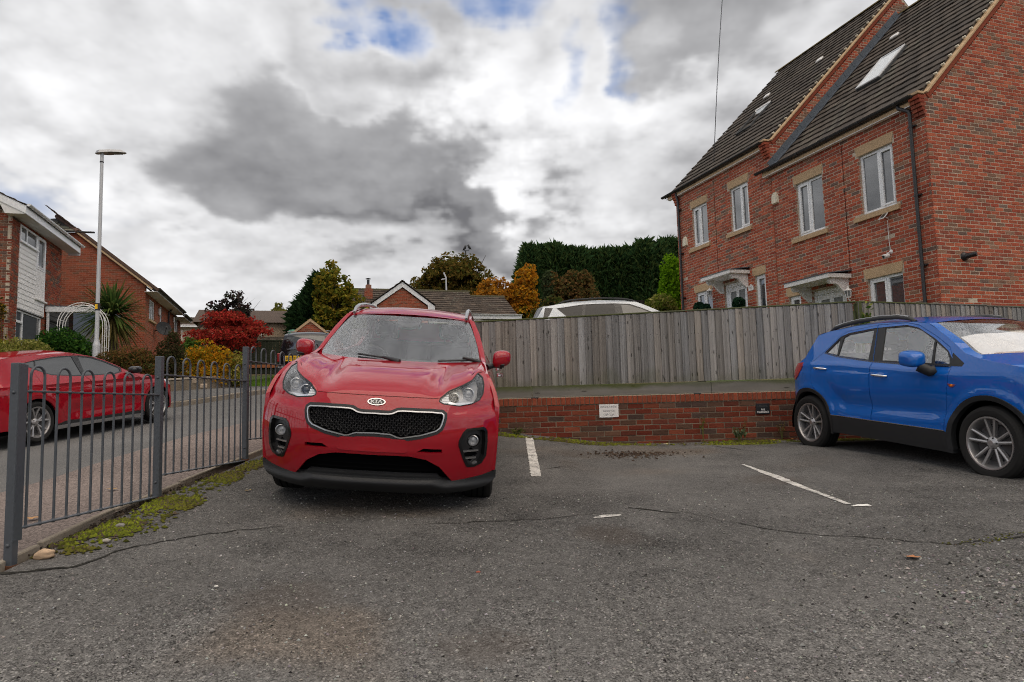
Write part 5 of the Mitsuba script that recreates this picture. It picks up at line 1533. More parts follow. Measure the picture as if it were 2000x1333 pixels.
def build_furniture():
    k = thing('street_lamp', 'tall grey street lamp with a flat tilted head beside the shrubs', 'street lamp')
    x, y = -10.16, 17.0
    z0 = float(G(x, y)) + .05
    top = 7.93
    v, f = lathe([(.085, 0), (.085, 1.05), (.080, 1.10), (.050, 1.22), (.048, 1.6), (.038, top - z0 - .25), (.040, top - z0 - .25), (.040, top - z0 - .02), (.0, top - z0)], 20)
    put(k, 'column', (v + [x, y, z0], f), 'galvanised', smooth=40)
    hd = rounded([(-.17, -.02), (-.10, .10), (.18, .15), (.52, .085), (.56, .0), (.52, -.085), (.18, -.15), (-.10, -.10)], .03)
    v, f = prism(hd, .07)
    t = v[:, 2] > .03
    v[t, :2] = v[t, :2] * .80 + [.02, 0]
    a = .20
    R = np.array([[math.cos(a), 0, -math.sin(a)], [0, 1, 0], [math.sin(a), 0, math.cos(a)]])
    yaw = 1.15
    Z = np.array([[math.cos(yaw), math.sin(yaw), 0], [-math.sin(yaw), math.cos(yaw), 0], [0, 0, 1]])
    Mh = np.eye(4); Mh[:3, :3] = Z.T @ R; Mh[:3, 3] = (x, y, top - .02)
    Mh[:3, :3] = np.array([[.80, -.60, 0], [.60, .80, 0], [0, 0, 1]]) @ R
    put(k, 'lamp_head', (v, f), 'lamp_grey', smooth=30, M=Mh)
    put(k, 'lens', box((.12, -.10, -.008), (.48, .10, -.001), .003), 'frosted', M=Mh)
    put(k, 'collar', tube([(x, y, top - .26), (x, y, top - .23)], .046, 14), 'black_plastic', smooth=40)
    put(k, 'id_plate', box((x - .03, y - .065, 3.96), (x + .03, y - .052, 4.08), .002), 'plate_yellow')
    put(k, 'plate_band', tube([(x, y, 3.93), (x, y, 4.11)], .056, 14), 'black_plastic', smooth=40)
    for nm, lab, (x, y), zt in (('street_lamp', 'distant street lamp with a short arm in front of the brown tree', (3.03, 45.0), 8.95),):
        k = thing(nm, lab, 'street lamp')
        put(k, 'column', tube([(x, y, 4.8), (x, y, zt)], [.09, .06], 10), 'galvanised', smooth=40)
        put(k, 'arm', tube([(x, y, zt - .02), (x - .42, y, zt + .04)], .05, 8), 'galvanised', smooth=40)
        put(k, 'lamp_head', box((x - .55, y - .08, zt - .02), (x - .18, y + .08, zt + .07), .03), 'galvanised')
    k = thing('garden_pole', 'thin grey pole with a bent top above the bungalow roof', 'pole')
    put(k, 'pole', tube([(-4.07, 44, 7.4), (-4.1, 44, 9.6), (-4.24, 44, 9.95)], .05, 6), 'galvanised')
    put(k, 'bracket', tube([(-4.1, 44, 9.55), (-4.4, 44, 9.5)], .04, 6), 'galvanised')
    # roof-top mast with two birds
    k = thing('aerial_mast', 'thin mast standing above the olive tree', 'mast')
    put(k, 'pole', tube([(-3.58, 56, 11), (-3.58, 56, 14.05)], .06, 6), 'black_plastic')
    put(k, 'crossbar', tube([(-3.75, 56, 14.06), (-3.30, 56, 14.12)], .03, 6), 'black_plastic')
    for x, z, ly, lab in ((-3.66, 14.06, .12, 'dark bird perched on the left of the mast'), (-3.27, 14.12, -.1, 'dark bird perched on the right tip of the mast')):
        b = thing('bird', lab, 'bird')
        put(b, 'body', tube([(x - .16 * np.sign(ly), 56, z + .05), (x - .08 * np.sign(ly), 56, z + .12), (x, 56, z + .22), (x + .06 * np.sign(ly), 56, z + .33), (x + .07 * np.sign(ly), 56, z + .42), (x + .08 * np.sign(ly), 56, z + .46)], [.02, .07, .11, .09, .075, .03], 8), 'black_plastic', smooth=True)
        put(b, 'beak', tube([(x + .10 * np.sign(ly), 56, z + .42), (x + .19 * np.sign(ly), 56, z + .40)], [.03, .006], 6), 'black_plastic')
        put(b, 'legs', tube([(x, 56, z - .0), (x, 56, z + .14)], .015, 5), 'black_plastic')
    # white metal garden arch
    k = thing('garden_arch', 'white tubular garden arch in front of the spiky palm', 'garden arch')
    A0 = np.array([-10.92, 17.6]); ax = np.array([.93, .30]); dp = np.array([-.30, .93]) * .45
    zb = 2.5
    for q in (0, 1):
        for r_, nm in ((.545, 'outer_hoop'), (.49, 'inner_hoop')):
            c = A0 + dp * q
            pts = [(*(c - ax * r_), zb)] + [(*(c - ax * r_ * math.cos(t)), 3.66 + r_ * 1.05 * math.sin(t)) for t in np.linspace(0, math.pi, 15)] + [(*(c + ax * r_), zb)]
            put(k, nm, tube(pts, .010, 6), 'white_paint', smooth=50)
    rg = MB()
    for t in np.linspace(.25, math.pi - .25, 7):
        p = A0 - ax * .52 * math.cos(t)
        rg.tube([(*p, 3.66 + .55 * math.sin(t)), (*(p + dp), 3.66 + .55 * math.sin(t))], .006, 5)
    for z in (2.8, 3.1, 3.4):
        for s in (-1, 1):
            rg.tube([(*(A0 + ax * .52 * s), z), (*(A0 + ax * .52 * s + dp), z)], .006, 5)
    rg.put(k, 'rungs', 'white_paint', kind='stuff')
    # overhead wire
    k = thing('overhead_wire', 'thin black overhead wire crossing the sky left of the brick houses', 'wire')
    a, b = np.array([6.05, 20.0, 8.0]), np.array([7.35, 20.0, 18.6])
    put(k, 'wire', tube([a + (b - a) * t + np.array([-.10, 0, 0]) * math.sin(t * math.pi) for t in np.linspace(0, 1, 14)], .011, 5), 'black_plastic')


build_clad_house()
build_gable_house()
build_far_buildings()
build_furniture()
# ------------------------------------------------------------------ trees and plants
BARK = np.array([.075, .058, .045])


def crown_points(lobes, n, rng, shell=.45):
    """Leaf centres in overlapping ellipsoidal lobes, thicker towards the outside, in clumps."""
    lobes = np.asarray(lobes, float)
    vol = lobes[:, 3] * lobes[:, 4] * lobes[:, 5]
    pick = rng.choice(len(lobes), n, p=vol / vol.sum())
    L = lobes[pick]
    u = rng.normal(0, 1, (n, 3)); u /= np.linalg.norm(u, axis=1, keepdims=True)
    r = shell + (1 - shell) * rng.random((n, 1)) ** .8
    r *= 1 + .22 * (meshkit.fbm(u * 2.1 + L[:, :3] * 1.7, 3, 5)[:, None] - .5) * 2
    return L[:, :3] + u * r * L[:, 3:6], u


def clumped(c, u, rng, size, keep, seed):
    d = meshkit.fbm(c / size, 3, seed)
    k = d > np.quantile(d, 1 - keep)
    return c[k], u[k]


def limbs(base, lobes, rng, r0, lean=(0, 0)):
    b = MB()
    base = np.asarray(base, float)
    top = lobes[:, :3].mean(0) if len(lobes) > 1 else lobes[0, :3]
    mid = base + (top - base) * .55 + np.array([*lean, 0])
    b.tube([base, base + (mid - base) * .5 + rng.normal(0, r0 * .3, 3), mid], [r0 * 1.25, r0, r0 * .8], 9, BARK)
    for L in lobes:
        e = L[:3] + rng.normal(0, .1, 3) * L[3:6]
        m = mid + (e - mid) * .5 + rng.normal(0, .15, 3) * np.linalg.norm(e - mid) * .5
        b.tube([mid, m, e], [r0 * .6, r0 * .38, r0 * .15], 6, BARK)
        for _ in range(4):
            t = e + rng.normal(0, .55, 3) * L[3:6]
            b.tube([m + (e - m) * rng.uniform(.2, .9), t], [r0 * .2, r0 * .05], 4, BARK * .9)
    return b


def tree(name, lab, base, lobes, n, leaf, tones, seed, r0=.12, group=None, cat='tree', clump=.5, keep=.75, shell=.35, aspect=.6, tone2=None, split=None, flat=.2):
    rng = np.random.default_rng(seed)
    lobes = np.asarray(lobes, float)
    k = thing(name, lab, cat, group)
    limbs(base, lobes, rng, r0).put(k, 'trunk', 'tinted', colored=True, smooth=True)
    c, u = crown_points(lobes, n, rng, shell)
    c, u = clumped(c, u, rng, clump, keep, seed)
    v, f, col = leaf_cards(c, leaf, rng, tones, u, aspect, flat=flat)
    if tone2 is not None:
        w = np.clip(split(c) + rng.normal(0, .18, len(c)), 0, 1) > .5
        t = np.asarray(tone2)[rng.integers(len(tone2), size=len(c))] * rng.uniform(.75, 1.25, (len(c), 1))
        col = np.where(np.repeat(w, 4)[:, None], np.repeat(t, 4, 0), col)
    put(k, 'crown', (v, f), 'leaf', color=col)
    return k


def conifer(name, lab, x, y, z0, z1, r, n, seed, tones, group=None, spray=.34, top=.25):
    """Dense upright conifer: short up-swept sprays all round a spire."""
    rng = np.random.default_rng(seed)
    k = thing(name, lab, 'tree', group)
    put(k, 'trunk', tube([(x, y, z0), (x, y, z1 - .3)], [r * .13, .03], 7), 'tinted', color=BARK, smooth=True)
    t = rng.random(n) ** .85
    a = rng.uniform(0, 6.283, n)
    rad = r * np.where(t > 1 - top, np.clip((1.02 - t) / top, 0, 1) ** .8, 1.0) * (.80 + .35 * meshkit.fbm(np.c_[np.cos(a) * 1.6 + x, np.sin(a) * 1.6 + y, t * (z1 - z0) * .55], 3, seed))
    rad = rad * rng.uniform(.62, 1.0, n) ** .5
    c = np.c_[x + rad * np.cos(a), y + rad * np.sin(a), z0 + t * (z1 - z0)]
    o = np.c_[np.cos(a), np.sin(a), rng.uniform(.1, 1.1, n)]; o /= np.linalg.norm(o, axis=1, keepdims=True)
    o = o + rng.normal(0, .28, (n, 3))
    s = spray * rng.uniform(.6, 1.3, (n, 1))
    b = np.cross(o, rng.normal(0, 1, (n, 3))); b /= np.linalg.norm(b, axis=1, keepdims=True) + 1e-9
    v = np.stack([c - o * s * .3 - b * s * .16, c + b * s * .26 + o * s * .3, c + o * s * .95, c - b * s * .26 + o * s * .25], 1).reshape(-1, 3)
    i = (np.arange(n) * 4)[:, None]
    f = np.stack([np.hstack([i, i + 1, i + 2]), np.hstack([i, i + 2, i + 3])], 1).reshape(-1, 3)
    col = np.asarray(tones)[rng.integers(len(tones), size=n)] * rng.uniform(.7, 1.3, (n, 1))
    put(k, 'crown', (v, f), 'leaf', color=np.repeat(col, 4, 0))


def build_trees():
    G_ = lambda x, y: float(G(x, y))
    # conifer screen behind the brick houses
    rng = np.random.default_rng(70)
    n = 13
    xs = np.linspace(1.7, 14.9, n)
    for i, x in enumerate(xs):
        place = 'leftmost' if i == 0 else 'rightmost visible' if i == n - 1 else None
        lab = {0: 'tall dark conifer at the left end of the screen, branches bare against the sky'}.get(i, 'tall dark green conifer in the trimmed screen behind the brick houses')
        conifer('conifer', lab, x + rng.normal(0, .15), 60 + rng.normal(0, .4), G_(x, 60) - .2, 14.9 + rng.uniform(-.3, .5) + (.25 if i < 2 else 0), 1.12, 7000, 700 + i,
                [(.046, .095, .034), (.032, .072, .028), (.062, .115, .040), (.080, .120, .038)], 'conifers in the screen' if i else None, spray=.50, top=.16 if i else .34)
    # autumn trees beyond the bungalow
    tree('olive_tree', 'broad olive and bronze autumn tree behind the bungalow', (-4.7, 55, G_(-4.7, 55)),
         [(-4.7, 55, 11.2, 2.6, 2.4, 2.4), (-6.5, 55, 10.2, 1.9, 1.8, 1.9), (-2.8, 55, 10.6, 1.8, 1.8, 2.0), (-3.6, 55.5, 12.2, 1.6, 1.6, 1.5), (-5.8, 54.6, 12.2, 1.4, 1.4, 1.2), (-7.6, 55, 9.6, 1.0, 1.0, 1.0), (-4.6, 54.2, 9.2, 2.4, 1.5, 1.2)],
         30000, .13, [(.13, .105, .022), (.095, .090, .020), (.16, .105, .025), (.060, .072, .018), (.18, .115, .032)], 401, .3, clump=1.1, keep=.72)
    tree('orange_tree', 'low orange-leaved tree above the right end of the bungalow roof', (-.9, 48, G_(-.9, 48)), [(-1.1, 48, 8.9, 1.5, 1.3, 1.35), (-1.75, 48, 8.0, 1.1, 1, 1.0), (.05, 48, 8.6, 1.0, 1.0, 1.3)],
         9000, .12, [(.42, .17, .02), (.36, .16, .025), (.25, .14, .03), (.48, .21, .02)], 402, .14, clump=.8, keep=.72)
    tree('orange_tree', 'taller golden orange tree with green lower branches left of the white car', (.95, 48, G_(.95, 48)), [(1.05, 48, 10.2, .85, .85, 1.15), (.8, 48, 9.0, 1.1, 1, 1.1), (.95, 48, 7.7, 1.15, 1, 1.2), (1.35, 48.2, 8.5, .75, .8, 1.2)],
         11000, .12, [(.50, .21, .015), (.44, .17, .02), (.50, .26, .02), (.30, .17, .03)], 403, .12, clump=.7, keep=.68, tone2=[(.05, .075, .015), (.08, .095, .02), (.30, .22, .02)], split=lambda c: np.clip((9.0 - c[:, 2]) * .42, 0, .62))
    tree('brown_tree', 'rounded bronze-green tree in front of the conifer screen', (3.9, 45, G_(3.9, 45)), [(4.1, 45, 8.2, 1.65, 1.3, 1.75), (4.4, 45, 9.2, 1.1, 1, 1.05), (5.1, 45, 7.6, .95, 1, 1.2), (3.0, 45, 7.9, 1.1, 1, 1.6), (2.6, 45.2, 9.3, .65, .7, .85)],
         17000, .11, [(.16, .095, .032), (.10, .082, .028), (.20, .11, .045), (.072, .072, .026)], 404, .14, clump=.6, keep=.8, tone2=[(.045, .062, .03), (.06, .08, .035)], split=lambda c: np.clip((3.3 - c[:, 0]) * .9, 0, .9))
    tree('hedge_bush', 'low green and yellow bush at the foot of the golden tree', (1.75, 42, G_(1.75, 42)), [(1.7, 42, 6.5, .7, .7, .8), (2.5, 42, 6.9, .8, .7, 1.1)], 4500, .09, [(.06, .095, .02), (.11, .10, .025), (.085, .07, .03)], 405, .06, cat='bush', clump=.5)
    tree('bright_conifer', 'bright lime-green conifer at the left edge of the far brick house', (5.65, 24.2, 2.5), [(5.65, 24.2, 5.6, .45, .45, .95), (5.70, 24.2, 4.7, .55, .5, .9), (5.5, 24.2, 5.1, .35, .4, .6)], 6500, .06, [(.16, .32, .012), (.11, .25, .012), (.20, .38, .02)], 406, .06, clump=.22, keep=.85, flat=.0)
    tree('variegated_shrub', 'light yellow-green shrub beside the dark fence by the far brick house', (5.0, 23.2, 2.6), [(4.95, 23.2, 4.55, .5, .5, .42), (5.25, 23.2, 4.4, .35, .4, .4)], 2600, .06, [(.22, .25, .04), (.13, .19, .03), (.33, .31, .10)], 407, .04, cat='shrub', clump=.3)
    # left of the bungalow
    conifer('conifer', 'dark green conifer behind the garage, half covered by a yellowing tree', -9.35, 34, G_(-9.3, 34), 8.0, 1.45, 11000, 410, [(.022, .050, .020), (.030, .062, .022), (.016, .038, .016)], spray=.26, top=.5)
    tree('yellowing_tree', 'yellowing green tree in front of the dark conifer by the bungalow', (-8.2, 33, G_(-8.2, 33)), [(-8.55, 32.8, 7.0, .9, .8, 1.2), (-8.0, 33, 6.2, 1.15, .9, 1.0), (-7.6, 33, 5.5, .8, .7, .9), (-8.8, 32.6, 5.6, .7, .7, .9), (-8.6, 33, 8.0, .45, .5, .55), (-8.0, 33, 7.3, .5, .5, .6)],
         10000, .10, [(.15, .16, .022), (.22, .185, .025), (.10, .125, .022), (.30, .215, .03)], 411, .1, clump=.45, keep=.6)
    tree('birch_tree', 'thin pale yellow-green birch behind the brown fence', (-13.1, 40, G_(-13.1, 40)), [(-13.3, 40, 6.8, .6, .6, .9), (-13.0, 40, 5.9, 1.2, .9, .9), (-14.0, 40, 5.6, .8, .8, .7), (-13.35, 40, 7.4, .28, .3, .45)], 6500, .10, [(.20, .20, .04), (.15, .17, .035), (.25, .23, .06)], 412, .07, clump=.5, keep=.62)
    tree('copper_tree', 'small dark purple-leaved tree rising behind the red maple', (-9.75, 24, G_(-9.75, 24)), [(-10.15, 24, 4.75, .45, .45, .55), (-9.55, 24, 5.0, .5, .45, .62), (-9.3, 24, 4.7, .45, .45, .5), (-9.75, 24, 4.4, .65, .5, .5), (-9.0, 24, 4.3, .28, .3, .35), (-10.6, 24, 4.25, .25, .3, .35)],
         3800, .07, [(.055, .040, .042), (.035, .034, .030), (.070, .045, .040), (.045, .055, .035)], 413, .06, clump=.28, keep=.55, shell=.2)
    tree('red_maple', 'spreading red Japanese maple beside the golden bush', (-8.45, 21.0, G_(-8.45, 21)), [(-8.7, 21, 4.15, .75, .6, .32), (-9.25, 21, 3.65, .75, .6, .26), (-8.1, 21, 4.0, .6, .55, .30), (-7.75, 21, 3.75, .55, .5, .2), (-8.5, 20.7, 3.55, .9, .6, .38), (-9.7, 21, 3.45, .38, .45, .16), (-7.9, 20.8, 3.35, .42, .4, .28), (-8.15, 20.8, 2.85, .25, .25, .35)],
         15000, .042, [(.42, .035, .028), (.32, .028, .025), (.20, .030, .022), (.48, .060, .045), (.26, .060, .03)], 414, .05, clump=.2, keep=.62, shell=.3, flat=.55, tone2=[(.16, .05, .025), (.11, .05, .025), (.20, .035, .025)], split=lambda c: np.clip((3.62 - c[:, 2]) * 1.1, 0, .72))
    tree('golden_bush', 'rounded golden orange bush behind the metal railing', (-8.5, 19.4, 2.0), [(-8.6, 19.4, 2.95, .5, .45, .45), (-8.25, 19.4, 2.75, .5, .45, .5), (-8.9, 19.4, 2.6, .42, .4, .5), (-8.35, 19.2, 2.4, .55, .45, .4)],
         9000, .034, [(.46, .24, .015), (.52, .20, .015), (.33, .22, .02), (.17, .19, .02), (.55, .30, .02)], 415, .03, cat='bush', clump=.18, keep=.75)
    tree('variegated_shrub', 'small yellow and green variegated shrub right of the golden bush', (-7.75, 19.6, 2.1), [(-7.75, 19.6, 2.6, .32, .32, .5), (-7.65, 19.5, 2.35, .25, .3, .3)], 2600, .035, [(.32, .28, .05), (.14, .19, .03), (.42, .36, .10), (.20, .12, .03)], 416, .02, cat='shrub', clump=.15)
    tree('dwarf_conifer', 'dark brown-green dwarf conifer between the brown shrub and the golden bush', (-8.95, 18.2, 2.0), [(-8.95, 18.2, 2.75, .42, .4, .62), (-8.9, 18.2, 3.25, .2, .2, .35), (-9.0, 18.0, 2.4, .5, .4, .5)], 6500, .035, [(.050, .048, .020), (.075, .052, .028), (.035, .042, .016)], 417, .03, cat='shrub', clump=.16)
    tree('spindle_bush', 'small bright green bush peeping out behind the dwarf conifer', (-9.2, 20.2, 2.2), [(-9.35, 20.2, 3.25, .35, .3, .35), (-9.1, 20.2, 2.9, .35, .3, .4)], 1800, .04, [(.05, .11, .02), (.08, .15, .03)], 418, .02, cat='bush', clump=.2)
    tree('fern_shrub', 'sprawling rusty brown and green shrub at the foot of the street lamp', (-9.35, 16.9, 1.9), [(-9.3, 16.9, 2.6, .6, .5, .42), (-9.75, 17.0, 2.55, .45, .5, .42), (-8.95, 16.9, 2.45, .45, .5, .45), (-9.45, 16.7, 2.25, .7, .5, .3)], 9500, .05, [(.115, .085, .025), (.15, .075, .028), (.07, .085, .022), (.19, .10, .04), (.055, .050, .02)], 419, .03, cat='shrub', clump=.18, aspect=.3)
    tree('green_shrub', 'dense dark green clipped shrub left of the street lamp', (-11.1, 17.2, 2.1), [(-11.2, 17.2, 3.05, .62, .55, .52), (-10.85, 17.2, 2.9, .5, .5, .5), (-11.6, 17.2, 2.85, .45, .5, .45)], 11000, .038, [(.025, .075, .014), (.04, .10, .018), (.016, .05, .012), (.06, .13, .022)], 420, .03, cat='shrub', clump=.14, keep=.85)
    tree('yellow_shrub', 'pale yellow-green domed shrub behind the red hatchback', (-11.5, 16.3, 2.0), [(-11.45, 16.3, 2.72, .75, .55, .50), (-11.9, 16.3, 2.55, .55, .5, .5), (-11.0, 16.3, 2.45, .5, .5, .45)], 13000, .034, [(.26, .25, .06), (.19, .20, .045), (.32, .30, .10), (.13, .15, .03)], 421, .03, cat='shrub', clump=.13, keep=.85)
    tree('wall_climber', 'straggling climber with yellow leaves on the corner of the boarded house', (-14.05, 19.2, 2.2), [(-14.25, 19.25, 3.6, .22, .15, .5), (-14.2, 19.25, 4.4, .16, .12, .35), (-14.4, 19.25, 2.9, .4, .2, .4)], 2200, .04, [(.07, .09, .02), (.36, .23, .02), (.10, .075, .03), (.05, .06, .02)], 422, .02, cat='climber', clump=.2, keep=.6)
    tree('leaf_bush', 'yellow-green bush at the left edge under the climber', (-13.4, 18.0, 2.2), [(-13.35, 18.0, 2.9, .3, .3, .5), (-13.2, 18.0, 3.2, .2, .2, .2)], 1500, .05, [(.20, .20, .03), (.10, .13, .025), (.30, .24, .03)], 423, .02, cat='bush', clump=.2)
    # cordyline palm
    k = thing('palm', 'spiky green cabbage palm with drooping lower leaves behind the white arch', 'palm')
    rng = np.random.default_rng(99)
    x, y = -11.52, 20.0
    put(k, 'trunk', tube([(x, y, 2.2), (x + .03, y, 3.0), (x, y, 4.15)], [.16, .14, .13], 10), 'tinted', color=np.array([.10, .075, .05]), smooth=True)
    c = np.array([x, y, 4.25])
    V, F, Cc = [], [], []
    n = 0
    for i in range(520):
        a = rng.uniform(0, 6.283)
        el = math.radians(rng.choice([rng.uniform(20, 85), rng.uniform(-15, 40), rng.uniform(-70, -10)], p=[.45, .33, .22]))
        L = rng.uniform(.95, 1.35)
        m = 7
        t = np.linspace(0, 1, m)
        d0 = np.array([math.cos(a) * math.cos(el), math.sin(a) * math.cos(el), math.sin(el)])
        droop = rng.uniform(.10, .55)
        pts = c + d0 * (L * t)[:, None] + np.array([0, 0, -1.0]) * (droop * L * t ** 2.4)[:, None] * (1 if el > -.3 else .5)
        side = np.cross(d0, [0, 0, 1.0]); side /= np.linalg.norm(side) + 1e-9
        w = .024 * np.sin(np.pi * np.clip(t * .92 + .08, 0, 1)) ** .7
        v = np.empty((2 * m, 3)); v[0::2] = pts + side * w[:, None]; v[1::2] = pts - side * w[:, None]
        V.append(v)
        for j in range(m - 1):
            F += [(n + 2 * j, n + 2 * j + 1, n + 2 * j + 3), (n + 2 * j, n + 2 * j + 3, n + 2 * j + 2)]
        n += 2 * m
        tone = np.array([(.075, .125, .030), (.050, .095, .024), (.12, .16, .045), (.035, .070, .020)][rng.integers(4)]) if el > -.45 else np.array([(.17, .135, .055), (.13, .12, .04)][rng.integers(2)])
        Cc.append(np.tile(tone * rng.uniform(.75, 1.25), (2 * m, 1)))
    put(k, 'leaves', (np.vstack(V), np.array(F)), 'leaf', color=np.vstack(Cc))

    # weeds at the foot of the wall
    def weed(lab, x, y, z, h, n, tones, seed, spread=.06, leaf=.02, cat='weed'):
        rng = np.random.default_rng(seed)
        k = thing('weed', lab, cat)
        b = MB()
        cs = []
        for i in range(n):
            a = rng.uniform(0, 6.283); s = spread * rng.uniform(.2, 1)
            e = np.array([x + math.cos(a) * s, y + math.sin(a) * s * .5, z + h * rng.uniform(.55, 1)])
            m = np.array([x + math.cos(a) * s * .3, y, z + h * .45])
            b.tube([(x, y, z), m, e], [.004, .003, .0015], 4, np.array([.10, .105, .03]))
            for t in np.linspace(.25, 1, 7):
                cs.append(m * (1 - t) + e * t + rng.normal(0, .014, 3))
        b.put(k, 'stem', 'tinted', colored=True)
        v, f, col = leaf_cards(np.array(cs), leaf, rng, tones)
        put(k, 'leaves', (v, f), 'leaf', color=col)
    weed('tall thin weed gone to seed against the brick wall', 2.62, 9.80, float(G(2.62, 9.8)), .42, 5, [(.14, .16, .03), (.20, .15, .06)], 1, .035, .016)
    weed('bushy grey-green weed at the foot of the brick wall', 3.08, 9.68, float(G(3.08, 9.68)), .19, 16, [(.14, .18, .10), (.20, .24, .15), (.07, .10, .04)], 2, .12, .024)
    weed('dry reddish weed stalk behind the grey-green weed', 3.20, 9.80, float(G(3.2, 9.8)), .36, 4, [(.22, .11, .05), (.16, .10, .05)], 3, .05, .014)
    weed('dry weed tuft on the brick wall beside the blue car', 3.72, 9.82, float(G(3.7, 9.8)), .26, 6, [(.24, .16, .06), (.16, .11, .05)], 4, .09, .014)
    weed('small leafy weed at the foot of the wall beside the red car', .05, 9.76, float(G(.05, 9.76)), .09, 14, [(.10, .12, .03), (.05, .07, .02), (.16, .14, .05)], 5, .12, .02)
    weed('green creeper poking over the fence corner', 5.05, 9.88, 2.05, .62, 8, [(.10, .17, .03), (.06, .12, .025), (.20, .22, .05)], 6, .10, .035, 'creeper')

    # fallen leaves, stones
    def leaf(lab, x, y, size, tone, seed, off=.012, z=None):
        rng = np.random.default_rng(seed)
        lob = []
        for i in range(30):
            a = i / 30 * 6.283
            r = size * (.55 + .45 * abs(math.cos(2.5 * a)) ** 1.4) * (1 + rng.normal(0, .05))
            lob.append((r * math.cos(a), r * .75 * math.sin(a)))
        v, f = tri2d(Polygon(lob).buffer(0), size * .3)
        z0 = (float(G(x, y)) if z is None else z) + off
        zz = z0 + size * .35 * (meshkit.fbm(np.c_[v / size * 1.3, v[:, 0] * 0], 2, seed) - .3)
        single('fallen_leaf', lab, 'leaf', (np.c_[v[:, 0] + x, v[:, 1] + y, np.maximum(zz, z0 - .004)], f), 'tinted', color=np.array(tone), smooth=True)
    leaf('orange-brown fallen leaf alone on the asphalt in the right foreground', 2.20, 4.0, .048, (.34, .15, .07), 1)
    leaf('tan fallen leaf on the pavement behind the first railing panel', -3.44, 5.05, .055, (.36, .20, .09), 2, .03)
    leaf('pair of curled tan leaves on the pavement by the second post', -3.36, 5.9, .05, (.32, .21, .10), 3, .03)
    leaf('yellow fallen leaf on the moss under the black sign', 3.50, 9.50, .04, (.50, .30, .05), 4, .03)
    leaf('orange fallen leaf on the moss by the rear wheel of the blue car', 3.80, 9.62, .045, (.42, .18, .05), 5, .03)
    leaf('pale fallen leaf on the moss near the middle of the brick wall', 2.05, 9.55, .05, (.36, .30, .18), 6, .03)
    leaf('small yellow leaf on the asphalt beside the mossy strip', -2.25, 5.95, .03, (.40, .27, .09), 7)

    def stone(lab, x, y, size, tone, seed, sq=(1, .7, .5)):
        m = trimesh.creation.icosphere(2 if size > .05 else 1, 1.0)
        v = np.array(m.vertices)
        v = v * (1 + .9 * (meshkit.fbm(v * 1.7 + seed, 3, seed)[:, None] - .5)) * size * np.array(sq)
        single('stone', lab, 'stone', (v + [x, y, float(G(x, y)) + size * sq[2] * .55], np.array(m.faces)), 'tinted', color=np.clip(np.array(tone) * (.8 + .5 * meshkit.fbm(v / size * 2.2, 3, 3)[:, None]), 0, .8), smooth=True)
    stone('pale pinkish stone at the foot of the nearest railing post', -2.82, 4.26, .062, (.42, .30, .20), 3)
    stone('small red pebble on the asphalt in front of the red car', -.23, 4.12, .014, (.30, .08, .05), 5)
    stone('small grey stone on the moss beside the railing', -2.70, 4.85, .035, (.20, .19, .18), 7)
    stone('pale grey stone on the mossy edge further up', -2.62, 4.55, .026, (.34, .31, .27), 9)
    stone('white pebble on the asphalt left of the red car', -1.62, 3.85, .013, (.5, .48, .45), 11)
    stone('grey pebble in the left foreground', -1.42, 3.33, .016, (.22, .21, .20), 13)


build_trees()
# ------------------------------------------------------------------ cars
scene['car_glass'] = {'type': 'thindielectric', 'int_ior': 2.0}
pane('dark_glass', (0.012, 0.014, 0.015), 2.0)       # side glass that shows only the sky's reflection at this distance


def rot(yaw, pit, rol):
    c, s = math.cos(yaw), math.sin(yaw); Rz = np.array([[c, -s, 0], [s, c, 0], [0, 0, 1]])
    c, s = math.cos(pit), math.sin(pit); Rx = np.array([[1, 0, 0], [0, c, -s], [0, s, c]])
    c, s = math.cos(rol), math.sin(rol); Ry = np.array([[c, 0, s], [0, 1, 0], [-s, 0, c]])
    return Rz @ Rx @ Ry


def pose(yaw, pit, rol, pos, k=1.0):
    M = np.eye(4); M[:3, :3] = rot(yaw, pit, rol) * k; M[:3, 3] = pos
    return M


def skin(poly, f, h, holes=(), off=0.0, skirt=0.0):
    """A body panel: the 2D outline (minus holes) on the surface f(a, b, off) -> (n, 3), with its edges turned in by 'skirt'."""
    pg = poly if isinstance(poly, Polygon) else Polygon(poly)
    pg = pg if pg.is_valid else pg.buffer(0)
    for q in holes:
        q = q if isinstance(q, Polygon) else Polygon(q)
        pg = pg.difference(q if q.is_valid else q.buffer(0))
    v, t = tri2d(pg, h)
    out, faces, n = [f(v[:, 0], v[:, 1], off)], [t], len(v)
    if skirt:
        for g in getattr(pg, 'geoms', [pg]):
            for r in (g.exterior, *g.interiors):
                p = np.array(r.segmentize(h).coords)[:-1]
                m = len(p)
                out += [f(p[:, 0], p[:, 1], off), f(p[:, 0], p[:, 1], off - skirt)]
                i = np.arange(m); j = (i + 1) % m
                faces.append(np.vstack([np.stack([i, j, m + j], 1), np.stack([i, m + j, m + i], 1)]) + n)
                n += 2 * m
    return np.vstack(out), np.vstack(faces)


def mirror(pts):
    p = np.asarray(pts, float)
    return np.vstack([p, p[::-1] * [-1, 1]])


def flip(pts):
    return np.asarray(pts, float) * [-1, 1]


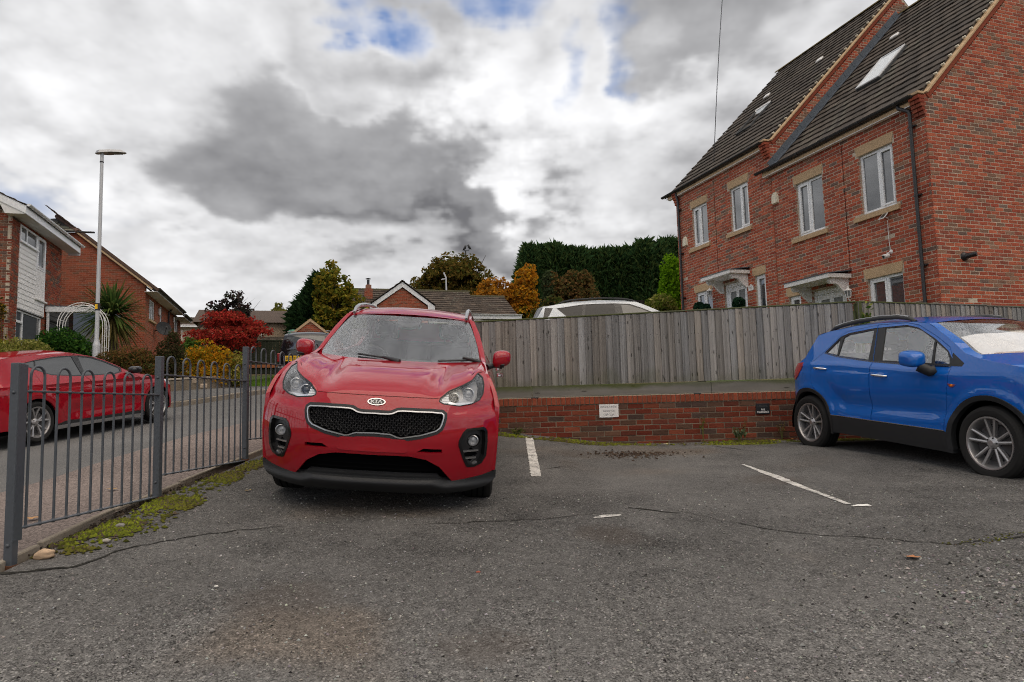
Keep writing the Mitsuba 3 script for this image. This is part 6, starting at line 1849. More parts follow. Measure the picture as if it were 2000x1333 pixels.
def wheel(car, M, x, u, z, sgn, r, w, rim, style, turn=0.0):
    """Wheel about the car's x axis, its outer face at x; sgn points outwards."""
    k = numbered(f'{car}__wheel')
    W = np.eye(4); W[:3, :3] = np.array([[0, 0, sgn], [1, 0, 0], [0, 1, 0]]).T.T
    W[:3, 0], W[:3, 1], W[:3, 2] = (0, 1, 0), (0, 0, 1), (sgn, 0, 0)
    c, s = math.cos(turn), math.sin(turn)
    Tn = np.eye(4); Tn[:2, :2] = ((c, -s), (s, c)); Tn[:3, 3] = (x, u, z)
    A = M @ Tn @ W
    sw = .012
    prof = [(rim, -w + .02), (rim + .01, -w), (r - .035, -w + .0), (r - .008, -w + .02), (r, -w + .045), (r, -.05), (r - .003, -.035), (r - .012, -.012), (r - .030, -.002), ((r + rim) / 2 + .01, .006), (rim + .02, .004), (rim + .006, -.006), (rim - .002, -.016)]
    v, f = lathe(prof, 64)
    # tread blocks: grooves round the crown
    put(k, 'tyre', (v, f), 'rubber', smooth=35, M=A)
    g = MB()
    for q in (.30, .5, .70):
        v, f = lathe([(r + .0012, -w * q - .006), (r + .0012, -w * q + .006)], 64); g.add(v, f)
    g.put(k, 'tread_groove', 'deep_black', M=A, kind='stuff')
    v, f = lathe([(rim + .004, -.012), (rim + .001, -.002), (rim - .012, -.004), (rim - .022, -.02), (rim - .028, -.06), (rim - .03, -w + .03), (.06, -w + .03)], 64)
    put(k, 'rim', (v, f), 'alloy' if style != 'steel' else 'alloy_dark', smooth=35, M=A)
    v, f = lathe([(.0, -.075), (rim * .72, -.075), (rim * .72, -.095), (0, -.095)], 40)
    put(k, 'brake_disc', (v, f), 'alloy_dark', smooth=30, M=A)
    sp = MB()
    n = 5
    for i in range(n):
        for s in ((-1, 1) if style == 'double' else (-1, 1) if style == 'vee' else (0,)):
            a0 = i * 2 * math.pi / n + .3
            rr = np.linspace(.05, rim - .015, 9)
            q = (rr - .05) / (rim - .065)
            if style == 'double':
                ang = a0 + s * (.235 - .02 * q); wd = .026 - .002 * q
            elif style == 'vee':
                ang = a0 + s * (.10 + .19 * q); wd = .022 + .010 * q
            else:
                ang = a0 + 0 * q; wd = .045 + .01 * q
            d = -.030 + .016 * q ** 2 - .012 * (1 - q) ** 2
            ctr = np.c_[rr * np.cos(ang), rr * np.sin(ang)]
            t = np.gradient(ctr, axis=0); t /= np.linalg.norm(t, axis=1, keepdims=True)
            nn = np.c_[-t[:, 1], t[:, 0]]
            L, Rr = ctr + nn * wd[:, None] / 2, ctr - nn * wd[:, None] / 2
            v = np.empty((9, 5, 3))
            v[:, 0, :2], v[:, 0, 2] = L, d - .005
            v[:, 1, :2], v[:, 1, 2] = ctr, d
            v[:, 2, :2], v[:, 2, 2] = Rr, d - .005
            v[:, 3, :2], v[:, 3, 2] = Rr * .999, d - .04
            v[:, 4, :2], v[:, 4, 2] = L * .999, d - .04
            f = []
            for a in range(8):
                for b in range(5):
                    c_ = (b + 1) % 5
                    f.append((a * 5 + b, a * 5 + c_, a * 5 + 5 + c_, a * 5 + 5 + b))
            sp.add(v.reshape(-1, 3), f)
    sp.put(k, 'spokes', 'alloy', smooth=30, M=A)
    v, f = lathe([(.0, -.020), (.026, -.021), (.030, -.026), (.050, -.034), (.060, -.044), (.062, -.07)], 32)
    put(k, 'hub', (v, f), 'alloy', smooth=40, M=A)
    b = MB()
    for i in range(5):
        a = i * 2 * math.pi / 5 + .62
        v, f = lathe([(.0, -.028), (.009, -.0285), (.010, -.04)], 10)
        b.add(v + [.047 * math.cos(a), .047 * math.sin(a), -.002], f)
    b.put(k, 'wheel_nuts', 'alloy_dark', M=A, kind='stuff')
    return k


def seat(k, M, x, u, z, w=.50, back=.62, lean=.30, head=True):
    b = MB()
    b.add(*box((x - w / 2, u - .30, z), (x + w / 2, u + .22, z + .14), .04))
    v, f = box((x - w / 2, u + .14, z + .08), (x + w / 2, u + .27, z + back), .05)
    v = v.copy(); v[:, 1] += (v[:, 2] - z) * lean
    b.add(v, f)
    if head:
        v, f = box((x - .13, u + .15, z + back + .03), (x + .13, u + .25, z + back + .21), .04)
        v = v.copy(); v[:, 1] += (v[:, 2] - z) * lean
        b.add(v, f)
        for s in (-.06, .06):
            b.tube([(x + s, u + .2 + lean * back, z + back - .03), (x + s, u + .2 + lean * (back + .05), z + back + .06)], .008, 6)
    b.put(k, 'seat', 'cabin_dark', M=M, smooth=30)


def steering(k, M, x, u, z, r=.185, tilt=.42):
    a = np.linspace(0, 2 * math.pi, 33)
    pts = np.c_[x + r * np.cos(a), u + r * np.sin(a) * math.sin(tilt) * -1, z + r * np.sin(a) * math.cos(tilt)]
    b = MB().tube(pts, .016, 8, cap=False)
    b.tube([(x - r, u, z), (x + r, u, z)], .022, 6).tube([(x, u, z), (x, u + r * math.sin(tilt), z - r * math.cos(tilt))], .025, 6)
    b.tube([(x, u - .02, z), (x, u - .3, z - .12)], .035, 8)
    b.put(k, 'steering_wheel', 'black_plastic', M=M, smooth=50)


def build_kia():
    k = thing('red_suv', 'glossy red sports utility vehicle facing the camera, with a black honeycomb grille', 'car')
    M = pose(math.radians(2.0), math.radians(6.0), math.radians(4.9), (-1.105, 5.28, .50))
    pf = PchipInterpolator([.10, .15, .22, .30, .45, .60, .75, .86, .95, 1.05, 1.12], [.22, .16, .10, .06, .02, .0, .02, .07, .13, .22, .30])
    wz = PchipInterpolator([.10, .15, .3, .6, .85, .95, 1.0, 1.1, 1.2], [.90, .905, .922, .932, .925, .90, .878, .80, .74])
    HW = PchipInterpolator([.1, .15, .3, .6, .85, .95, 1.03, 1.10, 1.17, 1.35, 1.555, 1.60, 1.66], [.89, .895, .92, .932, .925, .902, .868, .822, .792, .722, .634, .605, .54])

    def fas(x, z, off=0.0):
        zc = np.clip(z, .10, 1.12)
        r = np.minimum(np.abs(x) / wz(zc), 1.06)
        u = pf(zc) + .40 * r ** 3.0
        # crease lines: a waist under the headlights and a scoop round the fog lamps
        u = u + .020 * np.exp(-((zc - .765 - .10 * r) / .030) ** 2) * np.clip((np.abs(x) - .54) / .12, 0, 1)
        u = u - .012 * np.exp(-((zc - .50) / .035) ** 2) * np.clip(1 - np.abs(x) / .62, 0, 1)
        e = 1e-3
        nx = -(.40 * 3 * r ** 2 * np.sign(x) / wz(zc)); nz = -(pf(np.clip(zc + e, .1, 1.12)) - pf(np.clip(zc - e, .1, 1.12))) / (2 * e)
        n = np.stack([-nx, -np.ones_like(r), -nz], -1); n[..., 0] = -nx * -1
        n = np.stack([.40 * 3 * r ** 2 * np.sign(x) / wz(zc), -np.ones_like(r), (pf(np.clip(zc + e, .1, 1.12)) - pf(np.clip(zc - e, .1, 1.12))) / (2 * e)], -1)
        n /= np.linalg.norm(n, axis=-1, keepdims=True)
        return np.stack([x, u, z], -1) + n * np.asarray(off)[..., None] if np.ndim(off) else np.stack([x, u, z], -1) + n * off

    gr = [(0, .806), (.10, .806), (.126, .811), (.160, .828), (.20, .833), (.42, .832), (.50, .827), (.530, .805), (.532, .767), (.521, .715), (.505, .68), (.47, .652), (.36, .617), (.205, .589), (.168, .596), (.126, .613), (0, .618)]
    grille = Polygon(mirror(gr)).buffer(-.012).buffer(.012)
    fog = np.array([(.69, .688), (.818, .694), (.842, .665), (.848, .58), (.843, .47), (.812, .412), (.757, .390), (.702, .392), (.668, .468), (.634, .566), (.636, .60), (.664, .662)])
    fogp = Polygon(fog).buffer(-.02).buffer(.02)
    fogm = Polygon(flip(fog)).buffer(-.02).buffer(.02)
    slot = np.array([(.375, .540), (.512, .536), (.516, .508), (.43, .507), (.325, .512)])
    head = np.array([(.470, .910), (.468, .887), (.500, .872), (.62, .857), (.71, .871), (.772, .902), (.795, .945), (.798, 1.01), (.783, 1.065), (.742, 1.098), (.70, 1.045), (.628, 1.007), (.53, .965)])
    headp, headm = (Polygon(q).buffer(-.008).buffer(.008) for q in (head, flip(head)))
    intake = [(0, .475), (.10, .477), (.27, .477), (.40, .452), (.50, .395), (.558, .325), (.596, .278), (.60, .20)]
    lip_top = [(.60, .283), (.69, .292), (.82, .309), (.93, .330)]
    dom = [(0, .9085), (.455, .9085), (.53, .962), (.628, 1.004), (.70, 1.042), (.742, 1.095), (.79, 1.106), (.845, 1.05), (.905, .952), (.934, .85), (.936, .60), (.930, .335), (.82, .309), (.69, .292), (.596, .281), (.558, .327), (.50, .397), (.40, .454), (.27, .479), (.10, .479), (0, .477)]
    dom = Polygon(mirror(dom)).buffer(0)
    holes = [grille.buffer(.001), fogp, fogm, Polygon(slot), Polygon(flip(slot)), headp.buffer(.004), headm.buffer(.004)]
    body = [skin(dom, fas, .022, holes, 0, .03)]
    # flanks
    hwf = lambda u, z: HW(np.clip(z, .1, 1.66)) - .05 * np.clip((u - 3.6) / .8, 0, 1) ** 2.2 - .10 * np.clip((u - 4.1) / .35, 0, 1.2) ** 2

    def side(s):
        return lambda u, z, off=0.0: np.stack([s * (hwf(u, z) + off), u, z], -1)
    arch = lambda u, r=.395: Polygon(ring(u, .345, r, 40))
    sd = Polygon([(.42, .335), (.385, .60), (.41, .85), (.50, .98), (.66, 1.09), (1.02, 1.125), (1.33, 1.165), (1.46, 1.20), (1.78, 1.395), (2.05, 1.565), (2.35, 1.615), (3.0, 1.635), (3.6, 1.59), (4.0, 1.48), (4.2, 1.15), (4.36, 1.0), (4.40, .60), (4.34, .35)])
    dlo = Polygon([(1.62, 1.135), (1.95, 1.36), (2.2, 1.50), (2.6, 1.545), (3.2, 1.52), (3.62, 1.36), (3.40, 1.20), (2.6, 1.155)]).buffer(-.02).buffer(.02)
    fd = Polygon([(1.42, .42), (1.36, .8), (1.44, 1.09), (1.52, 1.10), (1.95, 1.40), (2.2, 1.54), (2.42, 1.56), (2.40, 1.12), (2.38, .42)])
    rd = Polygon([(2.39, .42), (2.41, 1.12), (2.43, 1.56), (3.0, 1.56), (3.45, 1.45), (3.60, 1.20), (3.45, .95), (3.30, .70), (3.15, .46)])
    for s in (-1, 1):
        f = side(s)
        body.append(skin(sd, f, .05, [arch(.91), arch(3.58), fd.buffer(.004), rd.buffer(.004), dlo.buffer(.03)], 0, .03))
        for nm, d in (('front_door', fd), ('rear_door', rd)):
            put(k, nm, skin(d.buffer(-.002), f, .05, [dlo.buffer(.005)], 0, .03), 'paint_red', smooth=35, M=M)
        put(k, 'side_window', skin(dlo, f, .06, [], -.012), 'car_glass', smooth=35, M=M)
        put(k, 'window_trim', skin(dlo.buffer(.022), f, .05, [dlo], -.002, .012), 'gloss_black', smooth=35, M=M)
        for u in (.91, 3.58):
            put(k, 'arch_trim', skin(arch(u, .425).intersection(Polygon([(u - .6, .28), (u + .6, .28), (u + .6, 1.2), (u - .6, 1.2)])), f, .03, [arch(u, .385)], .008, .05), 'trim_black', smooth=35, M=M)
        put(k, 'sill_trim', skin([(1.30, .26), (3.20, .28), (3.16, .44), (1.36, .42)], f, .06, [], .008, .05), 'trim_black', smooth=35, M=M)
        h0 = put(k, 'door_handle', tube([(s * .935, 2.14, .992), (s * .975, 2.17, .995), (s * .978, 2.30, 1.0), (s * .935, 2.34, 1.0)], [.012, .016, .016, .012], 8), 'chrome', smooth=50, M=M)
        put(k, 'door_handle', tube([(s * .935, 3.04, 1.012), (s * .970, 3.07, 1.015), (s * .972, 3.20, 1.02), (s * .930, 3.24, 1.02)], [.012, .016, .016, .012], 8), 'chrome', smooth=50, M=M)
    # bonnet: from the shut line back to the scuttle
    zs = PchipInterpolator([0, .455, .53, .628, .70, .742, .80, .86], [.9125, .9125, .968, 1.011, 1.048, 1.101, 1.108, 1.08])
    uc = lambda x: 1.075 + .30 * np.minimum(np.abs(x) / .76, 1.1) ** 2.3
    zcw = lambda x: 1.140 + .020 * np.clip((np.abs(x) - .45) / .3, 0, 1) - .06 * np.clip((np.abs(x) - .79) / .07, 0, 1)

    def bonnet(x, q, off=0.0):
        a = np.abs(x)
        p0 = fas(x, zs(np.minimum(a, .86)))
        u = p0[..., 1] + (uc(x) - p0[..., 1]) * q
        z = p0[..., 2] + (zcw(x) - p0[..., 2]) * q ** .85
        bulge = np.sin(np.pi * np.clip(q, 0, 1) ** .62)
        z = z + .040 * bulge * (1 - .55 * np.clip((a - .2) / .6, 0, 1))
        # raised centre panel with a hollow beside it and a crest over the wings
        w = .345 + .065 * q
        z = z + .011 * np.sin(np.pi * np.clip(q * 1.06, 0, 1)) ** .7 * (1 / (1 + np.exp((a - w) / .012)))
        z = z - .016 * np.sin(np.pi * np.clip(q, 0, 1)) ** .8 * np.exp(-((a - w - .065) / .055) ** 2)
        z = z + .015 * np.sin(np.pi * np.clip(q, 0, 1)) * np.exp(-((a - .66) / .06) ** 2)
        z = z - .09 * np.clip((a - .765) / .08, 0, 1) ** 2
        return np.stack([x, u, z + off], -1)
    # its two inner creases and edges are followed by extra points
    hd = Polygon([(-.845, 0), (.845, 0), (.845, 1), (-.845, 1)])
    v, t = tri2d(hd, .0215)
    put(k, 'bonnet', (bonnet(v[:, 0], v[:, 1]), t), 'paint_red', smooth=True, M=M)
    put(k, 'bonnet_gap', skin(Polygon([(-.47, .900), (.47, .900), (.54, .955), (.64, .995), (.72, 1.04), (.76, 1.10), (.72, 1.11), (.62, 1.02), (.47, .925), (-.47, .925), (-.62, 1.02), (-.72, 1.11), (-.76, 1.10), (-.72, 1.04), (-.64, .995), (-.54, .955)]), fas, .03, [], -.014), 'deep_black', M=M)
    # windscreen and its frame
    ws = lambda x, z: 1.08 + (z - 1.14) * 2.15 + .26 * (x / .72) ** 2 * (1 - .5 * (z - 1.14) / .4)

    def scr(x, z, off=0.0):
        n = np.stack([.72 * x, -np.ones_like(x), np.full_like(x, 2.15)], -1)
        n /= np.linalg.norm(n, axis=-1, keepdims=True)
        return np.stack([x, ws(x, z), z], -1) + n * off
    gl = [(0, 1.118), (.25, 1.116), (.52, 1.126), (.70, 1.147), (.742, 1.165), (.733, 1.215), (.705, 1.325), (.668, 1.44), (.630, 1.517), (.59, 1.537), (.42, 1.558), (.20, 1.566), (0, 1.572)]
    glass = Polygon(mirror(gl)).buffer(-.01).buffer(.01)
    frm = Polygon(mirror([(0, 1.58), (.30, 1.578), (.60, 1.563), (.655, 1.545), (.72, 1.42), (.77, 1.27), (.80, 1.165), (.79, 1.12), (0, 1.09)]))
    body.append(skin(frm, scr, .03, [glass.buffer(.004)], 0, .03))
    put(k, 'windscreen', skin(glass, scr, .05, [], -.002), 'car_glass', smooth=True, M=M)
    inner = Polygon(mirror([(0, 1.165), (.35, 1.162), (.58, 1.172), (.675, 1.20), (.668, 1.25), (.640, 1.36), (.60, 1.47), (.555, 1.512), (.35, 1.535), (.11, 1.543), (.10, 1.505), (0, 1.500)])).buffer(-.015).buffer(.015)
    put(k, 'windscreen_band', skin(glass, scr, .03, [inner], -.012), 'trim_black', smooth=True, M=M)
    put(k, 'scuttle', skin(Polygon(mirror([(0, 1.085), (.50, 1.10), (.76, 1.15), (.74, 1.17), (.52, 1.135), (.25, 1.122), (0, 1.124)])), scr, .03, [], -.010), 'trim_black', M=M)
    put(k, 'mirror_pod', skin(Polygon([(-.125, 1.565), (-.105, 1.49), (-.045, 1.462), (.045, 1.462), (.105, 1.49), (.125, 1.565)]), scr, .03, [], -.016, .03), 'cabin_grey', M=M)
    put(k, 'rear_view_mirror', box((-.12, 1.99, 1.435), (.12, 2.02, 1.50), .015), 'black_plastic', M=M)
    for x0, x1, z0, z1 in ((-.36, .02, 1.152, 1.128), (.37, .72, 1.132, 1.156)):
        xs = np.linspace(x0, x1, 14)
        pts = scr(xs, z0 + (z1 - z0) * (xs - x0) / (x1 - x0) + .010, .014)
        w0 = put(k, 'wiper', tube(pts, .010, 6), 'black_plastic', smooth=50, M=M)
        e = scr(np.array([x1 - .14, x1 - .05, x1 + .02]), np.array([z1 + .012, z1 - .002, z1 - .018]), .026)
        put(w0, 'wiper_arm', tube(e, [.012, .018, .022], 8), 'black_plastic', smooth=50, M=M)
    # roof
    rz = PchipInterpolator([1.95, 2.05, 2.3, 2.7, 3.3, 3.9, 4.05], [1.562, 1.592, 1.640, 1.665, 1.655, 1.575, 1.545])
    v, t = tri2d(Polygon([(-.62, 1.99), (.62, 1.99), (.62, 4.0), (-.62, 4.0)]), .05)
    us = v[:, 1] + .055 * (v[:, 0] / .62) ** 2 * np.clip((2.6 - v[:, 1]) / .6, 0, 1)
    put(k, 'roof', (np.c_[v[:, 0], us, rz(np.clip(us, 1.95, 4.05)) - .045 * (v[:, 0] / .6) ** 2.0], t), 'paint_red', smooth=True, M=M)
    for s in (-1, 1):
        uu = np.array([2.02, 2.12, 2.28, 2.6, 3.1, 3.6, 3.82, 3.92]); zz = np.array([1.565, 1.615, 1.648, 1.668, 1.674, 1.645, 1.612, 1.565])
        put(k, 'roof_rail', tube(np.c_[np.full(8, s * .575) - s * .0 * uu, uu, zz], [.014, .020, .021, .021, .021, .021, .020, .014], 10), 'satin_silver', smooth=50, M=M)
    # tail: closes the body
    v, t = tri2d(Polygon([(-.9, .32), (.9, .32), (.9, .95), (.60, 1.52), (-.60, 1.52), (-.9, .95)]), .08)
    ut = PchipInterpolator([.3, .6, 1.0, 1.2, 1.56], [4.38, 4.44, 4.42, 4.26, 3.95])
    put(k, 'tailgate', (np.c_[v[:, 0], ut(v[:, 1]) - .10 * np.abs(v[:, 0] / .9) ** 3, v[:, 1]], t), 'paint_red', smooth=True, M=M)
    mb = MB()
    for b in body:
        mb.add(*b)
    mb.put(k, 'body', 'paint_red', smooth=32, M=M)
    # grille
    g0 = put(k, 'grille', skin(grille, fas, .04, [], -.045), 'deep_black', M=M)
    put(g0, 'surround', skin(grille.buffer(.002), fas, .012, [grille.buffer(-.021)], .004, .04), 'trim_black', smooth=35, M=M)
    put(g0, 'chrome_line', skin(grille.buffer(-.020), fas, .010, [grille.buffer(-.0285)], .009, .02), 'satin_silver', smooth=35, M=M)
    m = MB()
    inn = grille.buffer(-.034)
    px, pz = .0370, .0176
    dome = np.array([(-.0135, 0, 0), (0, .0, .0066), (.0135, 0, 0), (0, 0, -.0066), (-.005, -.007, .002), (.005, -.007, .002), (0, -.006, -.0025)])
    df = np.array([(0, 4, 1), (1, 4, 5), (1, 5, 2), (2, 5, 6), (2, 6, 3), (3, 6, 0), (0, 6, 4), (4, 6, 5)])
    for r in range(-2, 18):
        for c in range(-17, 18):
            x, z = c * px + (px / 2 if r % 2 else 0), .58 + r * pz
            if inn.contains(Point(x, z)):
                p = fas(np.array([x]), np.array([z]), -.018)[0]
                m.add(dome + p, df)
                for sx in (-1, 1):
                    q = fas(np.array([x + sx * px / 2]), np.array([z + pz]), -.018)[0]
                    m.tube([p + [sx * .012, .003, .002], q + [-sx * .012, .003, -.002]], .0035, 4, cap=False)
    m.put(g0, 'honeycomb', 'black_plastic', M=M, kind='stuff')
    # badge
    el = Polygon(ring(.003, .864, .067, 40, .0255))
    b0 = put(k, 'badge', skin(el, fas, .02, [], .006, .01), 'gloss_black', smooth=35, M=M)
    put(b0, 'badge_ring', skin(el, fas, .01, [Polygon(ring(.003, .864, .0605, 40, .0205))], .009, .01), 'chrome', smooth=35, M=M)
    tm = meshkit.text_mesh('KI\u039b', .024, .003, True)
    tv = np.array(tm.vertices); tv[:, 0] = (tv[:, 0] - (tv[:, 0].min() + tv[:, 0].max()) / 2) * (.086 / np.ptp(tv[:, 0])) + .003
    zz = tv[:, 1] - .012 + .864
    put(b0, 'lettering', (fas(tv[:, 0], zz, .0075 + tv[:, 2]), np.array(tm.faces)), 'white_paint', M=M)
    # headlamps
    for s, hp in ((1, headp), (-1, headm)):
        h0 = put(k, 'headlight', skin(hp, fas, .02, [], -.002), 'lens', smooth=True, M=M)
        put(h0, 'bowl', skin(hp.buffer(.003), fas, .03, [], -.075), 'lamp_grey', smooth=True, M=M)
        put(h0, 'seal', skin(hp.buffer(.0035), fas, .01, [hp.buffer(-.004)], .0015, .075), 'trim_black', smooth=35, M=M)
        put(h0, 'shroud', skin(hp.intersection(Polygon(flip([(.42, .84), (.9, .84), (.9, .90), (.60, .892), (.42, .93)]) if s < 0 else [(.42, .84), (.9, .84), (.9, .90), (.60, .892), (.42, .93)])), fas, .02, [], -.035, .04), 'lamp_reflector', smooth=True, M=M)
        for x, z, r in ((.706, .972, .047), (.592, .938, .045)):
            p = fas(np.array([s * x]), np.array([z]), -.055)[0]
            A = np.eye(4); A[:3, 0], A[:3, 1], A[:3, 2] = (1, 0, 0), (0, 0, 1), (0, -1, 0); A[:3, 3] = p
            put(h0, 'lamp_ring', lathe([(r * .88, .0), (r, .012), (r, .026), (r * .90, .032), (r * .84, .022), (r * .80, .0)], 36), 'lamp_reflector', smooth=35, M=M @ A)
            put(h0, 'projector', lathe([(0, .028), (r * .35, .026), (r * .62, .018), (r * .82, .0)], 28), 'lamp_grey' if r > .046 else 'pane_dark', smooth=True, M=M @ A)
            put(h0, 'reflector', lathe([(r * .86, .004), (r * .9, -.02), (0, -.03)], 28), 'lamp_reflector', smooth=True, M=M @ A)
        for i in range(4):
            zc = .886 + .0175 * i
            x0, x1 = .482 + .006 * i, .545 - .003 * i
            q = Polygon([(s * x0, zc), (s * x1, zc - .002), (s * x1, zc + .010), (s * x0, zc + .011)])
            put(h0, 'daytime_light', skin(q.buffer(0), fas, .02, [], -.020, .02), 'white_upvc', M=M)
    # fog lamp housings
    for s, fp in ((1, fogp), (-1, fogm)):
        f0 = put(k, 'fog_lamp', skin(fp, fas, .03, [], -.055), 'deep_black', M=M)
        put(f0, 'surround', skin(fp.buffer(.003), fas, .010, [fp.buffer(-.016)], .006, .06), 'gloss_black', smooth=35, M=M)
        put(f0, 'liner', skin(fp.buffer(-.016), fas, .02, [Polygon(ring(s * .765, .592, .052, 24)), Polygon(ring(s * .745, .478, .055, 4, .06))], -.030, .02), 'black_plastic', smooth=35, M=M)
        p = fas(np.array([s * .765]), np.array([.592]), -.040)[0]
        A = np.eye(4); A[:3, 0], A[:3, 1], A[:3, 2] = (1, 0, 0), (0, 0, 1), (0, -1, 0); A[:3, 3] = p
        put(f0, 'lamp_ring', lathe([(.034, .0), (.034, .02), (.038, .030), (.043, .026), (.045, .0)], 30), 'satin_silver', smooth=35, M=M @ A)
        put(f0, 'lamp', lathe([(0, .016), (.02, .013), (.034, .004)], 24), 'lamp_grey', smooth=True, M=M @ A)
        for z, x0, x1 in ((.506, .682, .80), (.449, .70, .785)):
            put(f0, 'bar', skin([(s * x0, z - .006), (s * x0, z + .006), (s * x1, z + .009), (s * x1, z - .003)], fas, .02, [], -.022, .025), 'satin_silver', M=M)
        put(f0, 'tip', skin([(s * .745, .398), (s * .77, .395), (s * .785, .425), (s * .772, .428)], fas, .02, [], -.006, .02), 'satin_silver', M=M)
        put(k, 'tow_slot', skin(Polygon(slot if s > 0 else flip(slot)).buffer(.002), fas, .03, [], -.04), 'deep_black', M=M)
    put(k, 'plate_plinth', skin(Polygon(mirror([(0, .607), (.235, .603), (.262, .590), (.262, .520), (.24, .507), (0, .505)])).buffer(-.008).buffer(.008), fas, .03, [], .007, .012), 'paint_red', smooth=35, M=M)
    # lower air intake and chin
    it = Polygon(mirror(intake))
    put(k, 'lower_intake', skin(it, fas, .04, [], -.07), 'deep_black', M=M)
    m = MB()
    for z in np.arange(.345, .46, .036):
        xs = np.linspace(-.55, .55, 30)
        ok = np.array([it.buffer(-.01).contains(Point(x, z)) for x in xs])
        if ok.sum() > 2:
            m.tube(fas(xs[ok], np.full(ok.sum(), z), -.055), .004, 5)
    m.put(k, 'intake_slats', 'deep_black', M=M, kind='stuff')
    put(k, 'intake_bar', skin(Polygon(mirror([(0, .318), (.50, .318), (.53, .290), (0, .286)])), fas, .04, [], -.012, .05), 'trim_black', smooth=35, M=M)

    def chin(x, z, off=0.0):
        a = np.abs(x)
        zc = .262 - .030 * np.clip((a - .45) / .09, 0, 1)
        p = fas(x, z, off)
        p[..., 1] -= .045 * np.exp(-np.clip(zc - z, 0, 1) ** 2 / .0035 - np.clip(z - zc, 0, 1) ** 2 / .0010)
        return p
    ch = Polygon(mirror([(0, .296), (.50, .296), (.555, .284), (.60, .281), (.69, .290), (.82, .307), (.934, .332), (.934, .27), (.86, .215), (.70, .188), (.5, .180), (0, .186)]))
    put(k, 'front_lip', skin(ch, chin, .016, [], .004, .06), 'trim_black', smooth=38, M=M)
    # mirrors
    for s in (-1, 1):
        ms = trimesh.creation.icosphere(3, 1.0)
        v = np.array(ms.vertices)
        e = .72
        w = np.sign(v) * np.abs(v) ** e
        w[:, 2] *= 1 + .10 * w[:, 0] * -s
        c = np.array([s * .955, 1.66, 1.203])
        cut = w[:, 1] > .35
        w[cut, 1] = .35
        mk = put(k, 'door_mirror', (w * [.090, .105, .082] + c + np.c_[0 * w[:, 0], .03 * s * w[:, 0], -.012 * np.abs(w[:, 0] - s)], np.array(ms.faces)), 'paint_red', smooth=40, M=M)
        put(mk, 'glass', (lambda q: (q[0] + c + [0, .041, 0], q[1]))(box((-.075, 0, -.06), (.075, .002, .06))), 'chrome', M=M)
        put(mk, 'foot', tube([(s * .82, 1.58, 1.105), (s * .88, 1.62, 1.125), (s * .95, 1.65, 1.135)], [.028, .026, .045], 10), 'black_plastic', smooth=50, M=M)
        put(mk, 'lower_shell', (lambda q: (q[0] * [.080, .09, .03] + c + [0, -.005, -.068], q[1]))((np.clip(v, -2, .35), np.array(ms.faces))), 'black_plastic', smooth=40, M=M)
    # wheels, underside, cabin
    for u in (.91, 3.58):
        for s in (-1, 1):
            wheel(k, M, s * .915, u, .352, s, .352, .235, .235, 'vee')
    put(k, 'underbody', box((-.66, .35, .22), (.66, 4.2, .60)), 'deep_black', M=M)
    put(k, 'engine_bay', box((-.62, .45, .55), (.62, 1.3, .92)), 'deep_black', M=M)
    put(k, 'floor', box((-.80, 1.35, .58), (.80, 4.1, .62)), 'cabin_dark', M=M)
    v, t = tri2d(Polygon([(-.74, 1.30), (.74, 1.30), (.70, 1.92), (-.70, 1.92)]), .06)
    hood = np.exp(-((v[:, 0] + .37) / .20) ** 2 - ((v[:, 1] - 1.78) / .12) ** 2)
    put(k, 'dashboard', (np.c_[v[:, 0], v[:, 1], 1.095 - .06 * np.clip((v[:, 1] - 1.75) / .17, 0, 1) ** 2 + .06 * hood], t), 'cabin_grey', smooth=True, M=M)
    put(k, 'dash_front', box((-.72, 1.90, .6), (.72, 1.95, 1.05), .02), 'cabin_dark', M=M)
    steering(k, M, -.37, 2.06, 1.06)
    for x in (-.37, .37):
        seat(k, M, x, 2.55, .68)
    seat(k, M, 0, 3.42, .68, 1.2, .60, .25, False)
    for x in (-.45, .45):
        put(k, 'headrest', box((x - .12, 3.77, 1.28), (x + .12, 3.86, 1.43), .03), 'cabin_dark', M=M)
    put(k, 'headlining', box((-.55, 2.15, 1.545), (.55, 3.8, 1.56)), 'cabin_grey', M=M)


def loft_car(k, M, edge, HW, f_taper, r_taper, paint_key, sd_front, sd, segs, nu=.06):
    """Strips across the car between its left and right edge curves. edge rows: (u, z, bow, crown, tag)."""
    e = np.array([r[:4] for r in edge], float)
    s = np.r_[0, np.cumsum(np.linalg.norm(np.diff(e[:, :2], axis=0), axis=1))]
    U, Z, B, Cn = (PchipInterpolator(s, e[:, i]) for i in range(4))

    def strip(v, t, off=0.0):
        u, z = U(t), Z(t)
        w = sd(u, z)
        a = np.abs(v)
        return np.stack([v * w, u - B(t) * (1 - a ** 2.6), z + Cn(t) * (1 - a ** 2.2)], -1)
    return strip, s


